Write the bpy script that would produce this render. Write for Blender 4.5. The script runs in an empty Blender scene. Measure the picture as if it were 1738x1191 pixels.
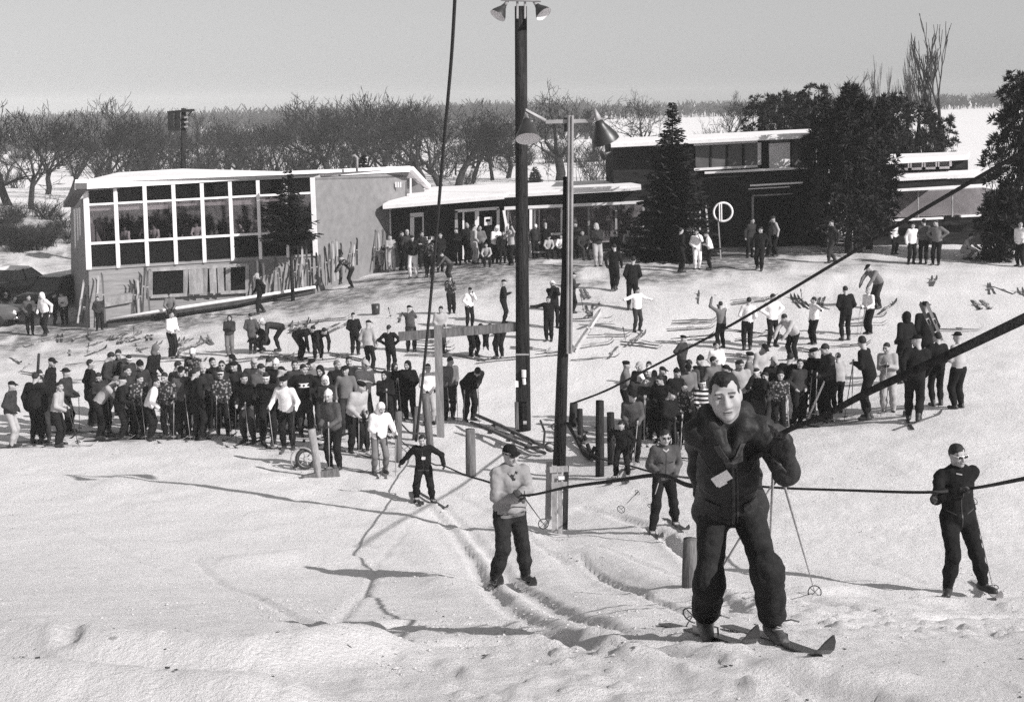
import bpy, math, random
import numpy as np
from mathutils import Vector, Matrix, Euler
R = math.radians
SC = bpy.context.scene
DENOISE = False
COL = SC.collection
# ------------------------------------------------------------------ camera
F = 2388.0; CU, CV = 869.0, 595.5          # focal length and centre of the photograph in its own pixels
CAMZ = 9.0; PITCH = 9.9; ROLL = -1.0
cam_d = bpy.data.cameras.new('camera')
cam_d.sensor_fit = 'HORIZONTAL'; cam_d.sensor_width = 36.0; cam_d.lens = 36.0*F/1738.0
cam_d.clip_start = 0.1; cam_d.clip_end = 6000
cam = bpy.data.objects.new('camera', cam_d); COL.objects.link(cam)
CROT = Matrix.Rotation(R(90-PITCH), 4, 'X') @ Matrix.Rotation(R(ROLL), 4, 'Z')
cam.matrix_world = Matrix.Translation((0, 0, CAMZ)) @ CROT
SC.camera = cam
SC.cycles.use_denoising = DENOISE
# ------------------------------------------------------------------ sky, sun, exposure
SUN_EL, SUN_ROT = 32.0, 125.0
wd = bpy.data.worlds.new('World'); SC.world = wd; wd.use_nodes = True
nt = wd.node_tree; nt.nodes.clear()
sky = nt.nodes.new('ShaderNodeTexSky'); sky.sky_type = 'NISHITA'; sky.sun_disc = False
sky.sun_elevation = R(SUN_EL); sky.sun_rotation = R(SUN_ROT)
sky.air_density = 1.0; sky.dust_density = 1.2; sky.ozone_density = 1.0; sky.altitude = 250
bw = nt.nodes.new('ShaderNodeRGBToBW')      # a black and white photograph: the sky keeps its brightness, not its blue
bg = nt.nodes.new('ShaderNodeBackground'); bg.inputs["Strength"].default_value = 0.15
ow = nt.nodes.new('ShaderNodeOutputWorld')
pw_ = nt.nodes.new('ShaderNodeMath'); pw_.operation = 'POWER'; pw_.inputs[1].default_value = .54      # power curve evens out the sky: less contrast between zenith and horizon
nt.links.new(sky.outputs[0], bw.inputs[0]); nt.links.new(bw.outputs[0], pw_.inputs[0]); nt.links.new(pw_.outputs[0], bg.inputs[0]); nt.links.new(bg.outputs[0], ow.inputs[0])
sd = bpy.data.lights.new('sun', 'SUN'); sd.energy = 3.9; sd.angle = R(0.5); sd.color = (1.0, 0.985, 0.975)
sun = bpy.data.objects.new('sun', sd); COL.objects.link(sun)
_sd = Vector((math.sin(R(SUN_ROT))*math.cos(R(SUN_EL)), math.cos(R(SUN_ROT))*math.cos(R(SUN_EL)), math.sin(R(SUN_EL))))
sun.rotation_euler = _sd.to_track_quat('Z', 'Y').to_euler()
sun.location = (30, -30, 40)
vs = SC.view_settings; vs.view_transform = 'Standard'; vs.look = 'None'; vs.gamma = 1.0; vs.use_curve_mapping = False
vs.exposure = 0.58
# ------------------------------------------------------------------ pixel rays (used to work out where things stand)
_RM = np.array(CROT.to_3x3())
def ray(u, v):
    d = _RM @ np.array([(u-CU)/F, -(v-CV)/F, -1.0]); return d
def P(u, v, y):
    d = ray(u, v); t = y/d[1]; return Vector((d[0]*t, y, CAMZ+d[2]*t))
def pxm(y):                                     # metres per photo pixel at distance y
    return y/F
# ------------------------------------------------------------------ noise
_rng = np.random.RandomState(7)
_PERM = _rng.permutation(4096)
_GR = _rng.rand(4096)*2-1
def vnoise(x, y, seed=0):
    xi = np.floor(x).astype(np.int64); yi = np.floor(y).astype(np.int64)
    fx = x-xi; fy = y-yi
    fx = fx*fx*fx*(fx*(fx*6-15)+10); fy = fy*fy*fy*(fy*(fy*6-15)+10)
    def h(a, b): return _GR[_PERM[(_PERM[(a+seed*131) & 4095]+b) & 4095]]
    return (h(xi, yi)*(1-fx)+h(xi+1, yi)*fx)*(1-fy)+(h(xi, yi+1)*(1-fx)+h(xi+1, yi+1)*fx)*fy
def vnoise3(x, y, z, seed=0):
    zi = np.floor(z).astype(np.int64); fz = z-zi; fz = fz*fz*(3-2*fz)
    a = np.zeros(np.broadcast(x, y, z).shape)
    xi = np.floor(x).astype(np.int64); yi = np.floor(y).astype(np.int64)
    fx = x-xi; fy = y-yi; fx = fx*fx*(3-2*fx); fy = fy*fy*(3-2*fy)
    def h(i, j, k): return _GR[_PERM[(_PERM[(_PERM[(i+seed*131) & 4095]+j) & 4095]+k) & 4095]]
    def pl(k): return (h(xi, yi, k)*(1-fx)+h(xi+1, yi, k)*fx)*(1-fy)+(h(xi, yi+1, k)*(1-fx)+h(xi+1, yi+1, k)*fx)*fy
    return pl(zi)*(1-fz)+pl(zi+1)*fz
# ------------------------------------------------------------------ terrain shape
_SK = np.array([-.36, -.18, 0.0, .18, .34])
_CT = [
 [(0,-1.7),(5,-2.25),(7.8,-2.98),(17,-5.6),(25,-7.2),(34.5,-8.45),(48,-8.9),(60,-9.7),(67,-9.8),(75,-8.8),(86,-7.0),(100,-6.6),(130,-7.2),(200,-9.0),(400,-9.0),(700,-8.8),(1000,-8.5),(1600,-8)],
 [(0,-1.7),(5,-2.3),(7.8,-3.05),(17,-5.85),(25,-7.35),(34,-8.35),(48,-8.65),(58,-8.55),(61.5,-8.65),(67,-8.6),(80,-8.4),(110,-8.9),(160,-8.7),(250,-8.6),(400,-8.6),(700,-8.4),(1000,-8),(1600,-7.5)],
 [(0,-1.7),(5,-2.3),(7.8,-3.08),(17,-6.05),(23.5,-7.45),(30,-8.35),(38,-8.55),(48,-8.2),(57,-7.0),(62,-6.8),(75,-7.2),(110,-8.2),(160,-8.5),(230,-8.1),(400,-7.6),(700,-7),(1000,-6),(1600,-5)],
 [(0,-1.7),(5,-2.3),(7.8,-3.08),(17,-5.9),(23,-6.95),(33,-7.9),(40,-8.15),(48,-8.05),(57,-6.95),(62,-6.75),(75,-6.9),(110,-8.0),(160,-8.2),(340,-8),(600,-7.2),(900,-5),(1600,-3)],
 [(0,-1.7),(5,-2.3),(7.8,-3.18),(12,-4.62),(16.2,-6.02),(20,-6.65),(24,-6.85),(32,-7.15),(45,-7.45),(52,-7.4),(58,-6.95),(64,-6.8),(75,-7.0),(110,-7.9),(160,-8.2),(250,-8.1),(400,-7),(600,-5.2),(900,-4),(1600,-3)]]
_LY = np.linspace(math.log(4.0), math.log(1700.0), 700)    # log(y+4)
_LS = np.linspace(-.7, .7, 141)
def _mk():
    ys = np.exp(_LY)-4.0
    T = np.array([np.interp(ys, [p[0] for p in c], [p[1] for p in c]) for c in _CT])
    k = np.exp(-.5*(np.arange(-24, 25)/9.0)**2); k /= k.sum()
    T = np.array([np.convolve(np.pad(r, 24, mode='edge'), k, 'valid') for r in T])
    G = np.array([np.interp(_LS, _SK, T[:, j]) for j in range(T.shape[1])])   # [y, s]
    k2 = np.exp(-.5*(np.arange(-12, 13)/4.0)**2); k2 /= k2.sum()
    G = np.array([np.convolve(np.pad(r, 12, mode='edge'), k2, 'valid') for r in G])
    return G
_G = _mk()
# ski-tow ruts and snow ridges, as polylines on the ground plan (x, y): filled in below
def _polydist(x, y, pts):
    best = np.full(np.shape(x), 1e9)
    for (x0, y0), (x1, y1) in zip(pts[:-1], pts[1:]):
        dx, dy = x1-x0, y1-y0
        t = np.clip(((x-x0)*dx+(y-y0)*dy)/(dx*dx+dy*dy), 0, 1)
        best = np.minimum(best, np.hypot(x-(x0+t*dx), y-(y0+t*dy)))
    return best
def smooth_base(x, y):
    x = np.asarray(x, float); y = np.asarray(y, float)
    s = x/np.maximum(y, 4.0)
    fy = (np.log(np.maximum(y, -0.0)+4.0)-_LY[0])/(_LY[1]-_LY[0]); fy = np.clip(fy, 0, len(_LY)-1.001)
    fs = np.clip((s-_LS[0])/(_LS[1]-_LS[0]), 0, len(_LS)-1.001)
    iy = fy.astype(int); js = fs.astype(int); a = fy-iy; b = fs-js
    z = (_G[iy, js]*(1-a)+_G[iy+1, js]*a)*(1-b)+(_G[iy, js+1]*(1-a)+_G[iy+1, js+1]*a)*b
    return z+CAMZ
def _flat_hit(u, v):
    d = ray(u, v); lo, hi = 3.0, 2500.0
    ts = np.geomspace(lo, hi, 500); yy = ts*d[1]; xx = ts*d[0]
    g = CAMZ+ts*d[2]-smooth_base(xx, yy)
    k = np.where(g < 0)[0]
    if len(k) == 0: return None
    i = max(k[0], 1); a, b = ts[i-1], ts[i]
    for _ in range(30):
        m = (a+b)/2
        if CAMZ+m*d[2]-float(smooth_base(m*d[0], m*d[1])) < 0: b = m
        else: a = m
    return (b*d[0], b*d[1])
RUTS = [  # (photo pixels along the groove, half width m, depth m)
 ([(728, 856), (768, 900), (806, 960), (834, 1010), (880, 1050), (960, 1090), (1060, 1105), (1190, 1098)], .09, .038),
 ([(752, 856), (800, 905), (846, 960), (900, 1012), (962, 1052), (1050, 1078), (1180, 1086)], .09, .038),
 ([(1130, 905), (1180, 960), (1250, 1040)], .10, .05),
 ([(985, 862), (1040, 874), (1110, 900), (1190, 950)], .10, .05),
 ([(1330, 960), (1450, 985), (1560, 1005), (1738, 1010)], .16, .05),
 ([(1340, 1010), (1420, 1030), (1560, 1050), (1738, 1045)], .20, .06),
 ([(300, 1075), (292, 1095), (270, 1120)], .05, .03), ([(120, 1060), (130, 1100), (120, 1130)], .05, .03),
 ([(150, 760), (330, 785), (480, 803), (640, 838), (700, 850)], .12, .035),
 ([(0, 790), (300, 800), (620, 860)], .06, .02), ([(40, 850), (260, 842), (560, 900), (700, 960)], .055, .022), ([(330, 950), (420, 1010), (600, 1100)], .045, .02), ([(120, 900), (330, 985), (430, 1000)], .045, .02),
 ([(900, 905), (1010, 930), (1160, 985)], .05, .03), ([(985, 950), (1080, 1010), (1180, 1050)], .05, .03), ([(1340, 880), (1500, 900), (1738, 895)], .06, .025), ([(1330, 930), (1450, 945), (1570, 990)], .05, .025), ([(1400, 780), (1560, 800), (1738, 790)], .07, .025), ([(760, 830), (860, 880), (960, 960)], .06, .03), ([(700, 880), (640, 960), (560, 1070)], .045, .02), ([(660, 830), (560, 850), (440, 840)], .06, .02),
 ([(560, 1078), (700, 1062), (850, 1065), (1000, 1090)], .10, .05),
 ([(600, 1110), (800, 1092), (1000, 1098), (1250, 1140), (1500, 1190)], .13, .05)]
BUMPS = [ # ridges of pushed-up snow
 ([(690, 870), (735, 950), (790, 1020)], .35, .05), ([(880, 880), (920, 960), (990, 1020), (1090, 1060)], .30, .05),
 ([(1080, 1122), (1180, 1126), (1260, 1142), (1340, 1142), (1420, 1146), (1500, 1156)], .16, .055),
 ([(800, 930), (838, 985), (880, 1025)], .09, .038),
 ([(430, 955), (520, 948), (640, 968), (760, 1000)], .5, .11), ([(0, 1105), (200, 1128), (420, 1138), (600, 1115)], .30, .17),
 ([(0, 1172), (250, 1186), (420, 1195)], .26, .15),
 ([(1350, 1010), (1450, 1004), (1560, 1022), (1640, 1026), (1738, 1034)], .22, .09), ([(1000, 940), (1060, 960), (1160, 1010)], .4, .10)]
_RW = [([_flat_hit(*p) for p in pts], w, d) for pts, w, d in RUTS]
_BW = [([_flat_hit(*p) for p in pts], w, d) for pts, w, d in BUMPS]
def terrain(x, y):
    z = smooth_base(x, y)
    x = np.asarray(x, float); y = np.asarray(y, float)
    for pts, w, d in _BW:
        q = _polydist(x, y, pts)/w; z = z+d*np.exp(-q*q)
    for pts, w, d in _RW:
        q = _polydist(x, y, pts)/w; z = z-d*np.exp(-q**4)+.25*d*np.exp(-((q-1.9)/.6)**2)
    near = np.exp(-np.maximum(y-14, 0)/12.0)
    z = z+near*(.035*vnoise(x*.6, y*.4, 1)+.012*vnoise(x*1.9+5, y*1.3, 2))+.05*vnoise(x*.16, y*.11, 3)*np.clip((y-10)/20, 0, 1)
    return z
def tz(x, y): return float(terrain(x, y))
def hit(u, v):                                   # where the ray through a photo pixel meets the ground
    d = ray(u, v)
    ts = np.geomspace(3.0, 2500.0, 900)
    g = CAMZ+ts*d[2]-terrain(ts*d[0], ts*d[1])
    k = np.where(g < 0)[0]
    if len(k) == 0: return Vector((d[0]*900, d[1]*900, tz(d[0]*900, d[1]*900)))
    i = max(k[0], 1); a, b = ts[i-1], ts[i]
    for _ in range(24):
        m = (a+b)/2
        if CAMZ+m*d[2]-tz(m*d[0], m*d[1]) < 0: b = m
        else: a = m
    return Vector((b*d[0], b*d[1], tz(b*d[0], b*d[1])))
def slope_hit(u, v):                                  # the same on the smooth slope, then set onto the real surface
    x, y = _flat_hit(u, v); return Vector((x, y, tz(x, y)))
# ------------------------------------------------------------------ materials
_MC = {}
def gray(g): return (g, g*.975, g*.985, 1.0)
def mat(name, g, rough=.85, var=.25, scale=6.0, bump=.0, spec=.2, var2=0.0, scale2=40.0, stretch=(1, 1, 1), metal=0.0, bscale=None):
    if name in _MC: return _MC[name]
    m = bpy.data.materials.new(name); m.use_nodes = True; n = m.node_tree; b = n.nodes['Principled BSDF']
    b.inputs['Roughness'].default_value = rough; b.inputs['Specular IOR Level'].default_value = spec; b.inputs['Metallic'].default_value = metal
    tc = n.nodes.new('ShaderNodeTexCoord'); mp = n.nodes.new('ShaderNodeMapping'); mp.inputs['Scale'].default_value = stretch
    n.links.new(tc.outputs['Object'], mp.inputs[0])
    nz = n.nodes.new('ShaderNodeTexNoise'); nz.inputs['Scale'].default_value = scale; nz.inputs['Detail'].default_value = 5
    n.links.new(mp.outputs[0], nz.inputs['Vector'])
    cr = n.nodes.new('ShaderNodeValToRGB'); cr.color_ramp.elements[0].position = .3; cr.color_ramp.elements[1].position = .7
    cr.color_ramp.elements[0].color = gray(g*(1-var)); cr.color_ramp.elements[1].color = gray(min(.9, g*(1+var)))
    n.links.new(nz.outputs['Fac'], cr.inputs[0]); col = cr.outputs[0]
    if var2:
        n2 = n.nodes.new('ShaderNodeTexNoise'); n2.inputs['Scale'].default_value = scale2; n2.inputs['Detail'].default_value = 3
        n.links.new(mp.outputs[0], n2.inputs['Vector'])
        mr = n.nodes.new('ShaderNodeMapRange'); mr.inputs[1].default_value = .3; mr.inputs[2].default_value = .7
        mr.inputs[3].default_value = 1-var2; mr.inputs[4].default_value = 1+var2
        n.links.new(n2.outputs['Fac'], mr.inputs[0])
        mx = n.nodes.new('ShaderNodeVectorMath'); mx.operation = 'SCALE'
        n.links.new(col, mx.inputs[0]); n.links.new(mr.outputs[0], mx.inputs['Scale']); col = mx.outputs[0]
    n.links.new(col, b.inputs['Base Color'])
    if bump:
        bn = n.nodes.new('ShaderNodeTexNoise'); bn.inputs['Scale'].default_value = bscale or scale*4; bn.inputs['Detail'].default_value = 6
        n.links.new(mp.outputs[0], bn.inputs['Vector'])
        bp = n.nodes.new('ShaderNodeBump'); bp.inputs['Strength'].default_value = bump; bp.inputs['Distance'].default_value = .03
        n.links.new(bn.outputs['Fac'], bp.inputs['Height']); n.links.new(bp.outputs[0], b.inputs['Normal'])
    _MC[name] = m; return m
def stripe_mat(name, ga, gb, scale, axis='Z', kind='BANDS'):
    if name in _MC: return _MC[name]
    m = bpy.data.materials.new(name); m.use_nodes = True; n = m.node_tree; b = n.nodes['Principled BSDF']; b.inputs['Roughness'].default_value = .95
    b.inputs['Specular IOR Level'].default_value = .1
    tc = n.nodes.new('ShaderNodeTexCoord')
    if kind == 'BANDS':
        w = n.nodes.new('ShaderNodeTexWave'); w.bands_direction = axis; w.inputs['Scale'].default_value = scale; w.inputs['Distortion'].default_value = .6
        src = w.outputs['Fac']
    else:
        w = n.nodes.new('ShaderNodeTexVoronoi'); w.inputs['Scale'].default_value = scale; src = w.outputs['Distance']
    n.links.new(tc.outputs['Object'], w.inputs['Vector'])
    cr = n.nodes.new('ShaderNodeValToRGB'); cr.color_ramp.interpolation = 'CONSTANT'
    cr.color_ramp.elements[0].color = gray(ga); cr.color_ramp.elements[1].color = gray(gb); cr.color_ramp.elements[1].position = .5 if kind == 'BANDS' else .38
    n.links.new(src, cr.inputs[0]); n.links.new(cr.outputs[0], b.inputs['Base Color'])
    _MC[name] = m; return m
TONE = {'k': .013, 'd': .035, 'c': .075, 'g': .15, 'l': .36, 'w': .72, 'm': .25}
def cloth(t):
    if t in ('parka', 'trousers'): return _MC['cloth_'+t]
    if t == 's': return stripe_mat('cloth_striped', .02, .7, 2.6)
    if t == 'n': return stripe_mat('cloth_patterned', .7, .06, 17, kind='V')
    if t == 'p': return stripe_mat('cloth_dark_patterned', .22, .03, 14, kind='V')
    return mat('cloth_'+{'k':'black','d':'charcoal','c':'dark_grey','g':'grey','l':'light_grey','w':'white','m':'pale_grey'}[t], TONE[t], .95, .3 if t in 'kdc' else .12, 5, .25, .12, .15 if t in 'kdc' else .06, 30, bscale=22)
def _near_cloth():
    _MC['cloth_parka'] = mat('parka_cotton', .020, .62, .35, 4, .35, .3, .25, 26, bscale=30); _MC['cloth_trousers'] = mat('ski_trouser_wool', .016, .8, .35, 4, .35, .2, .25, 26, bscale=30)
_near_cloth()
M_SKIN = mat('skin', .36, .6, .10, 14, .05, .3, .05, 40)
M_EYE = mat('eye_dark', .035, .4, .1); M_BROW = mat('brow_hair', .10, .9, .2); M_LIP = mat('lips', .25, .6, .1)
M_LEATHER = mat('boot_leather', .03, .5, .4, 12, .2, .4); M_SOLE = mat('boot_sole', .012, .8, .1)
M_GLOVE = mat('glove_dark', .022, .8, .3, 14, .3, .2)
M_WHITE = mat('white_paint', .82, .6, .06, 3, .05, .3, .05, 20)
M_DARKWOOD = mat('dark_stained_wood', .02, .7, .35, 2, .3, .25, .2, 14, (1, 1, .2))
M_POST = mat('weathered_post_wood', .12, .9, .4, 5, .5, .15, .3, 30, (3, 3, .35))
M_POLE = mat('creosote_pole_wood', .026, .9, .6, 3, .8, .08, .5, 20, (3, 3, .25))
M_BEAM = mat('light_weathered_board', .3, .9, .3, 4, .4, .15, .2, 30, (1, 1, .4))
M_METAL = mat('galvanised_metal', .32, .5, .25, 3, .1, .5, .1, 20)
M_BLACKMETAL = mat('dark_enamel', .03, .4, .3, 5, .05, .5)
M_ROPE = mat('rope_fibre', .05, .95, .45, 40, .8, .05, bscale=120)
M_BAMBOO = mat('bamboo', .3, .5, .3, 8, .1, .3)
M_SKIW = [mat('ski_wood_pale', .42, .5, .2, 5, .05, .35, .1, 20, (1, .2, 1)), mat('ski_lacquer_black', .02, .35, .2, 5, 0, .5), mat('ski_wood_brown', .13, .45, .25, 5, .05, .4, .1, 20, (1, .2, 1)), mat('ski_lacquer_grey', .07, .4, .2, 5, 0, .45)]
# ------------------------------------------------------------------ mesh helpers
class MB:
    def __init__(s): s.v = []; s.f = []; s.mi = []
    def add(s, vs, fs, mi=0):
        b = len(s.v); s.v.extend([tuple(p) for p in vs]); s.f.extend([tuple(i+b for i in q) for q in fs]); s.mi.extend([mi]*len(fs))
    def hexa(s, p, mi=0):                          # 8 points: bottom 4 then top 4
        s.add(p, [(0,3,2,1),(4,5,6,7),(0,1,5,4),(1,2,6,5),(2,3,7,6),(3,0,4,7)], mi)
    def box(s, x0, x1, y0, y1, z0, z1, mi=0):
        s.hexa([(x0,y0,z0),(x1,y0,z0),(x1,y1,z0),(x0,y1,z0),(x0,y0,z1),(x1,y0,z1),(x1,y1,z1),(x0,y1,z1)], mi)
    def bar(s, a, b, w, d, up=(0, 1, 0), mi=0):     # beam from a to b, w across, d along up
        a = Vector(a); b = Vector(b); t = (b-a).normalized(); u = Vector(up)
        u = (u-t*u.dot(t)).normalized(); c = t.cross(u)
        q = [c*(sx*w/2)+u*(sy*d/2) for sx, sy in ((-1,-1),(1,-1),(1,1),(-1,1))]
        s.hexa([a+o for o in q]+[b+o for o in q], mi)
    def slab(s, bl, br, tr, tl, t, mi=0):           # facade piece from its four front corners, thick away from the viewer
        k = Vector((0, t, 0)); f = [Vector(p) for p in (bl, br, tr, tl)]
        s.hexa([f[0], f[1], f[1]+k, f[0]+k, f[3], f[2], f[2]+k, f[3]+k], mi)
    def tube(s, pts, rads, n=8, mi=0, cap=True, wob=0.0, seed=0):
        rg = random.Random(seed)
        pts = [Vector(p) for p in pts]
        if not hasattr(rads, '__len__'): rads = [rads]*len(pts)
        b = len(s.v); ref = None
        for i, p in enumerate(pts):
            t = (pts[min(i+1, len(pts)-1)]-pts[max(i-1, 0)]).normalized()
            if ref is None: ref = Vector((1, 0, 0)) if abs(t.x) < .8 else Vector((0, 1, 0))
            ref = (ref-t*ref.dot(t)).normalized(); c = t.cross(ref)
            for k in range(n):
                a = 2*math.pi*k/n; r = rads[i]*(1+wob*(rg.random()-.5))
                s.v.append(tuple(p+ref*(r*math.cos(a))+c*(r*math.sin(a))))
        for i in range(len(pts)-1):
            for k in range(n):
                k2 = (k+1) % n
                s.f.append((b+i*n+k, b+i*n+k2, b+(i+1)*n+k2, b+(i+1)*n+k)); s.mi.append(mi)
        if cap:
            s.f.append(tuple(b+k for k in reversed(range(n)))); s.mi.append(mi)
            e = b+(len(pts)-1)*n; s.f.append(tuple(e+k for k in range(n))); s.mi.append(mi)
    def lathe(s, prof, n=16, M=None, mi=0):        # profile [(r,z)] about z
        b = len(s.v); M = M or Matrix.Identity(4)
        for r, z in prof:
            for k in range(n):
                a = 2*math.pi*k/n; s.v.append(tuple(M @ Vector((r*math.cos(a), r*math.sin(a), z))))
        for i in range(len(prof)-1):
            for k in range(n):
                k2 = (k+1) % n; s.f.append((b+i*n+k, b+i*n+k2, b+(i+1)*n+k2, b+(i+1)*n+k)); s.mi.append(mi)
    def torus(s, c, ax, R0, r, n=20, m=6, mi=0):
        ax = Vector(ax).normalized(); u = ax.orthogonal().normalized(); w = ax.cross(u)
        pts = [Vector(c)+u*(R0*math.cos(2*math.pi*k/n))+w*(R0*math.sin(2*math.pi*k/n)) for k in range(n)]
        b = len(s.v)
        for k, p in enumerate(pts):
            o = (p-Vector(c)).normalized()
            for j in range(m):
                a = 2*math.pi*j/m; s.v.append(tuple(p+o*(r*math.cos(a))+ax*(r*math.sin(a))))
        for k in range(n):
            for j in range(m):
                k2 = (k+1) % n; j2 = (j+1) % m
                s.f.append((b+k*m+j, b+k2*m+j, b+k2*m+j2, b+k*m+j2)); s.mi.append(mi)
    def mesh(s, name, mats, origin=(0, 0, 0), smooth=False):
        me = bpy.data.meshes.new(name); o = Vector(origin)
        me.from_pydata([tuple(Vector(p)-o) for p in s.v] if o.length else s.v, [], s.f)
        for m in (mats if isinstance(mats, (list, tuple)) else [mats]): me.materials.append(m)
        me.polygons.foreach_set('material_index', s.mi)
        if smooth: me.polygons.foreach_set('use_smooth', [True]*len(s.f))
        me.update(); return me
def link(name, me, parent=None, loc=(0, 0, 0)):
    o = bpy.data.objects.new(name, me); COL.objects.link(o); o.location = loc
    if parent is not None: o.parent = parent
    return o
def tag(o, label=None, cat=None, group=None, kind=None):
    if label: o['label'] = label
    if cat: o['category'] = cat
    if group: o['group'] = group
    if kind: o['kind'] = kind
    return o
def thing(name, label, cat, loc=(0, 0, 0), rz=0.0, group=None):
    o = bpy.data.objects.new(name, None); COL.objects.link(o); o.location = loc; o.rotation_euler = (0, 0, rz); o.empty_display_size = .2
    return tag(o, label, cat, group)
def part(name, mb, mats, parent, smooth=False, org=None):
    """mb is in world coordinates unless org is given as the zero vector (then in the thing's own)"""
    if org is None:
        org = parent.location
        if parent.parent is not None: org = parent.location+parent.parent.location
    return link(name, mb.mesh(name, mats, org, smooth), parent)
def np_mesh(name, V, Q, mats, mi=None, smooth=True):
    me = bpy.data.meshes.new(name); V = np.asarray(V, np.float32); Q = np.asarray(Q, np.int32)
    n = Q.shape[1]
    me.vertices.add(len(V)); me.vertices.foreach_set('co', V.ravel())
    me.loops.add(Q.size); me.loops.foreach_set('vertex_index', Q.ravel())
    me.polygons.add(len(Q)); me.polygons.foreach_set('loop_start', np.arange(len(Q), dtype=np.int32)*n)
    for m in mats: me.materials.append(m)
    if mi is not None: me.polygons.foreach_set('material_index', np.asarray(mi, np.int32))
    me.polygons.foreach_set('use_smooth', np.full(len(Q), smooth))
    me.update(calc_edges=True); return me
DEBUG = False
# ------------------------------------------------------------------ snow ground
def make_ground():
    r1 = np.exp(np.arange(math.log(5.0), math.log(46.0), .0062)); r2 = np.exp(np.arange(math.log(46.0)+.006, math.log(1750.0), .021))
    ry = np.concatenate([r1, r2]); ss = np.linspace(-.64, .64, 520)
    YY, S = np.meshgrid(ry, ss, indexing='ij'); Y = YY-4.0; X = S*YY
    Z = terrain(X, Y)
    nr = np.exp(-np.maximum(Y-12, 0)/10.0)
    rough = np.clip(.5+.9*vnoise(X*.35, Y*.3, 21), .15, 1.2)
    rough *= np.where(X < -1.0, .55, 1.0)
    chunk = np.maximum(vnoise(X*8.5, Y*7.0, 11)-.15, 0)**1.2
    Z = Z+nr*(.008*vnoise(X*4.2, Y*3.4, 10)+(.03+.04*np.clip((X+.5)/2, 0, 1))*rough*chunk+.010*rough*vnoise(X*11, Y*9, 12)+.009*np.abs(vnoise(X*19, Y*16, 15)))
    mid = np.clip((Y-14)/10, 0, 1)*np.clip((80-Y)/20, 0, 1)
    Z = Z+mid*(.035*vnoise(X*1.3, Y*1.0, 13)+.02*np.abs(vnoise(X*3.1, Y*2.2, 14)))
    nyy, nxx = X.shape
    V = np.stack([X, Y, Z], -1).reshape(-1, 3)
    i = np.arange(nyy-1)[:, None]*nxx+np.arange(nxx-1)[None, :]
    Q = np.stack([i, i+1, i+nxx+1, i+nxx], -1).reshape(-1, 4)
    # trodden, dirty snow along the buildings; tow lanes; loose specks
    pl = [tuple(hit(*p).xy) for p in ((60, 575), (130, 566), (300, 530), (450, 508), (560, 490), (700, 466), (870, 452), (1000, 450), (1200, 440))]
    d = _polydist(X, Y, pl); dirt = 1.0*np.exp(-(d/4.2)**2)+.42*np.exp(-(d/11)**2)
    pl2 = [tuple(hit(*p).xy) for p in ((1200, 445), (1400, 448), (1738, 440))]
    dirt = np.maximum(dirt, .45*np.exp(-(_polydist(X, Y, pl2)/1.8)**2))
    pl3 = [tuple(hit(*p).xy) for p in ((20, 745), (200, 740), (400, 735), (560, 730), (620, 770))]
    dirt = np.maximum(dirt, .22*np.exp(-(_polydist(X, Y, pl3)/2.2)**2))
    pl4 = [tuple(hit(*p).xy) for p in ((1060, 790), (1150, 740), (1300, 715), (1450, 700))]
    dirt = np.maximum(dirt, .2*np.exp(-(_polydist(X, Y, pl4)/2.0)**2))
    # bare scrubby bank at the far left
    bank = np.exp(-((Y-88)/14)**2)*np.clip((-X-21)/4, 0, 1)
    dirt = np.maximum(dirt, .85*bank)
    dirt = np.clip(dirt*(1+.9*vnoise(X*.9, Y*.6, 31)+.5*vnoise(X*3, Y*2, 32)), 0, 1)
    speck = np.clip(.25+.8*vnoise(X*.25, Y*.2, 41)+.3*(Y < 16), 0, 1)*np.clip((60-Y)/20, .2, 1)
    m = bpy.data.materials.new('snow'); m.use_nodes = True; n = m.node_tree; b = n.nodes['Principled BSDF']
    b.inputs['Roughness'].default_value = .8; b.inputs['Specular IOR Level'].default_value = .2
    tc = n.nodes.new('ShaderNodeTexCoord')
    def noise(s, det=6, rough=.6):
        z = n.nodes.new('ShaderNodeTexNoise'); z.inputs['Scale'].default_value = s; z.inputs['Detail'].default_value = det; z.inputs['Roughness'].default_value = rough
        n.links.new(tc.outputs['Object'], z.inputs['Vector']); return z
    def attr(a):
        z = n.nodes.new('ShaderNodeAttribute'); z.attribute_name = a; return z
    def mixc(fac, c1, c2):
        z = n.nodes.new('ShaderNodeMix'); z.data_type = 'RGBA'
        for k, c in ((6, c1), (7, c2)):
            if isinstance(c, tuple): z.inputs[k].default_value = c
            else: n.links.new(c, z.inputs[k])
        n.links.new(fac, z.inputs[0]); return z.outputs[2]
    def mrange(src, a, b_, c, d_):
        z = n.nodes.new('ShaderNodeMapRange'); z.inputs[1].default_value = a; z.inputs[2].default_value = b_; z.inputs[3].default_value = c; z.inputs[4].default_value = d_
        n.links.new(src, z.inputs[0]); return z.outputs[0]
    def mul(a, b_):
        z = n.nodes.new('ShaderNodeMath'); z.operation = 'MULTIPLY'; n.links.new(a, z.inputs[0]); n.links.new(b_, z.inputs[1]); return z.outputs[0]
    base = mixc(noise(1.1, 8).outputs['Fac'], gray(.74), gray(.86))
    dn = noise(2.2, 8, .7)
    dirtc = mixc(noise(5, 6).outputs['Fac'], gray(.07), gray(.26))
    df = mul(attr('dirt').outputs['Fac'], mrange(dn.outputs['Fac'], .35, .6, .35, 1.15))
    col = mixc(df, base, dirtc)
    # bits of bark, grit and needles frozen into the snow
    vo = n.nodes.new('ShaderNodeTexVoronoi'); vo.inputs['Scale'].default_value = 4.5; vo.inputs['Randomness'].default_value = 1
    dist = n.nodes.new('ShaderNodeVectorMath'); dist.operation = 'ADD'
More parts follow.
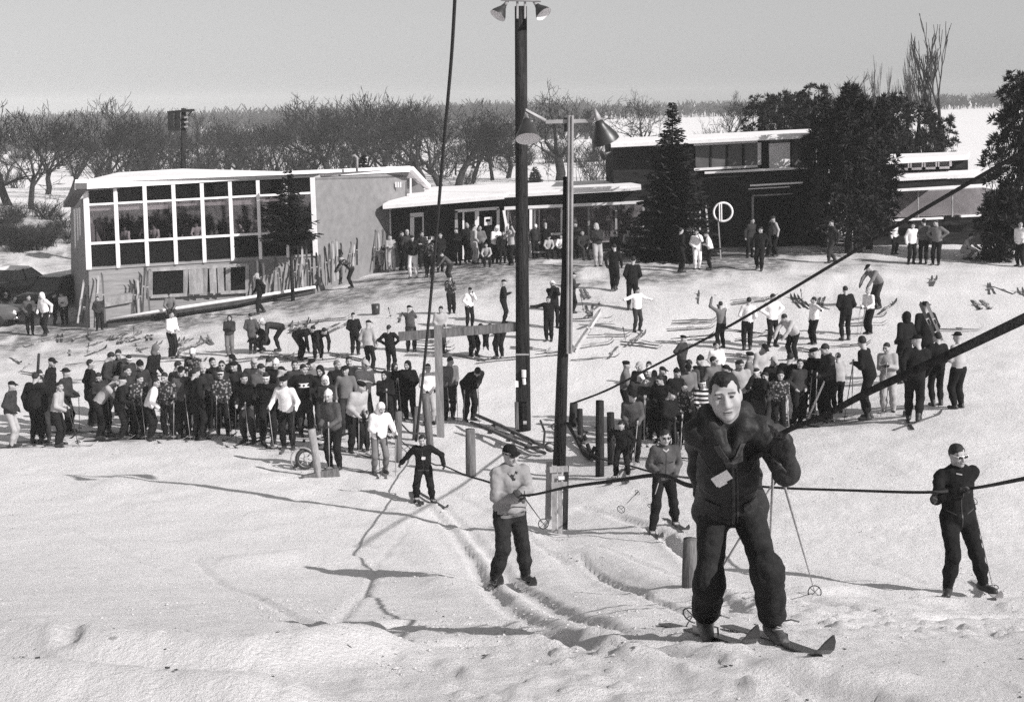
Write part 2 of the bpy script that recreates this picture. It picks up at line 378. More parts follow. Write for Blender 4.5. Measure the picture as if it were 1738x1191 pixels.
    nd = noise(9, 3); sc = n.nodes.new('ShaderNodeVectorMath'); sc.operation = 'SCALE'; sc.inputs['Scale'].default_value = .12
    n.links.new(nd.outputs['Color'], sc.inputs[0]); n.links.new(tc.outputs['Object'], dist.inputs[0]); n.links.new(sc.outputs[0], dist.inputs[1])
    n.links.new(dist.outputs[0], vo.inputs['Vector'])
    sel = mrange(noise(1.7, 4).outputs['Fac'], .44, .58, 0, 1)
    sp = mul(mul(mrange(vo.outputs['Distance'], .06, .10, 1, 0), sel), attr('speck').outputs['Fac'])
    col = mixc(sp, col, gray(.09))
    n.links.new(col, b.inputs['Base Color'])
    h1 = noise(8, 10, .75); h2 = noise(42, 6, .75)
    ad = n.nodes.new('ShaderNodeMath'); ad.operation = 'MULTIPLY_ADD'; ad.inputs[1].default_value = .5
    n.links.new(h2.outputs['Fac'], ad.inputs[0]); n.links.new(h1.outputs['Fac'], ad.inputs[2])
    bp = n.nodes.new('ShaderNodeBump'); bp.inputs['Strength'].default_value = .8; bp.inputs['Distance'].default_value = .075
    n.links.new(ad.outputs[0], bp.inputs['Height']); n.links.new(bp.outputs[0], b.inputs['Normal'])
    me = np_mesh('snow_ground', V, Q, [m])
    for nm, arr in (('dirt', dirt), ('speck', speck)):
        at = me.attributes.new(nm, 'FLOAT', 'POINT'); at.data.foreach_set('value', arr.ravel().astype(np.float32))
    o = link('snow_ground', me); tag(o, kind='structure'); return o
make_ground()
# crumbs of broken crust lying loose on the slope, and bits of bark and grit: far too many to count
def scatter(n, seed, y0, y1, r0, r1, dens, flat, name, m):
    rg = np.random.RandomState(seed)
    y = np.exp(rg.uniform(math.log(y0+1), math.log(y1+1), n*3))-1; s = rg.uniform(-.40, .40, n*3); x = s*(y+1)
    k = rg.rand(n*3) < dens(x, y); x, y = x[k][:n], y[k][:n]; n = len(x); z = terrain(x, y)
    r = (r0+(r1-r0)*rg.rand(n)**3)*(1+y/26)
    T = np.array([(1,0,0),(-1,0,0),(0,1,0),(0,-1,0),(0,0,1),(0,0,-1)], float); Fc = np.array([(0,2,4),(2,1,4),(1,3,4),(3,0,4),(2,0,5),(1,2,5),(3,1,5),(0,3,5)])
    V = T[None]*r[:, None, None]*rg.uniform(.6, 1.4, (n, 6, 1)); a = rg.uniform(0, 6.28, n); c, sn = np.cos(a)[:, None], np.sin(a)[:, None]
    V[..., 2] *= flat
    X = V[..., 0]*c-V[..., 1]*sn+x[:, None]; Y = V[..., 0]*sn+V[..., 1]*c+y[:, None]; Z = V[..., 2]+z[:, None]+r[:, None]*.15*flat+.004
    Q = (Fc[None]+(np.arange(n)*6)[:, None, None]).reshape(-1, 3)
    o = link(name, np_mesh(name, np.stack([X, Y, Z], -1).reshape(-1, 3), Q, [m], None, False)); tag(o, kind='stuff')
def _d_crumb(x, y):
    a = np.clip(.25+1.3*vnoise(x*.5, y*.35, 51)+.5*vnoise(x*1.7, y*1.2, 52), 0.03, 1)
    for pts, w, d in _RW[:4]: a = np.maximum(a, .95*np.exp(-(_polydist(x, y, pts)/.5)**2))
    return a*np.where(x < -.13*y-1, .55, 1.0)
M_CRUMB = mat('snow_crust', .5, .85, .08, 6, .2, .15)
scatter(6000, 4, 4.6, 30, .003, .012, _d_crumb, .6, 'snow_crumbs', M_CRUMB)
scatter(900, 5, 5, 60, .004, .013, lambda x, y: np.clip(.3+vnoise(x*.4, y*.3, 61), .05, 1), .3, 'bark_litter', mat('bark_bits', .05, .9, .4, 9))
# ------------------------------------------------------------------ signed-distance figures, meshed with surface nets
def surface_nets(Fv, xs, ys, zs, Gs=None):
    nx, ny, nz = Fv.shape; ins = Fv < 0
    c = ins[:-1, :-1, :-1].astype(np.int8)
    c = sum(ins[i:nx-1+i, j:ny-1+j, k:nz-1+k].astype(np.int8) for i in (0, 1) for j in (0, 1) for k in (0, 1))
    act = (c > 0) & (c < 8); ids = -np.ones(act.shape, np.int64); A = np.argwhere(act); ids[act] = np.arange(len(A))
    acc = np.zeros((len(A), 3)); cnt = np.zeros(len(A)); ax = (xs, ys, zs)
    corners = [(i, j, k) for i in (0, 1) for j in (0, 1) for k in (0, 1)]
    for a in corners:
        for d in range(3):
            if a[d]: continue
            b = list(a); b[d] = 1
            ia = A+np.array(a); ib = A+np.array(b)
            fa = Fv[ia[:, 0], ia[:, 1], ia[:, 2]]; fb = Fv[ib[:, 0], ib[:, 1], ib[:, 2]]
            s = (fa < 0) != (fb < 0)
            if not s.any(): continue
            t = fa[s]/(fa[s]-fb[s])
            pa = np.stack([ax[q][ia[s, q]] for q in range(3)], 1); pb = np.stack([ax[q][ib[s, q]] for q in range(3)], 1)
            acc[s] += pa+(pb-pa)*t[:, None]; cnt[s] += 1
    V = acc/cnt[:, None]; quads = []; mats = []
    for d in range(3):
        e1, e2 = [(1, 2), (2, 0), (0, 1)][d]
        sl0 = [slice(1, -1)]*3; sl1 = [slice(1, -1)]*3
        sl0[d] = slice(0, -1); sl1[d] = slice(1, None)
        a = ins[tuple(sl0)]; b = ins[tuple(sl1)]
        E = np.argwhere(a != b)
        if len(E) == 0: continue
        off = np.array([1, 1, 1]); off[d] = 0; E0 = E+off
        flip = a[E[:, 0], E[:, 1], E[:, 2]]
        def cell(o1, o2):
            k = E0.copy(); k[:, e1] -= o1; k[:, e2] -= o2; return ids[k[:, 0], k[:, 1], k[:, 2]]
        q = np.stack([cell(1, 1), cell(0, 1), cell(0, 0), cell(1, 0)], 1)
        q[~flip] = q[~flip][:, ::-1]; quads.append(q)
        if Gs is not None:
            E1 = E0.copy(); E1[:, d] += 1
            mats.append(np.argmin(np.stack([g[E0[:, 0], E0[:, 1], E0[:, 2]]+g[E1[:, 0], E1[:, 1], E1[:, 2]] for g in Gs]), 0))
    return V, np.concatenate(quads), (np.concatenate(mats) if Gs is not None else None)
class SDF:
    """prims: ('c',a,b,ra,rb) tapered capsule; ('e',centre,radii,rot3x3) ellipsoid; grouped by material, blended inside the group"""
    def __init__(s, kb=.012): s.g = {}; s.kb = kb; s.mod = []
    def cap(s, g, a, b, ra, rb=None, k=.04, sub=False): s.g.setdefault(g, []).append(('c', np.array(a, float), np.array(b, float), ra, ra if rb is None else rb, k, sub))
    def ell(s, g, c, r, rot=None, k=.04, sub=False): s.g.setdefault(g, []).append(('e', np.array(c, float), np.array(r, float), None if rot is None else np.array(rot, float), k, sub))
    def build(s, h, disp=None, axes=None):
        lo = np.full(3, 9.0); hi = -lo
        for L in s.g.values():
            for p in L:
                if p[-1]: continue
                if p[0] == 'c':
                    for q, r in ((p[1], p[3]), (p[2], p[4])): lo = np.minimum(lo, q-r); hi = np.maximum(hi, q+r)
                else:
                    m = p[2].max() if p[3] is not None else p[2]; lo = np.minimum(lo, p[1]-m); hi = np.maximum(hi, p[1]+m)
        lo -= 3*h; hi += 3*h
        ax = axes or [np.arange(lo[d], hi[d]+h, h) for d in range(3)]
        shp = tuple(len(a) for a in ax); keys = sorted(s.g); Gs = []
        for key in keys:
            G = np.full(shp, .3)
            for p in s.g[key]:
                k = p[-2]; mg = k+.03
                if p[0] == 'c': l = np.minimum(p[1]-p[3], p[2]-p[4])-mg; u = np.maximum(p[1]+p[3], p[2]+p[4])+mg
                else:
                    m = p[2].max() if p[3] is not None else p[2]; l = p[1]-m-mg; u = p[1]+m+mg
                ix = [slice(max(np.searchsorted(ax[d], l[d])-1, 0), np.searchsorted(ax[d], u[d])+1) for d in range(3)]
                X = ax[0][ix[0]][:, None, None]; Y = ax[1][ix[1]][None, :, None]; Z = ax[2][ix[2]][None, None, :]
                if X.size*Y.size*Z.size == 0: continue
                if p[0] == 'c':
                    a, b = p[1], p[2]; d = b-a; L2 = max(d @ d, 1e-9)
                    t = np.clip(((X-a[0])*d[0]+(Y-a[1])*d[1]+(Z-a[2])*d[2])/L2, 0, 1)
                    D = np.sqrt((X-a[0]-t*d[0])**2+(Y-a[1]-t*d[1])**2+(Z-a[2]-t*d[2])**2)-(p[3]+t*(p[4]-p[3]))
                else:
                    x, y, z = X-p[1][0], Y-p[1][1], Z-p[1][2]
                    if p[3] is not None:
                        M = p[3]; x, y, z = M[0,0]*x+M[1,0]*y+M[2,0]*z, M[0,1]*x+M[1,1]*y+M[2,1]*z, M[0,2]*x+M[1,2]*y+M[2,2]*z
                    r = p[2]; q = np.sqrt((x/r[0])**2+(y/r[1])**2+(z/r[2])**2); q2 = np.sqrt((x/r[0]**2)**2+(y/r[1]**2)**2+(z/r[2]**2)**2)
                    D = q*(q-1)/np.maximum(q2, 1e-6)
                g = G[tuple(ix)]
                if p[-1]:
                    D = -D; hh = np.maximum(k-np.abs(g-D), 0)/k; G[tuple(ix)] = np.maximum(g, D)+hh*hh*k/4
                else:
                    hh = np.maximum(k-np.abs(g-D), 0)/k; G[tuple(ix)] = np.minimum(g, D)-hh*hh*k/4
            if disp and key in disp: G = G+disp[key](ax[0][:, None, None], ax[1][None, :, None], ax[2][None, None, :])
            Gs.append(G)
        Fv = Gs[0]
        for G in Gs[1:]:
            hh = np.maximum(s.kb-np.abs(Fv-G), 0)/s.kb; Fv = np.minimum(Fv, G)-hh*hh*s.kb/4
        V, Q, mi = surface_nets(Fv, ax[0], ax[1], ax[2], Gs)
        return V, Q, np.array([keys[i] for i in mi])
# material slots of a body
SK, JK, TR, GL, BT, EY, BR, LP, X1 = 0, 1, 2, 3, 4, 5, 6, 7, 8
def v3(*a): return np.array(a, float)
def rotx(a): c, s = math.cos(a), math.sin(a); return np.array([[1,0,0],[0,c,-s],[0,s,c]])
def roty(a): c, s = math.cos(a), math.sin(a); return np.array([[c,0,s],[0,1,0],[-s,0,c]])
def rotz(a): c, s = math.cos(a), math.sin(a); return np.array([[c,-s,0],[s,c,0],[0,0,1]])
def ik(a, b, l1, l2, pole):
    d = b-a; L = np.linalg.norm(d); L = max(L, 1e-6); mx = (l1+l2)*.998
    if L > mx: b = a+d*(mx/L); d = b-a; L = mx
    x = (l1*l1-l2*l2+L*L)/(2*L); h = math.sqrt(max(l1*l1-x*x, 0)); n = d/L
    p = pole-n*(pole @ n); p = p/max(np.linalg.norm(p), 1e-6)
    return a+n*x+p*h, b
# ---- the head, in its own frame: centre of the head at the origin, face towards -Y
def head_sdf(full=False):
    s = SDF(.004); g = SK
    s.ell(g, (0, .012, .022), (.076, .094, .098)); s.ell(g, (0, -.022, -.045), (.0675, .072, .070), k=.05)
    s.ell(g, (0, -.072, -.098), (.027, .022, .020), k=.03)
    s.cap(g, (0, -.098, .012), (0, -.117, -.030), .010, .015, k=.018); s.cap(g, (-.014, -.104, -.036), (.014, -.104, -.036), .010, k=.014)
    s.cap(g, (-.042, -.083, .033), (.042, -.083, .033), .0145, k=.016)
    for x in (-1, 1):
        s.ell(g, (x*.044, -.066, -.022), (.026, .024, .026), k=.03)
        s.ell(g, (x*.033, -.101, .012), (.019, .017, .012), k=.013, sub=True)
        s.ell(g, (x*.032, -.082, .012), (.0145, .0125, .0125), k=.004)
        s.ell(g, (x*.079, .008, -.006), (.010, .020, .031), k=.012)
    s.ell(g, (0, -.090, -.064), (.026, .010, .007), k=.008); s.ell(g, (0, -.087, -.077), (.021, .010, .008), k=.008)
    if full:
        s.cap(g, (-.022, -.104, -.0695), (.022, -.104, -.0695), .0065, k=.006, sub=True)
        for x in (-1, 1): s.cap(g, (x*.022, -.112, -.035), (x*.036, -.098, -.068), .004, k=.008, sub=True); s.cap(g, (x*.006, -.108, .045), (x*.007, -.106, .032), .0025, k=.005, sub=True)
    s.cap(g, (0, .02, -.085), (0, .035, -.17), .054, .060, k=.04)
    return s
def head_mats(V, Q, full=False):
    c = V[Q].mean(1); m = np.full(len(Q), SK)
    fr = c[:, 1] < -.06
    for x in (-1, 1):
        if full:
            e = (((c[:, 0]-x*.032)/.012)**2+((c[:, 2]-.0125)/.0052)**2 < 1) & fr
            bz = .0335-6*(np.abs(c[:, 0])-.032)**2
        else:
            e = (((c[:, 0]-x*.032)/.016)**2+((c[:, 2]-.0125)/.0085)**2 < 1) & fr
            bz = .035
        m[e] = EY
        m[(np.abs(c[:, 0]-x*.034) < .023) & (np.abs(c[:, 2]-bz) < (.0042 if full else .007)) & fr] = BR
    if full: m[(np.abs(c[:, 0]) < .021) & (np.abs(c[:, 2]+.0695) < .0035) & (c[:, 1] < -.075)] = EY
    m[(m == SK) & (np.abs(c[:, 0]) < .026) & (np.abs(c[:, 2]+.070) < (.010 if full else .011)) & (c[:, 1] < -.084)] = LP
    return m
_hv, _hq, _ = head_sdf().build(.0115); _hm = head_mats(_hv, _hq)
_fv, _fq, _ = head_sdf(True).build(.0052); _fm = head_mats(_fv, _fq, True)
def _cut(s, *cuts):
    for c in cuts: s.ell(0, c[0], c[1], k=.008, sub=True)
    return s
def gear_mesh(kind, h=.0125):
    s = SDF(.004)
    if kind in ('hair', 'long_hair', 'receding_hair', 'band_hair'):
        s.ell(0, (0, .020, .030), (.083, .098, .100))
        if kind == 'long_hair': s.ell(0, (0, .05, -.05), (.082, .06, .09), k=.05)
        if kind == 'receding_hair':
            _cut(s, ((0, -.10, -.055), (.2, .098, .108))); _cut(s, ((-.050, -.085, .055), (.030, .06, .045)), ((.050, -.085, .055), (.030, .06, .045)))
            s.ell(0, (0, -.050, .098), (.035, .035, .022), k=.02)
        else: _cut(s, ((0, -.10, -.05), (.2, .10, .108)))
        _cut(s, ((0, 0, -.16), (.2, .2, .11 if kind != 'long_hair' else .03)))
    elif kind in ('cap', 'visor'):
        s.ell(0, (0, .012, .045), (.086, .104, .086)); _cut(s, ((0, 0, -.12), (.3, .3, .165)))
        s.ell(0, (0, -.115, .052), (.066, .062, .011), rotx(.22), k=.01)
    elif kind == 'beret':
        s.ell(0, (.008, .02, .085), (.104, .112, .038)); s.ell(0, (0, .012, .05), (.083, .100, .05)); _cut(s, ((0, 0, -.12), (.3, .3, .16)))
    elif kind == 'knit':
        s.ell(0, (0, .014, .05), (.088, .104, .105)); s.ell(0, (0, .02, .155), (.022, .022, .022), k=.02); _cut(s, ((0, 0, -.125), (.3, .3, .165)))
        s.ell(0, (0, .012, .042), (.092, .108, .020), k=.01)
    elif kind == 'hood':
        s.ell(0, (0, .026, .018), (.100, .112, .122)); s.ell(0, (0, .04, -.10), (.105, .095, .08), k=.06)
        _cut(s, ((0, -.115, -.005), (.066, .085, .090)))
    elif kind == 'brim':
        s.ell(0, (0, .01, .075), (.086, .100, .070)); s.ell(0, (0, .01, .052), (.155, .165, .012), k=.012); s.ell(0, (0, .01, .155), (.02, .07, .03), k=.02, sub=True)
        _cut(s, ((0, 0, -.14), (.3, .3, .185)))
    elif kind == 'band':
        s.ell(0, (0, .014, .040), (.088, .106, .040)); _cut(s, ((0, 0, -.11), (.3, .3, .125)), ((0, 0, .19), (.3, .3, .125)))
    elif kind == 'goggles':
        s.ell(0, (0, -.085, .014), (.064, .030, .030)); s.ell(0, (0, .012, .018), (.085, .102, .018), k=.01)
    elif kind == 'glasses':
        for x in (-1, 1):
            s.ell(0, (x*.034, -.105, .011), (.029, .0105, .0195), k=.003)
            s.cap(0, (x*.06, -.098, .018), (x*.079, .005, .012), .004, k=.003)
        s.cap(0, (-.02, -.106, .016), (.02, -.106, .016), .004, k=.003)
    elif kind == 'glasses_rim':
        for x in (-1, 1):
            s.ell(0, (x*.035, -.103, .012), (.034, .0075, .0225), k=.003)
            s.cap(0, (x*.068, -.098, .020), (x*.082, .005, .014), .005, k=.003)
        s.cap(0, (-.02, -.108, .018), (.02, -.108, .018), .006, k=.003)
    d = None
    if 'hair' in kind and h < .01: d = {0: lambda X, Y, Z: .0045*vnoise3(X*95, Y*40, Z*55, 5)+.004*vnoise3(X*30, Y*22, Z*30, 6)}
    V, Q, _ = s.build(h, d); return V, Q
_GM = {}
def gear(kind, m, fine=False):
    key = (kind, m.name, fine)
    if key not in _GM:
        V, Q = gear_mesh(kind, .0065 if fine else .0125); _GM[key] = np_mesh(kind, V, Q, [m])
    return _GM[key]
GEARNAME = {'receding_hair': 'hair', 'long_hair': 'hair', 'band_hair': 'hair', 'brim': 'brimmed_hat', 'band': 'headband', 'knit': 'knit_hat', 'glasses': 'sunglasses', 'glasses_rim': 'sunglasses_rim', 'visor': 'visor_cap'}
M_HAIR = {'k': mat('hair_dark', .018, .7, .4, 40, .2, .3), 'g': mat('hair_grey', .13, .7, .4, 40, .2, .3), 'l': mat('hair_fair', .25, .7, .4, 40, .2, .3)}
M_LENS = mat('lens_dark', .008, .15, .1, 3, 0, .6)
# arm targets in the torso frame, from the shoulder: (outwards, forwards, up), then elbow pole
ARMS = {
 'down': ((.07, .03, -.53), (.5, .6, 0)), 'pocket': ((-.02, .13, -.42), (.55, .8, -.2)), 'fold': ((-.24, .24, -.24), (.9, .1, -.7)),
 'pole': ((-.05, .28, -.36), (.35, .5, -.9)), 'poleout': ((.14, .28, -.36), (.4, .5, -.7)), 'hip': ((.02, .03, -.34), (1.3, .4, 0)),
 'face': ((-.13, .22, .10), (.45, -.2, -1)), 'point': ((.50, .14, -.06), (.2, .8, -.5)), 'fwd': ((-.02, .50, -.12), (.6, .3, -.6)),
 'out': ((.42, .12, -.22), (.3, .8, -.4)), 'up': ((.10, .18, .42), (1, -.3, 0)), 'reach': ((.0, .55, -.06), (.8, 0, .3)), 'chest': ((-.16, .24, -.20), (.45, .2, -.9)),
 'back': ((-.10, -.16, -.40), (1, .4, 0)), 'knee': ((-.05, .36, -.36), (.9, .2, -.3)), 'tow': ((.10, .20, -.42), (.8, .7, 0)), 'rear': ((.18, -.18, -.42), (.5, .8, 0))}
POSE = {
 'stand': {}, 'look': dict(nod=28, aL='pole', aR='pole'), 'pole': dict(aL='pole', aR='pole', lean=6), 'fold': dict(aL='fold', aR='fold'), 'pocket': dict(aL='pocket', aR='pocket'),
 'hip': dict(aL='hip', aR='hip'), 'hipR': dict(aR='hip'), 'walk': dict(stride=.30, aL=((.05, -.14, -.48), (.5, .6, 0)), aR=((.05, .20, -.48), (.5, .6, 0)), lean=5),
 'bend': dict(lean=78, aL='reach', aR='reach', nod=10, drop=.05, kb=1), 'stoop': dict(lean=42, aL='reach', aR='reach', nod=25, drop=.03),
 'sit': dict(sit=1, aL='knee', aR='knee', lean=12), 'squat': dict(sit=2, aL='fwd', aR='fwd', lean=28), 'point': dict(aL='point', aR='down'), 'pointR': dict(aR='point'),
 'wide': dict(aL='out', aR='point', lean=4), 'face': dict(aL='face', aR='pocket'), 'faceboth': dict(aL='face', aR='face'), 'up': dict(aL='up', aR='face'), 'chest': dict(aL='chest', aR='chest'), 'eat': dict(aL='chest', aR='face', nod=15),
 'tow': dict(aL='tow', aR='rear', drop=.07, lean=14, stance=.15), 'ready': dict(aL='poleout', aR='pole', drop=.05, lean=12, stance=.13), 'lean': dict(lean=20, aL='pole', aR='pole', nod=12),
 'back': dict(aL='back', aR='back'), 'slump': dict(lean=48, aL='chest', aR='poleout', nod=55, drop=.01)}
def skeleton(ps):
    J = {}
    sit = ps.get('sit', 0); drop = ps.get('drop', 0.0)
    hz = {0: .925-drop, 1: .50, 2: .36}[sit]
    st = ps.get('stance', .105); sr = ps.get('stride', 0.0)
    lean = R(ps.get('lean', 2)); hip = v3(ps.get('hx', 0), 0.0 if not ps.get('kb') else .12, hz)
    if sit == 2: hip[1] = .16
    if sit == 1: hip[1] = .30
    Rt = rotz(R(ps.get('twist', 0))) @ roty(R(ps.get('side', 0))) @ rotx(lean)      # forward is -Y
    J['R'] = Rt; J['hip'] = hip
    up = Rt @ v3(0, 0, 1)
    for sgn, n in ((1, 'L'), (-1, 'R')):
        h = hip+v3(sgn*.092, 0, -.02)
        f = ps.get('foot'+n)
        if f is None:
            f = v3(sgn*st, -sgn*sr*.5, .085)
            if sr and sgn < 0: f[2] += .05
            if sit == 1: f = v3(sgn*st*1.1, -.14, .085)
            if sit == 2: f = v3(sgn*st*1.3, .02, .085)
        k, f = ik(h, np.array(f, float), .435, .415, ps.get('knee'+n, v3(sgn*.12, -1, .25 if sit else 0)))
        J['h'+n], J['k'+n], J['f'+n] = h, k, f
        sh = hip+Rt @ v3(sgn*.178, .0, .505)
        a = ps.get('a'+n, 'down'); a = ARMS[a] if isinstance(a, str) else a
        if ps.get('hand'+n) is not None: tgt = np.array(ps['hand'+n], float)
        else: tgt = sh+Rt @ v3(sgn*a[0][0], -a[0][1], a[0][2])
        e, w = ik(sh, tgt, .295, .265, Rt @ v3(sgn*a[1][0], a[1][1], a[1][2]))
        J['s'+n], J['e'+n], J['w'+n] = sh, e, w
    J['neck'] = hip+Rt @ v3(0, .01, .555)
    nod = R(ps.get('nod', 0)); yaw = R(ps.get('yaw', 0))
    Rh = Rt @ rotx(-lean*.55) @ rotz(yaw) @ rotx(nod) @ roty(R(ps.get('tilt', 0)))
    J['Rh'] = Rh; J['head'] = J['neck']+(Rt @ rotx(-lean*.3)) @ v3(0, -.012, .055)+Rh @ v3(0, -.012, .108)
    return J
def hand_prims(s, g, w, d, side, fine=False, curl=.5, pn=None):
    """palm, four fingers and a thumb at wrist w, pointing along d; pn = palm normal"""
    d = d/np.linalg.norm(d)
    pn = v3(0, -1, 0) if pn is None else pn
    pn = pn-d*(pn @ d); pn = pn/max(np.linalg.norm(pn), 1e-6); c = np.cross(d, pn)
    for q in (-1, 0, 1): s.cap(g, w+d*.012+c*(q*.022), w+d*.085+c*(q*.026), .017, .016, k=.02)
    for i, (o, L) in enumerate(((-.033, .070), (-.011, .082), (.011, .078), (.033, .062))):
        b = w+d*.088+c*o; m = b+(d*math.cos(curl)+pn*math.sin(curl))*L*.5; e = m+(d*math.cos(curl*2.4)+pn*math.sin(curl*2.4))*L*.5
        s.cap(g, b, m, .0115, .0105, k=.008); s.cap(g, m, e, .0105, .009, k=.006)
    t0 = w+d*.03-c*.03*side; t1 = t0+d*.035-c*.028*side+pn*.012; t2 = t1+d*.03+pn*.022
    s.cap(g, t0, t1, .016, .013, k=.015); s.cap(g, t1, t2, .013, .010, k=.008)
def body_sdf(J, ps, near=False):
    s = SDF(.010); Rt = J['R']; hip = J['hip']; b = ps.get('bulk', 1.0); fat = ps.get('fat', 1.0)
    T = lambda x, y, z: hip+Rt @ v3(x, y, z)
    lg = ps.get('baggy', 1.0)
    # trousers
    s.ell(TR, T(0, .01, .01), (.155*fat, .125*fat, .13), Rt, k=.05)
    for n in 'LR':
        h, k, f = J['h'+n], J['k'+n], J['f'+n]
        s.cap(TR, h, k, .094*lg, .066*lg, k=.05); s.cap(TR, k, k+(f-k)*.5, .064*lg, .066*lg, k=.05); s.cap(TR, k+(f-k)*.5, k+(f-k)*.93, .066*lg, .05*lg, k=.04)
        # boot
        fd = ps.get('toe'+n, v3(.18*(1 if n == 'L' else -1), -1, 0)); fd = fd/np.linalg.norm(fd)
        z0 = f[2]-.085
        s.cap(BT, f+v3(0, .0, .05), v3(f[0], f[1], z0+.06)-fd*.015, .052, .05, k=.03)
        s.cap(BT, v3(f[0], f[1], z0+.042)-fd*.05, v3(f[0], f[1], z0+.042)+fd*.15, .042, .038, k=.04)
        s.cap(BT, v3(f[0], f[1], z0+.03)+fd*.06, v3(f[0], f[1], z0+.03)+fd*.175, .036, .030, k=.03)
    # jacket
    hem = ps.get('hem', -.06)
    s.ell(JK, T(0, .01, .17), (.158*b*fat, .122*b*fat, .20), Rt, k=.06); s.ell(JK, T(0, 0, .36), (.178*b, .125*b, .19), Rt, k=.06)
    s.cap(JK, T(-.055, .005, hem+.10), T(-.055, .005, .2), .112*b*fat, .10*b, k=.05); s.cap(JK, T(.055, .005, hem+.10), T(.055, .005, .2), .112*b*fat, .10*b, k=.05)
    s.cap(JK, T(-.135, .005, .49), T(.135, .005, .49), .070*b, k=.06)
    s.cap(JK, T(0, .008, .50), T(0, .006, .565), .078, .064, k=.03)
    for n in 'LR':
        sh, e, w = J['s'+n], J['e'+n], J['w'+n]; d = (w-e)/max(np.linalg.norm(w-e), 1e-6)
        s.cap(JK, sh, e, .068*b, .054*b, k=.045); s.cap(JK, e, w, .054*b, .045*b, k=.04)
        s.cap(JK, w-d*.05, w-d*.01, .046*b, .044*b, k=.02)
        side = 1 if n == 'L' else -1
        if near: hand_prims(s, ps.get('hg', GL), w, ps.get('hd'+n, d), side, True, ps.get('curl', .8), ps.get('pn'+n, Rt @ v3(-side*.6, -.5, 0)))
        else:
            pn = Rt @ v3(-side*.6, -.5, 0)
            s.cap(GL, w, w+d*.06, .033, .036, k=.02); s.cap(GL, w+d*.06, w+d*.10+pn*.045, .031, .024, k=.02); s.cap(GL, w+d*.025, w+d*.055+pn*.04, .018, .014, k=.01)
    # neck
    s.cap(SK, J['neck']-Rt @ v3(0, 0, .03), J['head']+J['Rh'] @ v3(0, .02, -.06), .054, k=.02)
    return s
_PMC = [0]
def build_body(ps, mats, near=False, h=.024, disp=None):
    J = skeleton(ps); s = body_sdf(J, ps, near)
    if near and ps.get('extra'): ps['extra'](s, J)
    V, Q, m = s.build(h, disp)
    hv, hq, hm = (_fv, _fq, _fm) if near else (_hv, _hq, _hm)
    H = hv @ J['Rh'].T*ps.get('hs', 1.0)+J['head']
    Q2 = np.concatenate([Q, hq+len(V)]); mi = np.concatenate([m, hm])
    me = np_mesh('person', np.concatenate([V, H]), Q2, mats, mi)
    return me, J
def person(loc, facing, scale, pose, jacket, trousers, head, label, group=None, hand='d', boots=None, near=False, h=.024, disp=None, hairtone='k', bulk=1.0, extra_mats=None, sx=1.0):
    ps = dict(POSE[pose]) if isinstance(pose, str) else dict(pose)
    ps.setdefault('bulk', bulk)
    mats = [M_SKIN, cloth(jacket), cloth(trousers), {'d': M_GLOVE if not near else mat('glove_leather_worn', .055, .7, .4, 14, .3, .25), 's': M_SKIN, 'w': cloth('w'), 'n': stripe_mat('mitten_striped', .02, .7, 14)}[hand], boots or M_LEATHER, M_EYE, M_BROW, M_LIP]
    if extra_mats: mats += extra_mats
    me, J = build_body(ps, mats, near, h, disp)
    o = link('person', me); o.location = loc; o.scale = (scale*sx, scale*sx, scale); o.rotation_euler = (0, 0, R(facing))
    tag(o, label, 'person', group)
    HM = Matrix.Translation(Vector(J['head'])) @ Matrix(J['Rh'].tolist()).to_4x4() @ Matrix.Scale(ps.get('hs', 1.0), 4)
    for it in head.split('+'):
        kind, _, tone = it.partition(':'); tone = tone or 'k'
        if kind.endswith('hair'): m = M_HAIR[hairtone if tone == 'k' else tone]
        elif kind in ('goggles', 'glasses'): m = M_LENS if tone == 'k' else cloth(tone)
        else: m = cloth(tone)
        c = link(GEARNAME.get(kind, kind), gear(kind, m, near), o); c.matrix_local = HM
    return o, J
# ------------------------------------------------------------------ the lodges
M_STUCCO = mat('stucco_grey', .21, .95, .13, 3, .25, .1, .06, 60, bscale=60)
M_SIDING = stripe_mat('x_siding', .36, .36, 1) if False else mat('painted_siding', .27, .9, .16, 2, .15, .15, .12, 8, (.3, 1, 6), bscale=14)
M_PANEL = mat('dark_wall_panel', .008, .8, .3, 3, .05, .06)
M_ROOFSNOW = mat('roof_snow', .80, .9, .06, 1.2, .4, .15, .05, 8, bscale=5)
M_ROOFEDGE = mat('roof_edge_shingle', .06, .9, .3, 4, .3, .1)
M_SOFFIT = mat('soffit_board', .16, .9, .1, 4)
M_INT = mat('interior_plaster', .42, .9, .2, 1)
M_FLOORB = mat('interior_floor', .1, .9, .2, 1)
M_BLIND = mat('window_blind', .5, .9, .08, 4)
M_BRICK = mat('dark_wall_board', .024, .9, .4, 2, .3, .06, .2, 12, (1, 1, 4))
def glass_mat(name, refl, tint):
    m = bpy.data.materials.new(name); m.use_nodes = True; n = m.node_tree; n.nodes.clear()
    o = n.nodes.new('ShaderNodeOutputMaterial'); g = n.nodes.new('ShaderNodeBsdfGlossy'); g.inputs['Roughness'].default_value = .03; g.inputs['Color'].default_value = gray(.75)
    t = n.nodes.new('ShaderNodeBsdfTransparent'); t.inputs['Color'].default_value = gray(tint); mx = n.nodes.new('ShaderNodeMixShader'); mx.inputs[0].default_value = refl
    n.links.new(t.outputs[0], mx.inputs[1]); n.links.new(g.outputs[0], mx.inputs[2]); n.links.new(mx.outputs[0], o.inputs[0]); return m
M_GLASS = glass_mat('window_glass', .13, .78); M_GLASS_SHADED = glass_mat('window_glass_shaded', .02, .3)  # the second glass has the eave's shadow put into its darker tint
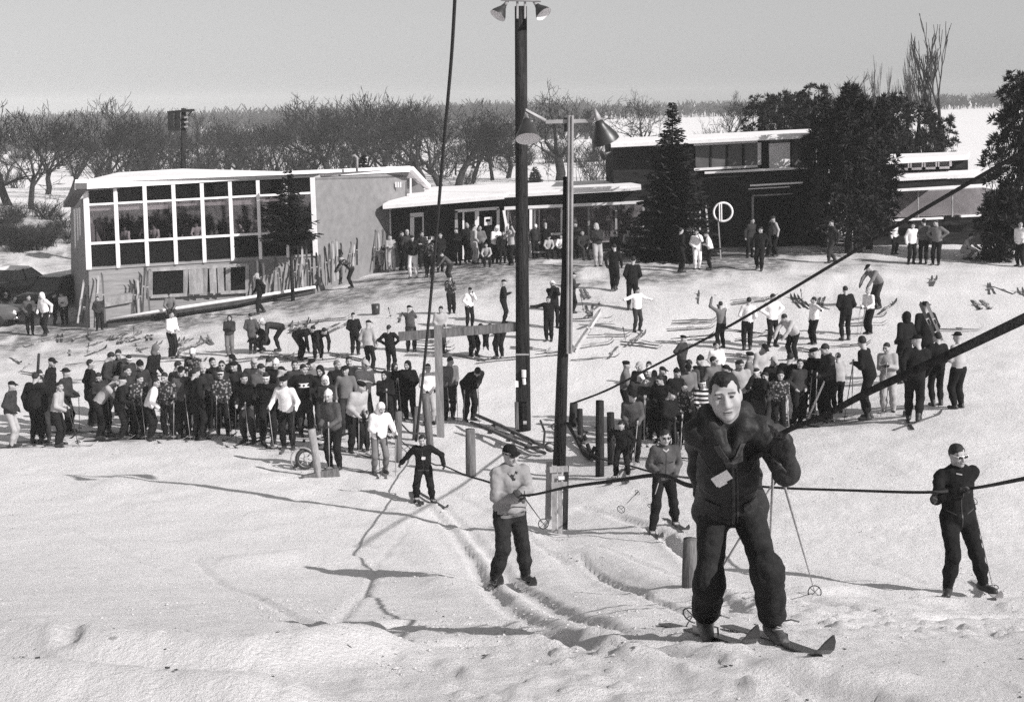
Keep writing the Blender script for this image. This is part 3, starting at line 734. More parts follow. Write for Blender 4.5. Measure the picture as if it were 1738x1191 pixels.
class Facade:
    def __init__(s, tl, tr, br, bl, yL, yR, n=(0, -1, 0)):
        s.c = [P(*tl, yL), P(*tr, yR), P(*br, yR), P(*bl, yL)]; s.n = Vector(n)
    def p(s, a, b, off=0.0):
        t = s.c[0].lerp(s.c[1], a); q = s.c[3].lerp(s.c[2], a); return t.lerp(q, b)+s.n*off
    def rect(s, mb, a0, b0, a1, b1, off, t, mi=0):
        mb.slab(s.p(a0, b1, off), s.p(a1, b1, off), s.p(a1, b0, off), s.p(a0, b0, off), t, mi)
def quad4(mb, px, y, t, mi=0):                     # tl, tr, br, bl in photo pixels, y = one distance or (left, right)
    yl, yr = (y, y) if not hasattr(y, '__len__') else y
    tl, tr, br, bl = px; mb.slab(P(*bl, yl), P(*br, yr), P(*tr, yr), P(*tl, yl), t, mi)
def one(name, parent, mats, fn, smooth=False):
    mb = MB(); fn(mb); return part(name, mb, mats, parent, smooth)
# ---- glazed lodge on the left
def glazed_lodge():
    yL, yR = 60.6, 63.4
    base = P(300, 520, 61.5)
    L = thing('glazed_lodge', 'flat roofed lodge with a two storey white framed glass front, left of the yard', 'lodge', base)
    Fc = Facade((146, 324), (530.5, 304), (535.7, 430), (151.5, 453.5), yL, yR)
    hw = 9.7
    # lower wall and stucco wall
    one('lower_wall', L, M_SIDING, lambda m: quad4(m, [(151, 455), (534, 431), (540, 520), (153, 575)], (yL, yR), .3))
    one('stucco_wall', L, M_STUCCO, lambda m: quad4(m, [(534.5, 302), (690, 293), (690, 475), (541, 520)], (yR, yR+6.2), .3))
    one('wall', L, M_SIDING, lambda m: m.hexa([P(151, 575, yL+.31), P(152, 575, yL+.31), P(122, 560, yL+9), P(121, 560, yL+9), P(145, 335, yL+.31), P(147, 335, yL+.31), P(121, 345, yL+9), P(120, 345, yL+9)]))
    for k, (a, b) in enumerate(((.3, .36), (.45, .51), (.62, .70))):
        def gw(m, a=a, b=b):
            q = [P(151, 450, yL+.3).lerp(P(122, 440, yL+9), t) for t in (a, b)]; w = [P(145.5, 350, yL+.3).lerp(P(120, 357, yL+9), t) for t in (a, b)]
            k = Vector((-.06, 0, 0)); m.hexa([q[0]+k, q[1]+k, q[1], q[0], w[0]+k, w[1]+k, w[1], w[0]])
        one('side_window_frame', L, M_WHITE, gw)
    # glass front: posts, rails, panes, panels, blinds
    for i in range(9):
        a = i/8
        one('mullion', L, M_WHITE, lambda m: m.bar(Fc.p(a, -.02, .03), Fc.p(a, 1.03, .03), .135 if i not in (0, 8) else .2, .16))
    for b, w in ((.182, .085), (.69, .10)):
        one('rail', L, M_WHITE, lambda m: m.bar(Fc.p(.0, b, .0), Fc.p(1, b, .0), w, .14, (0, 1, 0)))
    one('sill', L, M_SIDING, lambda m: m.bar(Fc.p(-.005, 1.02, -.03), Fc.p(1.005, 1.02, -.03), .1, .16))
    for i in range(8):
        a0, a1 = i/8+.004, (i+1)/8-.004
        one('pane', L, M_GLASS_SHADED, lambda m: Fc.rect(m, a0, .0, a1, .165, -.02, .01))
        one('pane', L, M_GLASS, lambda m: Fc.rect(m, a0, .20, a1, .67, -.02, .01))
        one('panel', L, M_PANEL, lambda m: Fc.rect(m, a0, .705, a1, 1.0, -.03, .05))
        if i < 7: one('blind', L, M_BLIND, lambda m: Fc.rect(m, a0, .2, a1, .27+.012*(i % 3), -.12, .02))
    # room behind the glass
    def room(m):
        a, b, c, d = Fc.p(0, .72, -.3), Fc.p(1, .72, -.3), Fc.p(1, -.02, -.3), Fc.p(0, -.02, -.3)
        k = Vector((0, 5.5, 0)); m.add([a+k, b+k, c+k, d+k], [(0, 1, 2, 3)]); m.add([a, b, b+k, a+k], [(0, 1, 2, 3)], 1); m.add([d, c, c+k, d+k], [(3, 2, 1, 0)], 1); m.add([b, b+k, c+k, c], [(0, 1, 2, 3)]); m.add([a, a+k, d+k, d], [(3, 2, 1, 0)])
    one('room', L, [M_INT, M_FLOORB], room)
    # roof: deck with snow, white fascia, soffit; short side slope at the left, drop at the right end
    A, B = P(127, 322, yL-1.0), P(696, 291.5, yR+5.4); A2, B2 = P(127, 309, yL-1.0), P(696, 285, yR+5.4)
    one('fascia', L, M_WHITE, lambda m: m.hexa([A, B, B+Vector((0, .06, 0)), A+Vector((0, .06, 0)), A2, B2, B2+Vector((0, .06, 0)), A2+Vector((0, .06, 0))]))
    up = Vector((0, 0, .1)); dn = Vector((0, 0, -.02))
    top = [A2+Vector((0, .07, .0)), P(330, 300.5, 62.4), P(520, 293.5, 65.3), B2+Vector((0, .07, 0)), P(690, 285.5, 75), P(480, 294, 73), P(310, 289.5, 72), P(200, 296, 69), P(128, 313.5, 63)]
    def deck(m, lo, hi, mi):
        n = len(top); v = [p+Vector((0, 0, lo)) for p in top]+[p+Vector((0, 0, hi)) for p in top]
        m.add(v, [tuple(reversed(range(n))), tuple(range(n, 2*n))]+[(i, (i+1) % n, n+(i+1) % n, n+i) for i in range(n)], mi)
    one('roof', L, M_ROOFSNOW, lambda m: deck(m, -.05, .09, 0))
    sof = [A+Vector((.05, .07, -.02)), B+Vector((-.05, .07, -.02)), P(692, 300, yR+6.2), P(536, 305, yR+.02), P(146, 325, yL+.02)]
    one('soffit', L, M_SOFFIT, lambda m: m.add([p for p in sof]+[p+Vector((0, 0, .04)) for p in sof], [(4, 3, 2, 1, 0), (5, 6, 7, 8, 9)]))
    s0 = [P(127.5, 321, yL-1), P(127.5, 311, yL-1), P(108, 343, yL+2.2), P(107, 352, yL+2.2)]
    one('side_fascia', L, M_SOFFIT, lambda m: m.hexa([s0[0], s0[3], s0[3]+Vector((.5, 0, 0)), s0[0]+Vector((.5, 0, 0)), s0[1], s0[2], s0[2]+Vector((.5, 0, 0)), s0[1]+Vector((.5, 0, 0))]))  # soffit grey puts the shaded side of this fascia into its colour
    e0, e1 = P(697, 286, yR+5.4), P(727, 318, yR+9)
    one('end_fascia', L, M_WHITE, lambda m: m.bar(e0, e1, .26, .2, (0, 0, 1)))
    one('end_roof', L, M_ROOFSNOW, lambda m: m.hexa([e0+Vector((-1.2, .2, 0)), e0+Vector((0, .12, 0)), e1+Vector((0, .12, 0)), e1+Vector((-1.2, .4, 0)), e0+Vector((-1.2, .2, .1)), e0+Vector((0, .12, .1)), e1+Vector((0, .12, .1)), e1+Vector((-1.2, .4, .1))]))
    one('gable_board', L, M_STUCCO, lambda m: quad4(m, [(691, 297), (720, 322), (720, 352), (691, 352)], yR+7.4, .2))
    one('eave_post', L, M_WHITE, lambda m: m.bar(P(697, 303, yR+6), P(697, 350, yR+6), .08, .08))
    for k in range(3): one('vent_slat', L, M_WHITE, lambda m: m.bar(P(672+4*k, 309, yR+5.2), P(672+4*k, 318, yR+5.2), .05, .05))
    # basement window with boards standing in it
    W = Facade((256, 458), (420, 449), (420, 494), (256, 503), yL+.75-.06, yL+1.9-.06)
    one('basement_window', L, M_PANEL, lambda m: W.rect(m, 0, 0, 1, 1, .03, .04))
    for a in (0, .36, .56, .80, 1): one('window_post', L, M_BEAM, lambda m: m.bar(W.p(a, 0, .05), W.p(a, 1, .05), .16 if a in (0, 1) else .2, .1))
    for b in (0, 1): one('window_rail', L, M_BEAM, lambda m: m.bar(W.p(0, b, .06), W.p(1, b, .06), .14, .1))
    for a, w in ((.43, .55), (.50, .5), (.64, .5), (.72, .45)): one('leaning_board', L, M_BEAM, lambda m: m.bar(W.p(a, .06, .10), W.p(a+.02, .98, .30), w*.6, .03))
    # white pipe along the footing and the low bin-like ledges
    one('footing_pipe', L, M_WHITE, lambda m: m.tube([P(183, 542, yL-.75), P(300, 523, yL-.2), P(420, 505, yL+.7), P(535, 487, yR-.7)], .065, 8), True)
    one('footing', L, M_ROOFEDGE, lambda m: m.hexa([P(183, 556, yL-.6), P(535, 498, yR-.6), P(535, 498, yR+.1), P(183, 556, yL+.1), P(183, 545, yL-.6), P(535, 489, yR-.6), P(535, 489, yR+.1), P(183, 545, yL+.1)]))
    one('bulkhead', L, M_SIDING, lambda m: quad4(m, [(178, 505), (222, 497), (222, 536), (180, 545)], (yL-.25, yL+.05), .5))
    one('bulkhead_lid', L, M_BEAM, lambda m: quad4(m, [(177, 507), (223, 499), (223, 513), (178, 521)], (yL-.4, yL-.1), .15))
    # chimney pipe on the roof
    one('flue', L, M_METAL, lambda m: m.tube([P(606, 291, 66), P(606, 268, 66), P(602, 264, 66), P(597, 266, 66)], .06, 8), True)
    return L, Fc
LODGE, FC = glazed_lodge()
def middle_lodge():
    L = thing('middle_lodge', 'low dark walled lodge with snowy shed roof and a glazed porch, centre of the yard', 'lodge', P(760, 450, 68))
    y0, y1, y2 = 68.5, 67.6, 66.8
    one('wall', L, M_BRICK, lambda m: quad4(m, [(657, 352), (857, 337), (857, 470), (660, 480)], (y0, y1), .3))
    one('corner_post', L, M_WHITE, lambda m: m.bar(P(660, 355, y0-.1), P(662, 402, y0-.1), .14, .14))
    r = [P(650, 352, y0-1.4), P(856, 334.5, y1-1.2), P(866, 331, y1-1.2), P(1088, 319, y2-1.4), P(1040, 310, 76), P(735, 322, 77), P(690, 330, 72)]
    one('roof', L, M_ROOFSNOW, lambda m: m.add([p for p in r]+[p+Vector((0, 0, .16)) for p in r], [tuple(reversed(range(7))), tuple(range(7, 14))]+[(i, (i+1) % 7, 7+(i+1) % 7, 7+i) for i in range(7)]))
    one('fascia', L, M_WHITE, lambda m: (m.bar(P(650, 352, y0-1.45), P(855.5, 335, y1-1.25), .16, .08), m.bar(P(866, 332, y1-1.25), P(1088, 320, y2-1.45), .12, .08)))
    one('upper_roof', L, M_ROOFSNOW, lambda m: m.hexa([P(870, 328, 70), P(1040, 315, 70), P(1040, 311, 75), P(880, 322, 75), P(870, 325, 70), P(1040, 312, 70), P(1040, 308.5, 75), P(880, 319, 75)]))
    one('side_roof', L, M_ROOFEDGE, lambda m: m.hexa([P(651, 353, y0-1.4), P(652, 353, y0-1.4), P(692, 331, y0+4), P(630, 366, y0+1), P(651, 350, y0-1.4), P(652, 350, y0-1.4), P(692, 328, y0+4), P(630, 363, y0+1)]))
    # window
    w = one('window', L, M_PANEL, lambda m: quad4(m, [(699, 366), (740, 363), (740, 400), (699, 403)], y0-.17, .05))
    for px in ([(696, 362), (743, 359), (743, 366), (696, 369)], [(696, 368), (703, 368), (703, 404), (696, 404)], [(717, 368), (722, 368), (722, 402), (717, 402)], [(736, 366), (742, 366), (742, 402), (736, 402)]):
        f = MB(); quad4(f, px, y0-.28, .08); part('frame', f, M_WHITE, w, org=L.location)
    one('window_sill', L, M_WHITE, lambda m: quad4(m, [(718, 402), (737, 401), (737, 407), (718, 408)], y0-.4, .1))
    # door pair
    d = one('door', L, M_PANEL, lambda m: quad4(m, [(775, 358), (846, 354), (846, 446), (775, 452)], y1-.19, .05))
    for px in ([(772, 356), (847, 351), (847, 356), (772, 361)], [(772, 358), (777, 358), (777, 452), (772, 452)], [(843, 354), (848, 354), (848, 448), (843, 448)], [(806, 358), (813, 358), (813, 448), (806, 448)], [(785, 360), (788, 360), (788, 440), (785, 440)]):
        f = MB(); quad4(f, px, y1-.3, .09); part('frame', f, M_WHITE if px[0][0] != 772 or px[1][0] > 800 else M_BEAM, d, org=L.location)
    sg = one('notice', L, M_WHITE, lambda m: quad4(m, [(822, 369), (835, 368), (835, 382), (822, 383)], y1-.42, .03))
    f = MB(); quad4(f, [(825, 372), (832, 371.5), (832, 376), (825, 376.5)], y1-.44, .015); part('notice_print', f, M_PANEL, sg, org=L.location)
    # porch: white beam, glass, posts, rail
    one('porch_beam', L, M_WHITE, lambda m: quad4(m, [(856, 351), (1092, 341), (1092, 345.5), (856, 356.5)], (y1-.9, y2-1.1), .16))
    one('porch_header', L, M_BRICK, lambda m: quad4(m, [(856, 336), (1090, 323), (1090, 341), (856, 351)], (y1-.7, y2-.9), .12))
    one('porch_wall', L, M_BRICK, lambda m: quad4(m, [(858, 418), (1130, 408), (1130, 450), (858, 462)], (y1-.2, y2-.1), .2))
    Pf = Facade((862, 357), (1092, 346), (1092, 410), (862, 418), y1-.3, y2-.5)
    for k in range(5): one('pane', L, M_GLASS, lambda m: Pf.rect(m, k/5+.006, .01, (k+1)/5-.006, .99, 0, .01))
    for k in range(6): one('mullion', L, M_WHITE if k < 3 else M_BEAM, lambda m: m.bar(Pf.p(k/5, 0, .05), Pf.p(k/5, 1, .05), .1, .1))
    one('porch_back_wall', L, M_INT, lambda m: quad4(m, [(858, 345), (1100, 335), (1100, 440), (858, 452)], 71.5, .1))
    one('porch_post', L, M_WHITE, lambda m: m.bar(P(901, 356, 65.9), P(901, 437, 65.9), .13, .13))
    one('porch_rail', L, M_WHITE, lambda m: m.bar(P(895, 399.5, 65.8), P(979, 395.5, 65.8), .10, .09))
    one('porch_bench', L, M_BEAM, lambda m: m.bar(P(905, 428, 65.6), P(1120, 421, 65.3), .06, .4))
    one('corner_board', L, M_WHITE, lambda m: m.bar(P(855, 357, y1-.9), P(862, 398, y1-.9), .12, .1))
    return L
MID = middle_lodge()
def right_lodge():
    L = thing('two_storey_lodge', 'dark two storey lodge with snowy flat roof, strip window and white upper door', 'lodge', P(1230, 440, 68))
    yU, yD = 69.0, 67.2
    one('upper_wall', L, M_BRICK, lambda m: quad4(m, [(1040, 250), (1386, 232), (1386, 292), (1042, 318)], (yU, yU-.8), 5.5))
    one('lower_wall', L, M_BRICK, lambda m: quad4(m, [(1084, 312), (1400, 290), (1405, 445), (1090, 452)], (yD, yD-.6), 1.2))
    r = [P(1037, 251, yU-.8), P(1402, 233, yU-1.8), P(1414, 240, yU+2), P(1404, 221, yU+5), P(1048, 241, yU+6)]
    r = [P(1037, 251, yU-.8), P(1404, 233.5, yU-1.8), P(1408, 226, yU+4.5), P(1046, 243, yU+6)]
    one('roof', L, M_ROOFSNOW, lambda m: m.hexa(r+[p+Vector((0, 0, .26)) for p in r]))
    one('fascia', L, M_WHITE, lambda m: m.bar(P(1037, 247.5, yU-.87), P(1404, 230, yU-1.87), .16, .1))
    one('roof_bracket', L, M_WHITE, lambda m: m.bar(P(1393, 230, yU-1.2), P(1412, 238, yU-2.2), .12, .12, (0, 0, 1)))
    w = one('strip_window', L, M_PANEL, lambda m: quad4(m, [(1180, 246), (1288, 240), (1288, 283), (1180, 289)], (yU-.48, yU-.7), .06))
    for px in ([(1178, 242), (1292, 236), (1292, 242), (1178, 248)], [(1178, 286), (1292, 280), (1292, 284), (1178, 290)], [(1286, 237), (1292, 237), (1292, 284), (1286, 284)]):
        f = MB(); quad4(f, px, yU-.85, .12); part('frame', f, M_WHITE, w, org=L.location)
    for k in range(3):
        f = MB(); quad4(f, [(1205+28*k, 248-1.6*k), (1208+28*k, 248-1.6*k), (1208+28*k, 286-1.6*k), (1205+28*k, 286-1.6*k)], yU-.8, .06); part('mullion', f, M_DARKWOOD, w, org=L.location)
    for k in range(4):
        f = MB(); quad4(f, [(1180.5+27.5*k, 249-1.5*k), (1204+27.5*k, 247.6-1.5*k), (1204+27.5*k, 285-1.5*k), (1180.5+27.5*k, 286.5-1.5*k)], yU-.76, .012); part('pane', f, M_PANE, w, org=L.location)
    d = one('upper_door', L, M_WHITE, lambda m: quad4(m, [(1305, 244), (1341, 242), (1341, 286), (1306, 288)], yU-.95, .08))
    f = MB(); quad4(f, [(1306, 237), (1341, 235), (1341, 242), (1306, 244)], yU-.9, .06); part('transom', f, M_PANE, d, org=L.location)
    one('side_pane', L, M_PANE, lambda m: quad4(m, [(1344, 236), (1382, 234), (1382, 282), (1344, 284)], yU-.92, .03))
    one('corner_post', L, M_WHITE, lambda m: m.bar(P(1385, 233, yU-1.2), P(1387, 285, yU-1.2), .14, .14))
    one('balcony_edge', L, M_WHITE, lambda m: m.bar(P(1196, 293.5, yD-.3), P(1378, 284.5, yD-.9), .09, .3))
    one('canopy_edge', L, M_WHITE, lambda m: (m.bar(P(1273, 315, yD-1.4), P(1362, 310, yD-1.6), .07, .2), m.bar(P(1270, 321, yD-1.35), P(1340, 317, yD-1.5), .04, .1)))
    fr = one('doorway', L, M_PANEL, lambda m: quad4(m, [(1279, 334), (1345, 330), (1345, 440), (1279, 440)], yD-.75, .06))
    for px in ([(1277, 331), (1346, 328), (1346, 330), (1277, 334)], [(1276, 333), (1279.5, 333), (1279.5, 440), (1276, 440)]):
        f = MB(); quad4(f, px, yD-.86, .08); part('frame', f, M_BEAM, fr, org=L.location)
    one('horn_speaker', L, M_BLACKMETAL, lambda m: m.lathe([(.02, 0), (.06, .12), (.10, .3), (.26, .48), (.25, .46), (.08, .3)], 12, Matrix.Translation(P(1037, 258, yU-1.0)) @ Matrix.Rotation(R(-110), 4, 'Y') @ Matrix.Rotation(R(20), 4, 'X')))
    one('rail_board', L, M_WHITE, lambda m: m.bar(P(1117, 389.5, yD-1.2), P(1137, 388.5, yD-1.2), .08, .08))
    return L
M_PANE = mat('upper_window_glass', .11, .12, .3, 1.2, 0, .3)
RIGHT = right_lodge()
def kiosk():
    L = thing('refreshment_kiosk', 'low kiosk with clerestory windows and two snowy roofs at the right', 'kiosk', P(1570, 440, 68))
    y = 67.0
    one('wall', L, M_BRICK, lambda m: quad4(m, [(1462, 372), (1676, 364), (1676, 440), (1462, 448)], y-.4, .25))
    one('back_wall', L, M_INT, lambda m: quad4(m, [(1462, 322), (1676, 312), (1676, 440), (1462, 448)], y+4, .2))
    one('clerestory', L, M_BRICK, lambda m: quad4(m, [(1519, 268), (1643, 265), (1643, 300), (1519, 304)], y+1.2, 2.2))
    r = [P(1504, 279, y+.2), P(1642, 271.5, y+.2), P(1646, 265, y+4.5), P(1512, 270, y+4.5)]
    one('upper_roof', L, M_ROOFSNOW, lambda m: m.hexa(r+[p+Vector((0, 0, .24)) for p in r]))
    r2 = [P(1514, 308, y-1.0), P(1673, 299.5, y-1.0), P(1662, 292, y+1.1), P(1528, 298, y+1.1)]
    one('lower_roof', L, M_ROOFSNOW, lambda m: m.hexa(r2+[p+Vector((0, 0, .12)) for p in r2]))
    one('fascia', L, M_BRICK, lambda m: quad4(m, [(1512, 309), (1672, 301), (1672, 313), (1512, 322)], y-.9, .1))
    one('beam', L, M_WHITE, lambda m: quad4(m, [(1506, 322), (1674, 312), (1674, 317.5), (1506, 326)], y-1.0, .14))
    for k in range(4):
        w = one('window', L, M_PANE, lambda m: quad4(m, [(1524+23.5*k, 277-.9*k), (1542+23.5*k, 276-.9*k), (1542+23.5*k, 286.5-.9*k), (1524+23.5*k, 287.5-.9*k)], y+1.12, .05))
        f = MB()
        for px in ([(1520, 274), (1545, 273), (1545, 276.5), (1520, 277.5)], [(1520, 286), (1545, 285), (1545, 289), (1520, 290)], [(1520, 274), (1524, 274), (1524, 290), (1520, 290)], [(1541, 274), (1545, 274), (1545, 289), (1541, 289)]):
            quad4(f, [(u+23.5*k, v-.9*k) for u, v in px], y+1.03, .06)
        part('frame', f, M_WHITE, w, org=L.location)
    Pf = Facade((1500, 328), (1674, 319), (1674, 365), (1500, 374), y-.6, y-.6)
    for k in range(3): one('pane', L, M_GLASS, lambda m: Pf.rect(m, k/3+.005, 0, (k+1)/3-.005, 1, 0, .01))
    for k in range(4): one('mullion', L, M_BEAM, lambda m: m.bar(Pf.p(k/3, 0, .03), Pf.p(k/3, 1, .03), .06, .08))
    one('counter', L, M_WHITE, lambda m: (m.bar(P(1466, 376, y-1.0), P(1600, 370, y-1.0), .09, .25), m.bar(P(1630, 367, y-1.0), P(1673, 365, y-1.0), .09, .25)))
    one('side_roof', L, M_ROOFSNOW, lambda m: m.bar(P(1678, 322, y-.3), P(1790, 317, y-.3), .1, 1.8))
    one('side_wall', L, M_BRICK, lambda m: quad4(m, [(1679, 325), (1795, 320), (1795, 430), (1679, 440)], y, .3))
    return L
KIOSK = kiosk()
# ------------------------------------------------------------------ trees
M_BARK = mat('tree_bark', .03, .95, .4, 3, .4, .1, .3, 15); M_TWIG = mat('bare_twigs', .028, .95, .3, 2, 0, .1)
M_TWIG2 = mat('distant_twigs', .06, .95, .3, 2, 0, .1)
M_NEEDLE = mat('conifer_needles', .024, .8, .5, 1.3, 0, .2, .4, 9); M_NEEDLE2 = mat('pine_needles', .028, .8, .5, 1.1, 0, .2, .4, 8)
def bare_tree(seed, h=11.0, spread=1.0, trunk=.28, kind='oak', depth=5, rmin=.02):
    rg = random.Random(seed); tr = MB(); cr = MB()
    def grow(p, d, L, r, lev):
        n = 3; pts = [p]; dd = d.copy(); wig = .16 if kind == 'oak' else .06
        for i in range(n):
            dd = (dd+Vector((rg.gauss(0, wig), rg.gauss(0, wig), rg.gauss(.02, wig*.6)))).normalized()
            if lev >= 3: dd = (dd+Vector((0, 0, .05))).normalized()
            pts.append(pts[-1]+dd*(L/n))
        e = r*(.62 if lev else .7); rr = [r+(e-r)*i/n for i in range(n+1)]
        (tr if lev < 2 else cr).tube(pts, rr, 6 if lev == 0 else (5 if lev == 1 else 3), 0, False)
        if lev >= depth: return
        kids = {0: rg.randint(4, 5), 1: rg.randint(3, 4), 2: 4, 3: 3, 4: 2, 5: 2}.get(lev, 2)
        for k in range(kids):
            t = 1.0 if k == 0 else (rg.uniform(.45, 1.0) if lev else rg.uniform(.55, 1.0))
            x = t*n; i = min(int(x), n-1); q = pts[i].lerp(pts[i+1], x-i)
            ang = {'oak': rg.uniform(30, 68), 'poplar': rg.uniform(10, 24), 'elm': rg.uniform(22, 48)}[kind]*(spread if k else .4*spread)
            ax = dd.orthogonal().normalized(); ax.rotate(Matrix.Rotation(rg.uniform(0, 2*math.pi) if lev else 2*math.pi*(k+rg.random()*.6)/kids, 3, dd))
            nd = dd.copy(); nd.rotate(Matrix.Rotation(R(ang), 3, ax))
            if kind == 'oak' and lev < 2: nd = (nd+Vector((0, 0, .12))).normalized()
            if kind == 'poplar': nd = (nd+Vector((0, 0, .35))).normalized()
            grow(q, nd, L*rg.uniform(.58, .82)*(1 if kind != 'poplar' else 1.0), max(rr[min(i+1, n)]*rg.uniform(.5, .72), rmin), lev+1)
    grow(Vector((0, 0, -.3)), Vector((0, 0, 1)), h*(.27 if kind != 'poplar' else .3), trunk, 0)
    zs = max(v[2] for v in cr.v); k = h/zs
    for m in (tr, cr): m.v = [(x*k, y*k, z*k) for x, y, z in m.v]
    return tr, cr
def spruce(seed, h, rad, gap=.07, dense=1.0):
    rg = random.Random(seed); tr = MB(); cr = MB()
    tr.tube([(0, 0, -.3), (0, 0, h*.5), (0, 0, h*.97)], [h*.011+.03, h*.008+.015, .012], 6)
    z = h*gap
    while z < h*.985:
        f = 1-z/h; L0 = rad*(f**1.0)*1.0+.07; nb = int(6+9*f*dense)
        for k in range(nb):
            a = rg.uniform(0, 2*math.pi); L = L0*rg.uniform(.72, 1.18); d = Vector((math.cos(a), math.sin(a), 0)); droop = -.30*f+.25*(1-f)+rg.uniform(-.08, .08)
            c = Vector((-d.y, d.x, 0)); ns = max(3, int(L/.13)); zz = z+rg.uniform(-.12, .12)
            for i in range(ns):
                t = (i+.6)/ns; p = d*(L*t)+Vector((0, 0, zz+droop*L*t+.22*L*t*t*.6)); w = (.20*(1-.45*t)+.06)*(.35+.65*min(1, f*2.2))
                for s in (-1, 1):
                    q = (c*s*rg.uniform(.5, 1.0)+d*rg.uniform(.5, 1.0)+Vector((0, 0, rg.uniform(-.45, .15)))).normalized()*(w*rg.uniform(1.2, 2.0))
                    o = (d*.5-c*s*.5+Vector((0, 0, rg.uniform(.1, .5)))).normalized()*(.10*rg.uniform(.7, 1.5))
                    cr.add([p-o*.6, p+q-o*.3, p+q+o*.3, p+o*.6], [(0, 1, 2, 3)])
        z += .10+.04*rg.random()+h*.004
    return tr, cr
def pine(seed, h, rad, clumps=150, low=.25, shape='round'):
    clumps = int(clumps*1.7)
    rg = random.Random(seed); tr = MB(); cr = MB()
    tr.tube([(0, 0, -.3), (.1, .05, h*.4), (.0, .1, h*.9)], [.17, .12, .04], 7)
    for k in range(clumps):
        t = rg.uniform(low, 1.0); z = h*t
        f = math.sin(math.pi*min(1, (1-t)*.80+.10))**.6 if shape == 'round' else (1-t)**.7+.12
        a = rg.uniform(0, 2*math.pi); r = rad*f*math.sqrt(rg.uniform(.12, 1.0)); p = Vector((r*math.cos(a), r*math.sin(a), z+rg.uniform(-.2, .25)))
        if k % 3 == 0: tr.tube([(0, 0, max(z-.25*r-.1, .3)), (p*.6+Vector((0, 0, -.1+.0))).to_tuple(), p.to_tuple()], [.04, .025, .012], 3, 0, False)
        R0 = rg.uniform(.20, .38)*(.8+.25*f); ax = Vector((math.cos(a)*.7, math.sin(a)*.7, .9)).normalized()
        for j in range(36):
            v = Vector((rg.gauss(0, 1), rg.gauss(0, 1), rg.gauss(0, 1))).normalized(); v = (v+ax*.75).normalized(); L = R0*rg.uniform(.7, 1.15)
            w = v.orthogonal().normalized(); w.rotate(Matrix.Rotation(rg.uniform(0, 6.28), 3, v)); b = p+v*(L*.15)-ax*.1
            cr.add([b-w*.018, b+v*L*.55+w*.030, b+v*L, b+v*L*.5-w*.030], [(0, 1, 2, 3)])
    return tr, cr
def shrub(seed, h=2.0, n=46):
    rg = random.Random(seed); m = MB()
    for k in range(n):
        a = rg.uniform(0, 6.28); d = Vector((math.cos(a)*rg.uniform(.1, .9), math.sin(a)*rg.uniform(.1, .9), 1)).normalized(); p = Vector((rg.gauss(0, .25), rg.gauss(0, .25), -.05)); L = h*rg.uniform(.5, 1.0)
        pts = [p, p+d*L*.5+Vector((rg.gauss(0, .08), rg.gauss(0, .08), 0)), p+d*L]
        m.tube(pts, [.018, .013, .007], 3, 0, False)
        for j in range(4):
            t = rg.uniform(.35, .95); q = pts[0].lerp(pts[2], t); e = (d+Vector((rg.gauss(0, .5), rg.gauss(0, .5), rg.gauss(0, .2)))).normalized()
            m.tube([q, q+e*L*.28], [.010, .006], 3, 0, False)
    return m
PROTO = {}
def proto(key, trcr, mt, mc):
    PROTO[key] = (trcr[0].mesh('trunk', mt, smooth=True), trcr[1].mesh('crown', mc), max(v[2] for v in trcr[1].v))
for i in range(7): proto('oak%d' % i, bare_tree(20+i, 11, (.72, .85, 1.0)[i % 3], .30, 'oak', 6), M_BARK, M_TWIG)
for i in range(3): proto('elm%d' % i, bare_tree(60+i, 11, 1.0, .22, 'elm', 6), M_BARK, M_TWIG)
proto('big_oak', bare_tree(27, 11, 1.2, .42, 'oak', 6), M_BARK, M_TWIG)
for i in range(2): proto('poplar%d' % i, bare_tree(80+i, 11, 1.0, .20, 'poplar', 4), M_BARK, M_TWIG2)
def plant_tree(key, name, label, cat, u, y, vtop=None, rz=0, group=None, h=None, sx=1.0, x=None, base=None):
    d = ray(u, 300); xx = d[0]/d[1]*y if x is None else x; z0 = tz(xx, y) if base is None else base
    tr, cr, ph = PROTO[key]
    if h is None: h = (P(u, vtop, y).z-z0)
    s = h/ph; o = thing(name, label, cat, (xx, y, z0), rz, group); o.scale = (s*sx, s*sx, s)
    link('trunk', tr, o); link('crown', cr, o); return o
rgt = random.Random(5)
G_OAK = 'bare trees of the wood behind the lodges'
OAKS = [(12,168,122),(48,184,118),(78,192,150),(112,196,138),(150,182,160),(184,168,140),(214,196,165),(238,190,150),(266,200,170),(292,198,180),(356,190,142),(386,202,150),(412,200,170),(440,196,160),(470,194,175),
 (500,182,165),(530,168,170),(562,160,175),(592,186,180),(622,172,160),(652,158,165),(690,176,170),(720,160,150),(746,158,155),(776,176,165),(802,190,175),(836,186,180),(862,190,185)]
SPECIAL = {1: 'bare tree at far left whose trunk base shows on the snow', 5: 'tallest bare tree behind the left lodge roof with a pale forked stem', 10: 'wide bare oak just right of the loudspeaker pole', 22: 'broad bare oak left of the slanting cable'}
for i, (u, vt, y) in enumerate(OAKS):
    key = rgt.choice(['oak0', 'oak1', 'oak2', 'oak3', 'oak4', 'oak5', 'oak6', 'elm0', 'elm1']); sp = i in SPECIAL
    plant_tree(key, 'bare_tree', SPECIAL.get(i, 'leafless tree in the wood behind the left and middle lodges'), 'tree', u, y*.9, vt-8+rgt.uniform(-8, 14), rgt.uniform(0, 6.28), None if sp else G_OAK, sx=rgt.uniform(1.0, 1.3))
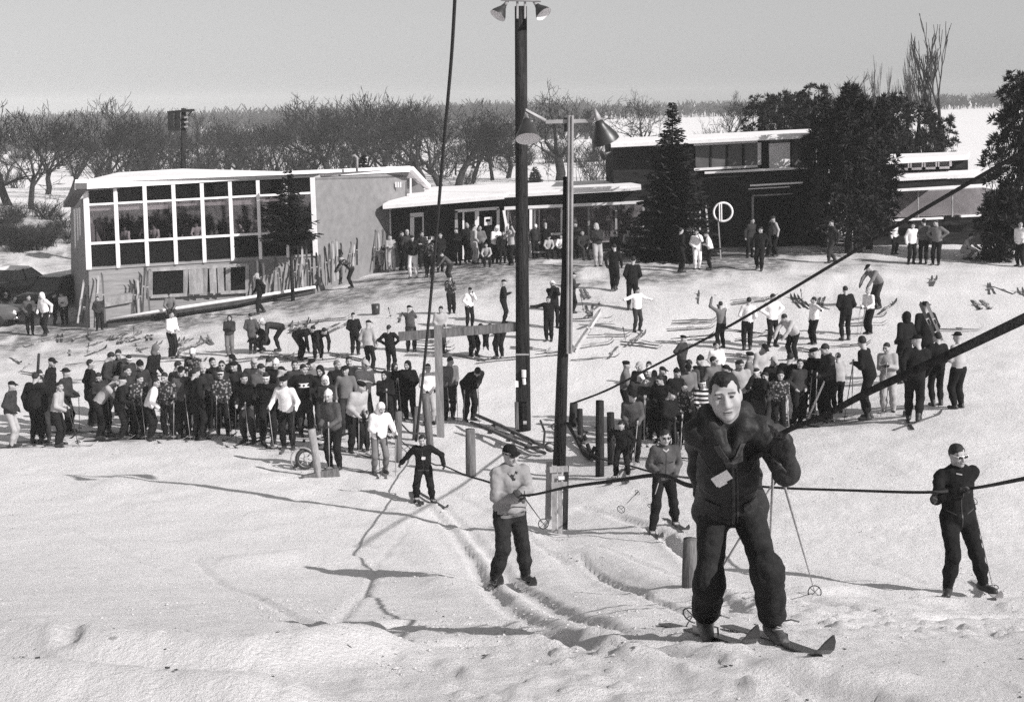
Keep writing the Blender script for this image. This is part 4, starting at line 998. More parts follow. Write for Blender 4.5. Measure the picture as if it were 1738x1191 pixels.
for i in range(30):
    u = -60+i*32.0+rgt.uniform(-6, 6); y = rgt.uniform(170, 235)
    plant_tree(rgt.choice(['oak0', 'oak1', 'oak2', 'oak3', 'elm0', 'elm1', 'elm2']), 'bare_tree', 'leafless tree in the wood behind the left and middle lodges', 'tree', u, y, rgt.uniform(212, 256), rgt.uniform(0, 6.28), G_OAK, sx=1.15)
plant_tree('big_oak', 'oak_tree', 'big spreading bare oak standing alone behind the centre roofs', 'tree', 950, 158, 132, 1.1, sx=1.05)
plant_tree('oak2', 'oak_tree', 'bare oak above the left end of the two storey lodge', 'tree', 1090, 190, 148, 2.0)
plant_tree('oak4', 'oak_tree', 'bare oak between the tall spruce and the pines', 'tree', 1224, 180, 152, .6)
plant_tree('oak1', 'bare_tree', 'small bare tree right of the big spreading oak', 'tree', 1010, 215, 178, 3.0)
plant_tree('elm1', 'bare_tree', 'bare tree poking out behind the pines left of large pine', 'tree', 1335, 160, 146, 1.0)
plant_tree('oak3', 'bare_tree', 'bare tree top showing over the large dark pine', 'tree', 1412, 120, 122, 1.5)
plant_tree('oak5', 'bare_tree', 'low bare tree in the snowfield left of the lone oak', 'tree', 862, 165, 262, 2.2)
plant_tree('poplar0', 'poplar_tree', 'tallest bare poplar with many upright stems at right', 'tree', 1602, 130, 22, .4, sx=1.25)
plant_tree('poplar1', 'poplar_tree', 'slim bare poplar left of the tallest one', 'tree', 1530, 140, 66, 2.4, sx=.6)
plant_tree('poplar0', 'poplar_tree', 'thin leaning bare poplar nearest the large pine', 'tree', 1482, 150, 94, 1.4, sx=.55)
plant_tree('poplar1', 'poplar_tree', 'lowest slender bare poplar among the pines', 'tree', 1502, 155, 112, 3.4, sx=.6)
# conifers
def conifer(name, label, tc, u, v, y=None, mat_=None):
    p = hit(u, v) if y is None else Vector((ray(u, 300)[0]/ray(u, 300)[1]*y, y, 0)); p.z = tz(p.x, p.y)
    o = thing(name, label, 'tree', p); part('trunk', tc[0], M_BARK, o, True, (0, 0, 0)); part('crown', tc[1], mat_ or M_NEEDLE, o, False, (0, 0, 0)); return o
p = P(487, 290, 61.6); conifer('spruce_tree', 'spruce with a bare lower trunk standing before the glazed front', spruce(3, p.z-tz(p.x, 61.6), 2.1, .45, 1.4), 488, 500, 61.6)
p = P(1141, 172, 63.0); conifer('spruce_tree', 'tall pointed spruce in front of the two storey lodge', spruce(4, p.z-tz(p.x, 63), 2.0, .03, 1.7), 1141, 430, 63.0)
p = P(618, 262, 84); conifer('spruce_tree', 'dark little spruce peeking over the left lodge roof', spruce(5, p.z-tz(p.x, 84), 1.3), 618, 400, 84)
p = P(908, 283, 155); conifer('spruce_tree', 'tiny lone conifer in the snowfield behind the centre roof', spruce(6, p.z-tz(p.x, 155), .8), 908, 305, 155)
p = P(1180, 240, 95); conifer('spruce_tree', 'dark bushy conifer at roof level behind the tall spruce', spruce(7, p.z-tz(p.x, 95), 1.5), 1200, 300, 95)
PINES = [(1442,150,63.2,2.0,330,.12,'large dark pine standing in front of the right lodge'),(1478,166,64.5,1.5,170,.2,'dark pine close against the right side of the large pine'),(1400,172,66.0,1.2,120,.3,'pine crowding the left side of the large pine'),
 (1292,166,84,1.5,90,.4,'pine above the roof door, leftmost of the pines'),(1322,160,88,1.6,100,.4,'second pine above the two storey roof'),(1350,158,90,1.6,100,.4,'third pine above the two storey roof, beside the bare treetop'),(1380,150,84,1.7,110,.4,'pine just left of the large pine, above the roof end'),
 (1506,164,76,1.6,120,.3,'ragged pine behind and right of the large pine'),(1556,178,82,1.5,100,.3,'ragged pine standing under the slim poplar'),(1592,200,86,1.4,80,.3,'low pine at the foot of the tallest poplar'),
 (1742,128,61,1.9,280,.15,'big dark pine at the right picture edge'),(1700,330,60,1.0,90,.05,'low dark evergreen bush under the right edge pine')]
for k, (u, vt, y, rad, n, low, lab) in enumerate(PINES):
    x = ray(u, 300)[0]/ray(u, 300)[1]*y; conifer('pine_tree', lab, pine(100+k, P(u, vt, y).z-tz(x, y), rad, n, low, 'round' if n < 300 else 'cone'), u, 400, y, M_NEEDLE2)
# thicket shrubs
SH = [shrub(i).mesh('shrub', M_TWIG) for i in range(4)]
for k in range(84):
    u = rgt.uniform(-80, 1010) if k < 54 else rgt.uniform(960, 1640)
    y = rgt.uniform(150, 225) if k < 54 else rgt.uniform(120, 230)
    if 800 < u < 960 and y < 190: y = rgt.uniform(195, 235)
    d = ray(u, 300); x = d[0]/d[1]*y; o = link('shrub', rgt.choice(SH), None, (x, y, tz(x, y))); s = rgt.uniform(1.0, 2.3); o.scale = (s*1.3, s*1.3, s); o.rotation_euler = (0, 0, rgt.uniform(0, 6.28))
    tag(o, 'bare brush growing low among the trees behind the lodges', 'shrub', 'brush in the wood behind the lodges')
for k in range(46):
    u = rgt.uniform(-40, 118); v = rgt.uniform(368, 428); p = hit(u, v); o = link('shrub', rgt.choice(SH), None, p); s = rgt.uniform(.35, .8); o.scale = (s*1.6, s*1.6, s); o.rotation_euler = (0, 0, rgt.uniform(0, 6.28))
    tag(o, 'low scrub on the bank behind the parked cars', 'shrub', 'scrub on the bank at left')
# distant wood on the horizon: one mass
def far_wood():
    m = MB(); rg = random.Random(9)
    def rowt(x, y, h):
        z = tz(x, y); m.tube([(x, y, z-1), (x, y, z+h*.5)], [.25, .15], 3, 0, False)
        for k in range(9):
            a = rg.uniform(0, 6.28); L = h*rg.uniform(.25, .5); z1 = z+h*rg.uniform(.15, .62); q = Vector((x, y, z1)); e = q+Vector((math.cos(a)*L*.6, math.sin(a)*L*.6, L*rg.uniform(.5, .9)))
            m.tube([q, e], [.26, .14], 3, 0, False)
    for k in range(3600):
        s = rg.uniform(-.46, .46); y = rg.uniform(640, 780) if k % 3 else rg.uniform(420, 560)
        if s < .06:
            if k % 3: rowt(s*(y*.5), y*.5, rg.uniform(2.5, 4.5))
            rowt(s*(y*.95), y*.95, rg.uniform(6.5, 11.0))
            continue
        if k % 3 == 0 and s < .40: continue
        rowt(s*y, y, rg.uniform(4.5, 8.5))
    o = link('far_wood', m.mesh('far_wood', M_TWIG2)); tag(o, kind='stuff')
far_wood()
# ------------------------------------------------------------------ the crowd: (u, v of the feet, v of the head top, facing, pose, jacket, trousers, head wear, label, extras)
GL1 = 'skiers waiting in the left lift line'; GR1 = 'skiers waiting in the right lift line'; GY = 'people on the open snow yard'; GB = 'people in front of the lodges'
CROWD = [
(22,759,648,95,'pocket','d','l','cap','person in charcoal jacket, cap and pale trousers, farthest left of the left line',GL1,{}),
(63,753,634,165,'stand','k','k','hair','broad person all in black with back turned, near left edge of the left line',GL1,dict(bulk=1.12)),
(77,748,637,-10,'pocket','k','d','hair+glasses','person in dark glasses looking out beside the broad black back',GL1,{}),
(100,757,648,80,'pole','l','k','hair','person in pale jacket and black trousers at the left end of the line',GL1,{}),
(115,734,625,85,'pole','d','k','brim','person in dark brimmed hat behind the pale jacket at far left',GL1,{}),
(89,722,606,100,'stand','k','k','cap','tall dark person standing highest in the far left cluster',GL1,{}),
(69,737,628,60,'stand','d','k','hair','dark haired person half hidden in the far left cluster',GL1,{}),
(157,722,610,120,'pocket','k','k','hair','person in long black coat, first of the main left line',GL1,dict(hem=-.26)),
(182,708,597,80,'look','d','k','hair','bareheaded boy in charcoal jacket looking down, second head of the left line',GL1,{}),
(204,702,590,40,'stand','d','d','hair+goggles:g','person with goggles pushed up, high behind the left line',GL1,{}),
(219,706,602,70,'look','d','k','band:w+band_hair','person with white headband looking down in left line',GL1,{}),
(258,692,578,75,'lean','k','k','hood:g','tall person in grey hood and black jacket leaning over the left line',GL1,{}),
(219,736,619,20,'pole','d','k','hair','dark haired person facing out behind the seated looking pair in left line',GL1,{}),
(237,742,632,15,'chest','p','k','long_hair','curly haired person in dark patterned jacket handling gloves in left line',GL1,{}),
(170,743,640,85,'stoop','l','k','hair:g','grey haired person in light jacket bending forward at left line front',GL1,dict(hairtone='g')),
(178,734,631,30,'look','d','k','hair','person with lowered face between light jacket and rucksack in left line',GL1,{}),
(207,746,637,100,'pole','k','k','cap','person in black with rucksack and one pale ski pole, left line front',GL1,dict(bulk=1.1)),
(256,746,640,70,'poleout','w','k','hair','person in white knitted sweater leaning on two ski poles, left line front',GL1,{}),
(289,743,628,10,'stand','p','k','hair','person in patterned jacket right of the white knitted sweater',GL1,{}),
(314,742,613,-5,'pole','c','k','cap','person in plain grey sweater and dark cap, middle of the left line',GL1,dict(bulk=1.05)),
(333,702,588,-15,'chest','p','k','cap:w','person in white cap and mottled jacket behind the grey sweater',GL1,{}),
(337,747,622,155,'point','k','k','hair','person in black seen from behind reaching an arm to the right in left line',GL1,{}),
(381,728,608,20,'pocket','d','k','hair+glasses','person in sunglasses behind the goggled skier of left line',GL1,{}),
(394,716,598,40,'stand','k','k','cap','dark capped person high at the back, centre of left line',GL1,{}),
(379,740,623,-10,'pole','p','k','band:w+band_hair+goggles','goggled skier with white headband and mottled jacket in left line',GL1,{}),
(424,751,614,-20,'lean','k','d','hair','bareheaded person in black jacket leaning on a pole, charcoal trousers',GL1,{}),
(433,726,602,15,'stand','d','k','cap:l','person in light cap and dark sweater, back row of left line',GL1,{}),
(452,715,602,160,'stoop','k','k','hair','dark shoulder bent away in the back row of left line',GL1,{}),
(456,752,627,15,'poleout','k','k','band:w+band_hair','person in black with striped mittens and white headband',GL1,dict(hand='n')),
(478,735,619,100,'stand','d','k','cap','person in dark cap just behind the white anorak of left line',GL1,{}),
(490,762,632,10,'poleout','w','k','beret','skier in white anorak and black beret leaning on poles at left line front',GL1,{}),
(520,740,612,5,'hip','k','d','hair','person in black sweater with white patterned chest band',GL1,dict(chest=1)),
(552,736,615,5,'pocket','k','d','hood','person in black hood right of the patterned chest band sweater',GL1,{}),
(559,746,632,-5,'chest','d','d','hood:w','small person in white knitted hood peering out in left line',GL1,{}),
(569,797,655,-3,'pole','c','k','knit:w','skier in white knit hat and grey sweater stepping out in front of left line',GL1,{}),
(589,735,615,20,'stand','g','d','cap','person in dark cap and grey jacket behind the left line leader',GL1,{}),
(597,721,599,0,'stand','d','k','hair','tall dark haired person at the back right of left line',GL1,{}),
(619,727,604,15,'fold','l','k','cap:l','person in light sweater and light cap at right end of left line back row',GL1,{}),
(603,768,640,25,'lean','l','k','beret','person in light jacket and dark beret reaching forward at tow start',GL1,{}),
(618,765,667,15,'pole','k','k','hair','person in black almost hidden behind the white hooded anorak',GL1,{}),
(645,803,675,10,'ready','w','g','hood:w','skier in white hooded anorak and grey trousers waiting to take the rope',GL1,{}),
(657,734,624,5,'chest','k','k','hood','small child in black hood right of the left line',GL1,dict(minh=1)),
(675,710,611,0,'chest','k','d','hood:d','person in dark hood between child and tall hooded skier',GL1,{}),
(697,713,607,-5,'pocket','k','k','hood','tall person in black hood and baggy black suit beside the wooden post',GL1,{}),
(728,719,611,10,'pole','w','l','band:w+band_hair','person in white sweater and pale trousers behind the slanting cable',GL1,{}),
(763,711,599,-15,'pole','g','d','hair','person in grey jacket just right of the wooden beam post',GL1,{}),
(796,714,618,15,'slump','k','k','hair','person in black bowed over ski poles right of the beam post',GL1,{}),
(243,726,606,30,'stand','d','k','knit','person in dark knit hat between curly hair and grey hood in left line',GL1,{}),
(302,728,612,60,'pocket','k','d','hair','dark figure wedged left of the plain grey sweater',GL1,{}),
(352,733,613,-20,'pole','d','k','knit:l','person in light knit hat right of the reaching black back',GL1,{}),
(366,722,603,20,'stand','k','k','hair','dark haired person in the gap left of the goggled skier',GL1,{}),
(407,727,609,-30,'pocket','d','k','beret','person in dark beret beside the bareheaded leaning skier',GL1,{}),
(444,732,613,30,'look','c','k','hair','person in dark grey jacket left of the striped mittens',GL1,{}),
(470,724,606,-10,'stand','k','k','knit:w','person in white knit hat in the back row behind the black beret',GL1,{}),
(505,728,606,40,'stand','d','k','hair','dark haired person left of the patterned chest band',GL1,{}),
(537,727,604,-10,'chest','g','k','cap','person in grey jacket between chest band and black hood',GL1,{}),
(575,726,606,10,'stand','k','k','hair:g','grey haired person behind the white knitted hood',GL1,dict(hairtone='g')),
(1079,739,626,0,'pocket','d','k','cap:w','person in white cap low among the right line left part',GR1,{}),
(1144,734,621,10,'stand','k','k','knit','person in dark knit hat beside the dark glasses of right line',GR1,{}),
(1178,722,605,-20,'chest','c','k','hair','person in dark grey jacket left of the tall knit hat',GR1,{}),
(1226,732,613,10,'stand','k','k','cap','dark capped person close behind the foreground skier\'s face',GR1,{}),
(1305,716,600,20,'stand','k','k','cap:l','person in light cap behind the dark grey anorak',GR1,{}),
(1322,738,624,-10,'pole','p','k','hair','person in mottled jacket left of the white trousers',GR1,{}),
(1352,722,606,30,'pocket','d','k','hair','dark person between white trousers and side striped trousers',GR1,{}),
(1388,708,587,-30,'stand','k','k','beret','person in black beret behind the open dark jacket',GR1,{}),
# open yard behind the left line
(292,608,527,60,'pole','w','k','hair','person in white jacket and black trousers standing alone behind left line',GY,{}),
(391,604,536,5,'chest','d','g','hood:d','person in dark hooded coat and grey trousers facing the camera in yard',GY,{}),
(429,601,540,170,'pocket','c','k','hair','person in grey coat seen from behind beside the hooded coat',GY,dict(hem=-.2)),
(446,597,None,-60,'squat','k','k','cap','small dark figure crouching beside the grey coat',GY,{}),
(474,596,None,-80,'bend','d','k','cap:w','bent person with white cap fastening bindings, left of three benders',GY,{}),
(510,611,None,75,'bend','k','k','hair','bent person all in black reaching to skis, middle of three benders',GY,{}),
(540,611,None,20,'bend','k','k','hair','bent person with hanging arms, right of three benders',GY,{}),
(603,603,529,170,'pocket','k','k','cap','person in black with back turned beside the light jacket in yard',GY,{}),
(627,634,542,150,'stand','l','k','cap','person in light jacket and black trousers walking away behind left line',GY,{}),
(664,635,549,165,'hip','k','k','hair','person in black with hand on hip and back turned, left of crossbeam',GY,{}),
(698,597,516,175,'faceboth','c','d','cap','person in grey coat behind the left end of the crossbeam',GY,dict(hem=-.25)),
(748,599,516,20,'pole','l','d','hair','person in light jacket behind the top of the beam post',GY,{}),
(443,533,463,-70,'walk','k','k','cap:l','person in dark suit and light cap striding past the glazed lodge',GB,{}),
(767,533,479,10,'chest','p','k','cap','person in mottled black and white jacket near the slanting cable',GY,{}),
(797,556,497,20,'face','w','k','cap','person in white jacket raising a hand above the crossbeam',GY,{}),
(804,606,None,30,'bend','k','k','hair','bent person in black behind crossbeam, left one',GY,{}),
(848,607,None,-30,'bend','k','k','hair','bent person in black behind crossbeam beside tall pole',GY,{}),
(855,549,473,85,'chest','k','k','cap','person in black cap and suit in profile left of the tall pole',GY,{}),
(932,579,500,-10,'wide','k','k','hair','person in black with arms spread between the two light poles',GY,{}),
(940,557,474,10,'faceboth','k','k','cap:w','person in white cap behind the one with spread arms',GY,{}),
(972,531,461,100,'chest','d','k','cap','dark person half hidden by the nearer light pole',GY,{}),
(1042,494,413,160,'walk','k','k','hair','dark person walking towards the middle lodge, left of two',GY,{}),
(1073,526,426,170,'pocket','k','k','hair','dark person walking away behind the pointing white sweater',GY,dict(maxh=1)),
(1081,563,485,30,'wide','w','d','hair','person in white sweater with one arm stretched out to the right',GY,{}),
(1224,591,510,-150,'up','g','k','hair','person in grey jacket raising a pair of skis',GY,{}),
(1157,655,566,60,'hip','d','k','beret','person in dark jacket and beret standing behind the right line',GY,{}),
(1217,668,578,10,'pocket','w','k','hair','person in white jacket behind the foreground skier\'s head',GR1,{}),
# right line
(1061,716,607,80,'chest','g','k','beret','person in black beret and grey jacket at left end of the right line',GR1,{}),
(1088,722,608,5,'stand','d','k','cap:l','person in light cap in the back row of the right line',GR1,{}),
(1101,714,608,20,'stand','k','k','hair','dark haired person behind the light cap of right line',GR1,{}),
(1101,733,618,-5,'pocket','d','k','knit:w','person in white knit hat, left part of right line',GR1,{}),
(1117,726,617,30,'stand','k','k','cap','person in dark cap behind the right line under the rope',GR1,{}),
(1124,748,631,-5,'pole','k','k','hair+glasses','person in dark glasses and black coat in right line',GR1,dict(bulk=1.08)),
(1098,748,634,10,'chest','d','k','hair','person in dark jacket between grey jacket and dark glasses',GR1,{}),
(1075,785,654,5,'pole','c','k','cap','person in grey zip jacket with white badge, front of right line',GR1,{}),
(1135,778,655,20,'look','k','k','cap','person in black jacket looking down, trousers with a light stripe',GR1,{}),
(1163,728,612,40,'look','g','k','cap','person in dark hat and light grey shirt in right line',GR1,{}),
(1193,718,599,-5,'stand','d','k','knit','person in tall dark knit hat, back of right line',GR1,{}),
(1210,716,599,10,'stand','g','k','hair+glasses','person in sunglasses behind the tall knit hat',GR1,{}),
(1194,752,638,0,'pole','s','k','band:w+band_hair','person in boldly striped sweater left of the foreground skier',GR1,{}),
(1163,752,650,15,'pocket','p','k','hair','person in mottled jacket left of the striped sweater',GR1,{}),
(1245,722,606,10,'stand','d','k','hair','dark haired person right above the foreground skier\'s head',GR1,{}),
(1268,708,593,60,'stand','g','k','beret','person in dark beret and grey jacket behind right line',GR1,{}),
(1257,724,606,-5,'stand','l','k','hair','person in light jacket right of the foreground skier\'s head',GR1,{}),
(1287,737,621,-10,'eat','k','d','band:w+band_hair','person with white headband holding mittens up at chest',GR1,{}),
(1301,732,634,-40,'pocket','c','d','hair','person in dark grey anorak beside the white headband',GR1,{}),
(1285,694,580,30,'look','l','k','cap','person in light jacket and cap bending behind right line',GR1,{}),
(1268,594,503,175,'pocket','w','k','hair','person in white sweater and black trousers, left of the yard trio',GY,{}),
(1310,588,497,20,'hip','w','k','hair','person in white sweater and dark ski trousers, middle of the yard trio',GY,{}),
(1347,612,None,-50,'stoop','l','k','hair','person in light jacket stooping to skis in the right yard',GY,{}),
(1381,585,503,-60,'point','w','k','hair','person in white sweater pointing left in the right yard',GY,{}),
(1435,578,486,-170,'pocket','k','k','hair','person in dark suit with back turned in the right yard',GY,{}),
(1475,567,488,-60,'pole','w','k','hair:l','fair haired person in white jacket beside the bent grey jacket',GY,dict(hairtone='l')),
(1490,523,449,-60,'stoop','g','d','cap','person in grey jacket stooping high in the right yard',GY,{}),
(1334,722,597,170,'pocket','k','w','hair','person in black jacket and white trousers with back turned, right line',GR1,dict(bulk=1.08)),
(1371,706,591,10,'chest','d','k','knit','person in dark knit hat and side striped black trousers, right line',GR1,{}),
(1405,714,571,-60,'look','d','k','hair','dark haired person in open dark jacket over white shirt, right line',GR1,{}),
(1422,700,598,170,'pole','l','k','hair','person in light jacket half behind the open dark jacket',GR1,{}),
(1474,712,565,-100,'chest','k','k','hair','tall dark person in profile right of the right line',GR1,dict(maxh=1)),
(1508,701,580,-20,'chest','l','l','hair','child in pale clothes between the dark backs at right',GR1,{}),
(1532,650,523,-150,'pocket','k','k','hood','bulky dark hooded person behind the right cluster',GR1,{}),
(1550,716,563,165,'walk','k','k','cap','dark person striding with back turned at the right cluster front',GR1,dict(maxh=1)),
(1570,636,503,170,'pocket','k','k','brim','person in black coat and brimmed hat carrying skis on shoulder',GR1,dict(maxh=1,hem=-.2)),
(1590,690,565,165,'pocket','k','k','hair','person in black with back turned left of the light jacket at right',GR1,{}),
(1626,694,564,-150,'chest','l','k','cap','person in light jacket and black trousers at right end of cluster',GR1,{}),
# lodge right
(1412,447,374,-90,'walk','d','d','hair','dark person striding left in front of the right lodge',GB,{}),
(1546,448,380,10,'stand','w','k','hair','person in white jacket, left of three outside the kiosk',GB,{}),
(1567,448,371,170,'stand','c','k','hair','person in grey jacket, middle of three outside the kiosk',GB,{}),
(1588,450,371,-30,'hip','g','k','hair','person with raised elbow, right of three outside the kiosk',GB,{}),
(1641,440,None,30,'squat','l','l','hair','person in pale clothes crouching on the snow outside the kiosk',GB,{}),
(1732,453,377,-60,'pocket','w','k','hair','person in white top cut by the right picture edge',GB,{}),
(1517,432,378,30,'stand','w','k','hair','person in white by the kiosk rail',GB,{}),
(1456,428,350,160,'stand','l','g','hair','pale figure standing under the kiosk roof by large pine',GB,{}),
(1155,462,386,110,'pocket','k','k','hair','person in dark suit, left of three in front of tall spruce',GB,{}),
(1183,458,389,0,'face','w','w','hair','person all in white, middle of three in front of tall spruce',GB,{}),
(1206,458,393,-90,'chest','w','k','hair','person in white jacket and dark trousers, right of three by spruce',GB,{}),
(1166,440,368,20,'stand','l','k','cap:w','person in light top near skis at the tall spruce',GB,{}),
(1289,459,385,-20,'walk','k','k','hair','dark person walking out from the right lodge door',GB,{}),
(1316,435,367,-70,'stand','l','k','hair','person in light jacket in the right lodge doorway shade',GB,{}),
(1302,436,368,90,'stand','k','k','hair','dark person in the right lodge doorway shade',GB,{}),
(1272,437,370,20,'stand','d','k','hair','dark person left of the right lodge doorway',GB,{}),
(1015,453,378,10,'chest','d','l','hood:l','person in light hood and dark jacket by the porch bench',GB,{}),
(1044,437,394,5,'sit','d','k','hair','seated person in dark jacket, left of the bench row by porch',GB,dict(seat=1)),
(1067,436,388,10,'sit','l','k','cap','seated person in light jacket, second of the bench row',GB,dict(seat=1)),
(1091,435,386,0,'sit','w','k','hair','seated person in white sweater, third of the bench row',GB,dict(seat=1)),
(1111,434,388,-10,'sit','k','k','hair','seated person in black, right end of the bench row',GB,dict(seat=1)),
(933,440,405,15,'sit','l','k','cap','seated person in light top left on the porch rail bench',GB,dict(seat=1)),
(951,439,398,-5,'sit','w','k','hair','seated person in white near the light metal pole',GB,dict(seat=1)),
(925,437,378,170,'stand','k','k','cap:l','person with pale cap standing behind the porch rail, left',GB,{}),
(908,438,380,10,'stand','d','k','cap:w','person with white cap standing in the porch corner',GB,{}),
(977,438,376,-20,'stand','d','k','hair','dark person standing behind the light metal pole at porch',GB,{}),
(993,441,390,20,'sit','d','d','hair','seated dark person right of the light metal pole at porch',GB,dict(seat=1)),
# middle lodge
(665,461,397,5,'fold','l','l','hair','person in pale mottled clothes at the stucco wall corner',GB,{}),
(702,472,397,-10,'faceboth','k','w','cap','person in black jacket and white trousers before the middle lodge',GB,{}),
(693,458,388,30,'stand','d','d','cap:l','person in light cap behind the white trousers',GB,{}),
(681,458,392,80,'stand','k','k','hair','dark person beside the pale mottled clothes at middle lodge',GB,{}),
(718,457,391,0,'chest','d','k','hair','person below the white framed window of middle lodge',GB,{}),
(728,471,400,150,'pocket','p','k','hair','dark mottled person right of the white trousers',GB,{}),
(747,462,394,20,'stand','k','k','hair','dark person between window and door of middle lodge',GB,{}),
(765,478,428,-60,'stoop','c','d','hair','grey bent figure in the lodge shade near the slanting cable',GB,{}),
(805,448,380,120,'face','l','l','hair','person in pale coat and pale trousers in front of the lodge door',GB,{}),
(815,446,381,0,'pocket','g','k','hair','person with light scarf beside the pale coat at lodge door',GB,{}),
(793,446,377,30,'stand','k','k','hair:l','fair haired person at the lodge door frame',GB,dict(hairtone='l')),
(840,448,383,10,'chest','w','k','hood:w','person in white hood and sweater right of the lodge door',GB,{}),
(827,454,412,0,'sit','l','k','hair','person in white sitting low before the lodge door',GB,dict(seat=1)),
(868,450,386,-50,'up','l','k','hair','person in light jacket raising an arm by the tall pole',GB,{}),
(853,448,391,20,'stand','k','k','hair','dark person between white hood and raised arm',GB,{}),
(778,449,386,-20,'stand','k','k','hair','dark person left of the pale coat at lodge door',GB,{}),
(878,446,388,40,'stand','d','k','cap','dark capped person just beyond the tall pole',GB,{}),
# left lodge
(573,483,412,175,'up','k','k','cap','person in dark suit lifting skis against the stucco wall',GB,{}),
(598,489,None,-80,'stoop','p','k','hair','person in mottled jacket stooping beside skis at the stucco wall',GB,{}),
(633,463,None,90,'bend','l','k','hair','person with pale back bent over a bench at stucco wall',GB,{}),
(52,568,502,20,'pocket','c','k','hair','person in dark coat left of the white coat by parked cars',GB,dict(hem=-.15)),
(79,569,498,-30,'walk','w','k','hood:w','person in long white hooded coat walking by parked cars',GB,dict(hem=-.2)),
(92,553,500,100,'stand','k','k','hair','dark person behind the white hooded coat by parked cars',GB,{}),
(111,550,498,0,'chest','w','k','hair','person in white jacket with folded hands at the lodge corner',GB,dict(hem=-.15)),
(169,561,509,30,'pocket','d','k','hair','dark person crouched by skis at lodge corner',GB,{}),
(292,545,497,20,'sit','g','d','hair','person sitting low by the white pipe under the glazed lodge',GB,dict(seat=1)),
]
ARMS['poleout2'] = ARMS['poleout']; POSE['poleout'] = dict(aL='poleout', aR='poleout', lean=10, nod=6)
PEOPLE = []
def gz(x, y): return tz(x, y)+.012
rgp = random.Random(11)
_dbg = []
for (u, vf, vh, fac, pose, j, t, hd, lab, grp, ex) in CROWD:
    p = hit(u, vf); ps = dict(POSE[pose]); fac += rgp.uniform(-22, 22) if grp in (GL1, GR1) else 0
    for k in ('hem',):
        if k in ex: ps[k] = ex[k]
    ps['bulk'] = ex.get('bulk', 1.0)*rgp.uniform(1.02, 1.22); ps['fat'] = rgp.uniform(1.0, 1.12); ps.setdefault('nod', rgp.uniform(-4, 16)); ps['yaw'] = rgp.uniform(-42, 42); ps['side'] = rgp.uniform(-5, 5); ps['twist'] = rgp.uniform(-12, 12)
    if pose in ('stand', 'pocket', 'chest', 'pole', 'look', 'poleout', 'fold'): ps['lean'] = ps.get('lean', 2)+rgp.uniform(-2, 13)*rgp.random()*1.4
    ps.setdefault('stance', rgp.uniform(.085, .13)); ps['baggy'] = rgp.uniform(1.05, 1.32)
    if pose in ('stand', 'pocket', 'chest', 'pole', 'look', 'hip'):
        k = rgp.random()
        if k < .3: ps['hx'] = rgp.choice((-.03, .03))
        if pose == 'stand' and k > .5: ps['aL'] = rgp.choice(('pocket', 'chest', 'down', 'pole'))
    if vh is None: s = rgp.uniform(.97, 1.02)
    else:
        J = skeleton(ps); top = (J['head']+J['Rh'] @ v3(0, .01, .135))[2]
        Ht = (vf-vh)*math.hypot(p.x, p.y)/F*1.0
        s = Ht/top; _dbg.append((u, vf, round(p.y, 1), round(s*1.75, 2)))
        s = min(max(s, .72 if ex.get('minh') else .84), 1.14 if ex.get('maxh') else 1.09)
    o, J = person(p, fac+(90 if False else 0), s, ps, j, t, hd, lab, grp, hand=ex.get('hand', rgp.choice('ddds')), h=.024 if p.y < 45 else .028, hairtone=ex.get('hairtone', 'k'))
    o['_seat'] = 1 if ex.get('seat') else 0
    PEOPLE.append((o, J, p, s, fac, pose, grp, ex))
    if ex.get('chest'):
        def CP(a, z): return J['hip']+J['R'] @ v3(.185*math.sin(a), -.142*math.cos(a)-.012, z)
        k = MB()
        for q in range(6):
            a0, a1 = -1.0+q/3, -1.0+(q+1)/3; k.add([CP(a0, .30), CP(a1, .30), CP(a1, .40), CP(a0, .40)], [(0, 1, 2, 3)])
        link('chest_band', k.mesh('chest_band', cloth('w')), o); k = MB()
        for q in (-.55, 0, .55):
            c = CP(q, .35); n_ = J['R'] @ v3(0, -.006, 0); k.add([c+n_+J['R'] @ v3(-.032, 0, 0), c+n_+J['R'] @ v3(0, 0, -.036), c+n_+J['R'] @ v3(.032, 0, 0), c+n_+J['R'] @ v3(0, 0, .036)], [(0, 1, 2, 3)])
        link('chest_pattern', k.mesh('chest_pattern', cloth('k')), o)
if DEBUG:
    for d in _dbg: print('PERSON', d)
for o, *_ in PEOPLE: del o['_seat']
# ------------------------------------------------------------------ skis and poles
def ski_mesh(name, mi, L=2.0, W=.082, front=1.02, th=.016):
    """runs along -Y (tip) with the boot at the origin; upturned pointed tip"""
    st = [(L-front, 0, 1.0), (L-front-.05, 0, 1.0), (.3, .0, .92), (0, .008, .88), (-.3, .0, .95), (-(front-.30), 0, 1.08), (-(front-.20), .012, 1.1), (-(front-.12), .042, 1.0), (-(front-.05), .085, .66), (-front, .118, .14)]
    m = MB(); b = []
    for y, z, w in st:
        h = W*w/2; t = th*(1.0 if abs(y) < .4 else .6); b += [(-h, y, z), (h, y, z), (h, y, z+t), (-h, y, z+t)]
    m.v = b; n = len(st)
    for i in range(n-1):
        for k in range(4): m.f.append((i*4+k, i*4+(k+1) % 4, i*4+4+(k+1) % 4, i*4+4+k)); m.mi.append(0)
    m.f += [(3, 2, 1, 0), ((n-1)*4, (n-1)*4+1, (n-1)*4+2, (n-1)*4+3)]; m.mi += [0, 0]
    return m.mesh(name, M_SKIW[mi])
SKI = [ski_mesh('ski', i) for i in range(4)]
def binding_mesh():
    m = MB(); m.box(-.035, .035, -.16, -.10, .022, .05); m.box(-.042, -.036, -.17, .12, .02, .055); m.box(.036, .042, -.17, .12, .02, .055); m.tube([(-.04, .12, .05), (0, .16, .06), (.04, .12, .05)], .006, 4)
    return m.mesh('binding', M_METAL)
BIND = binding_mesh()
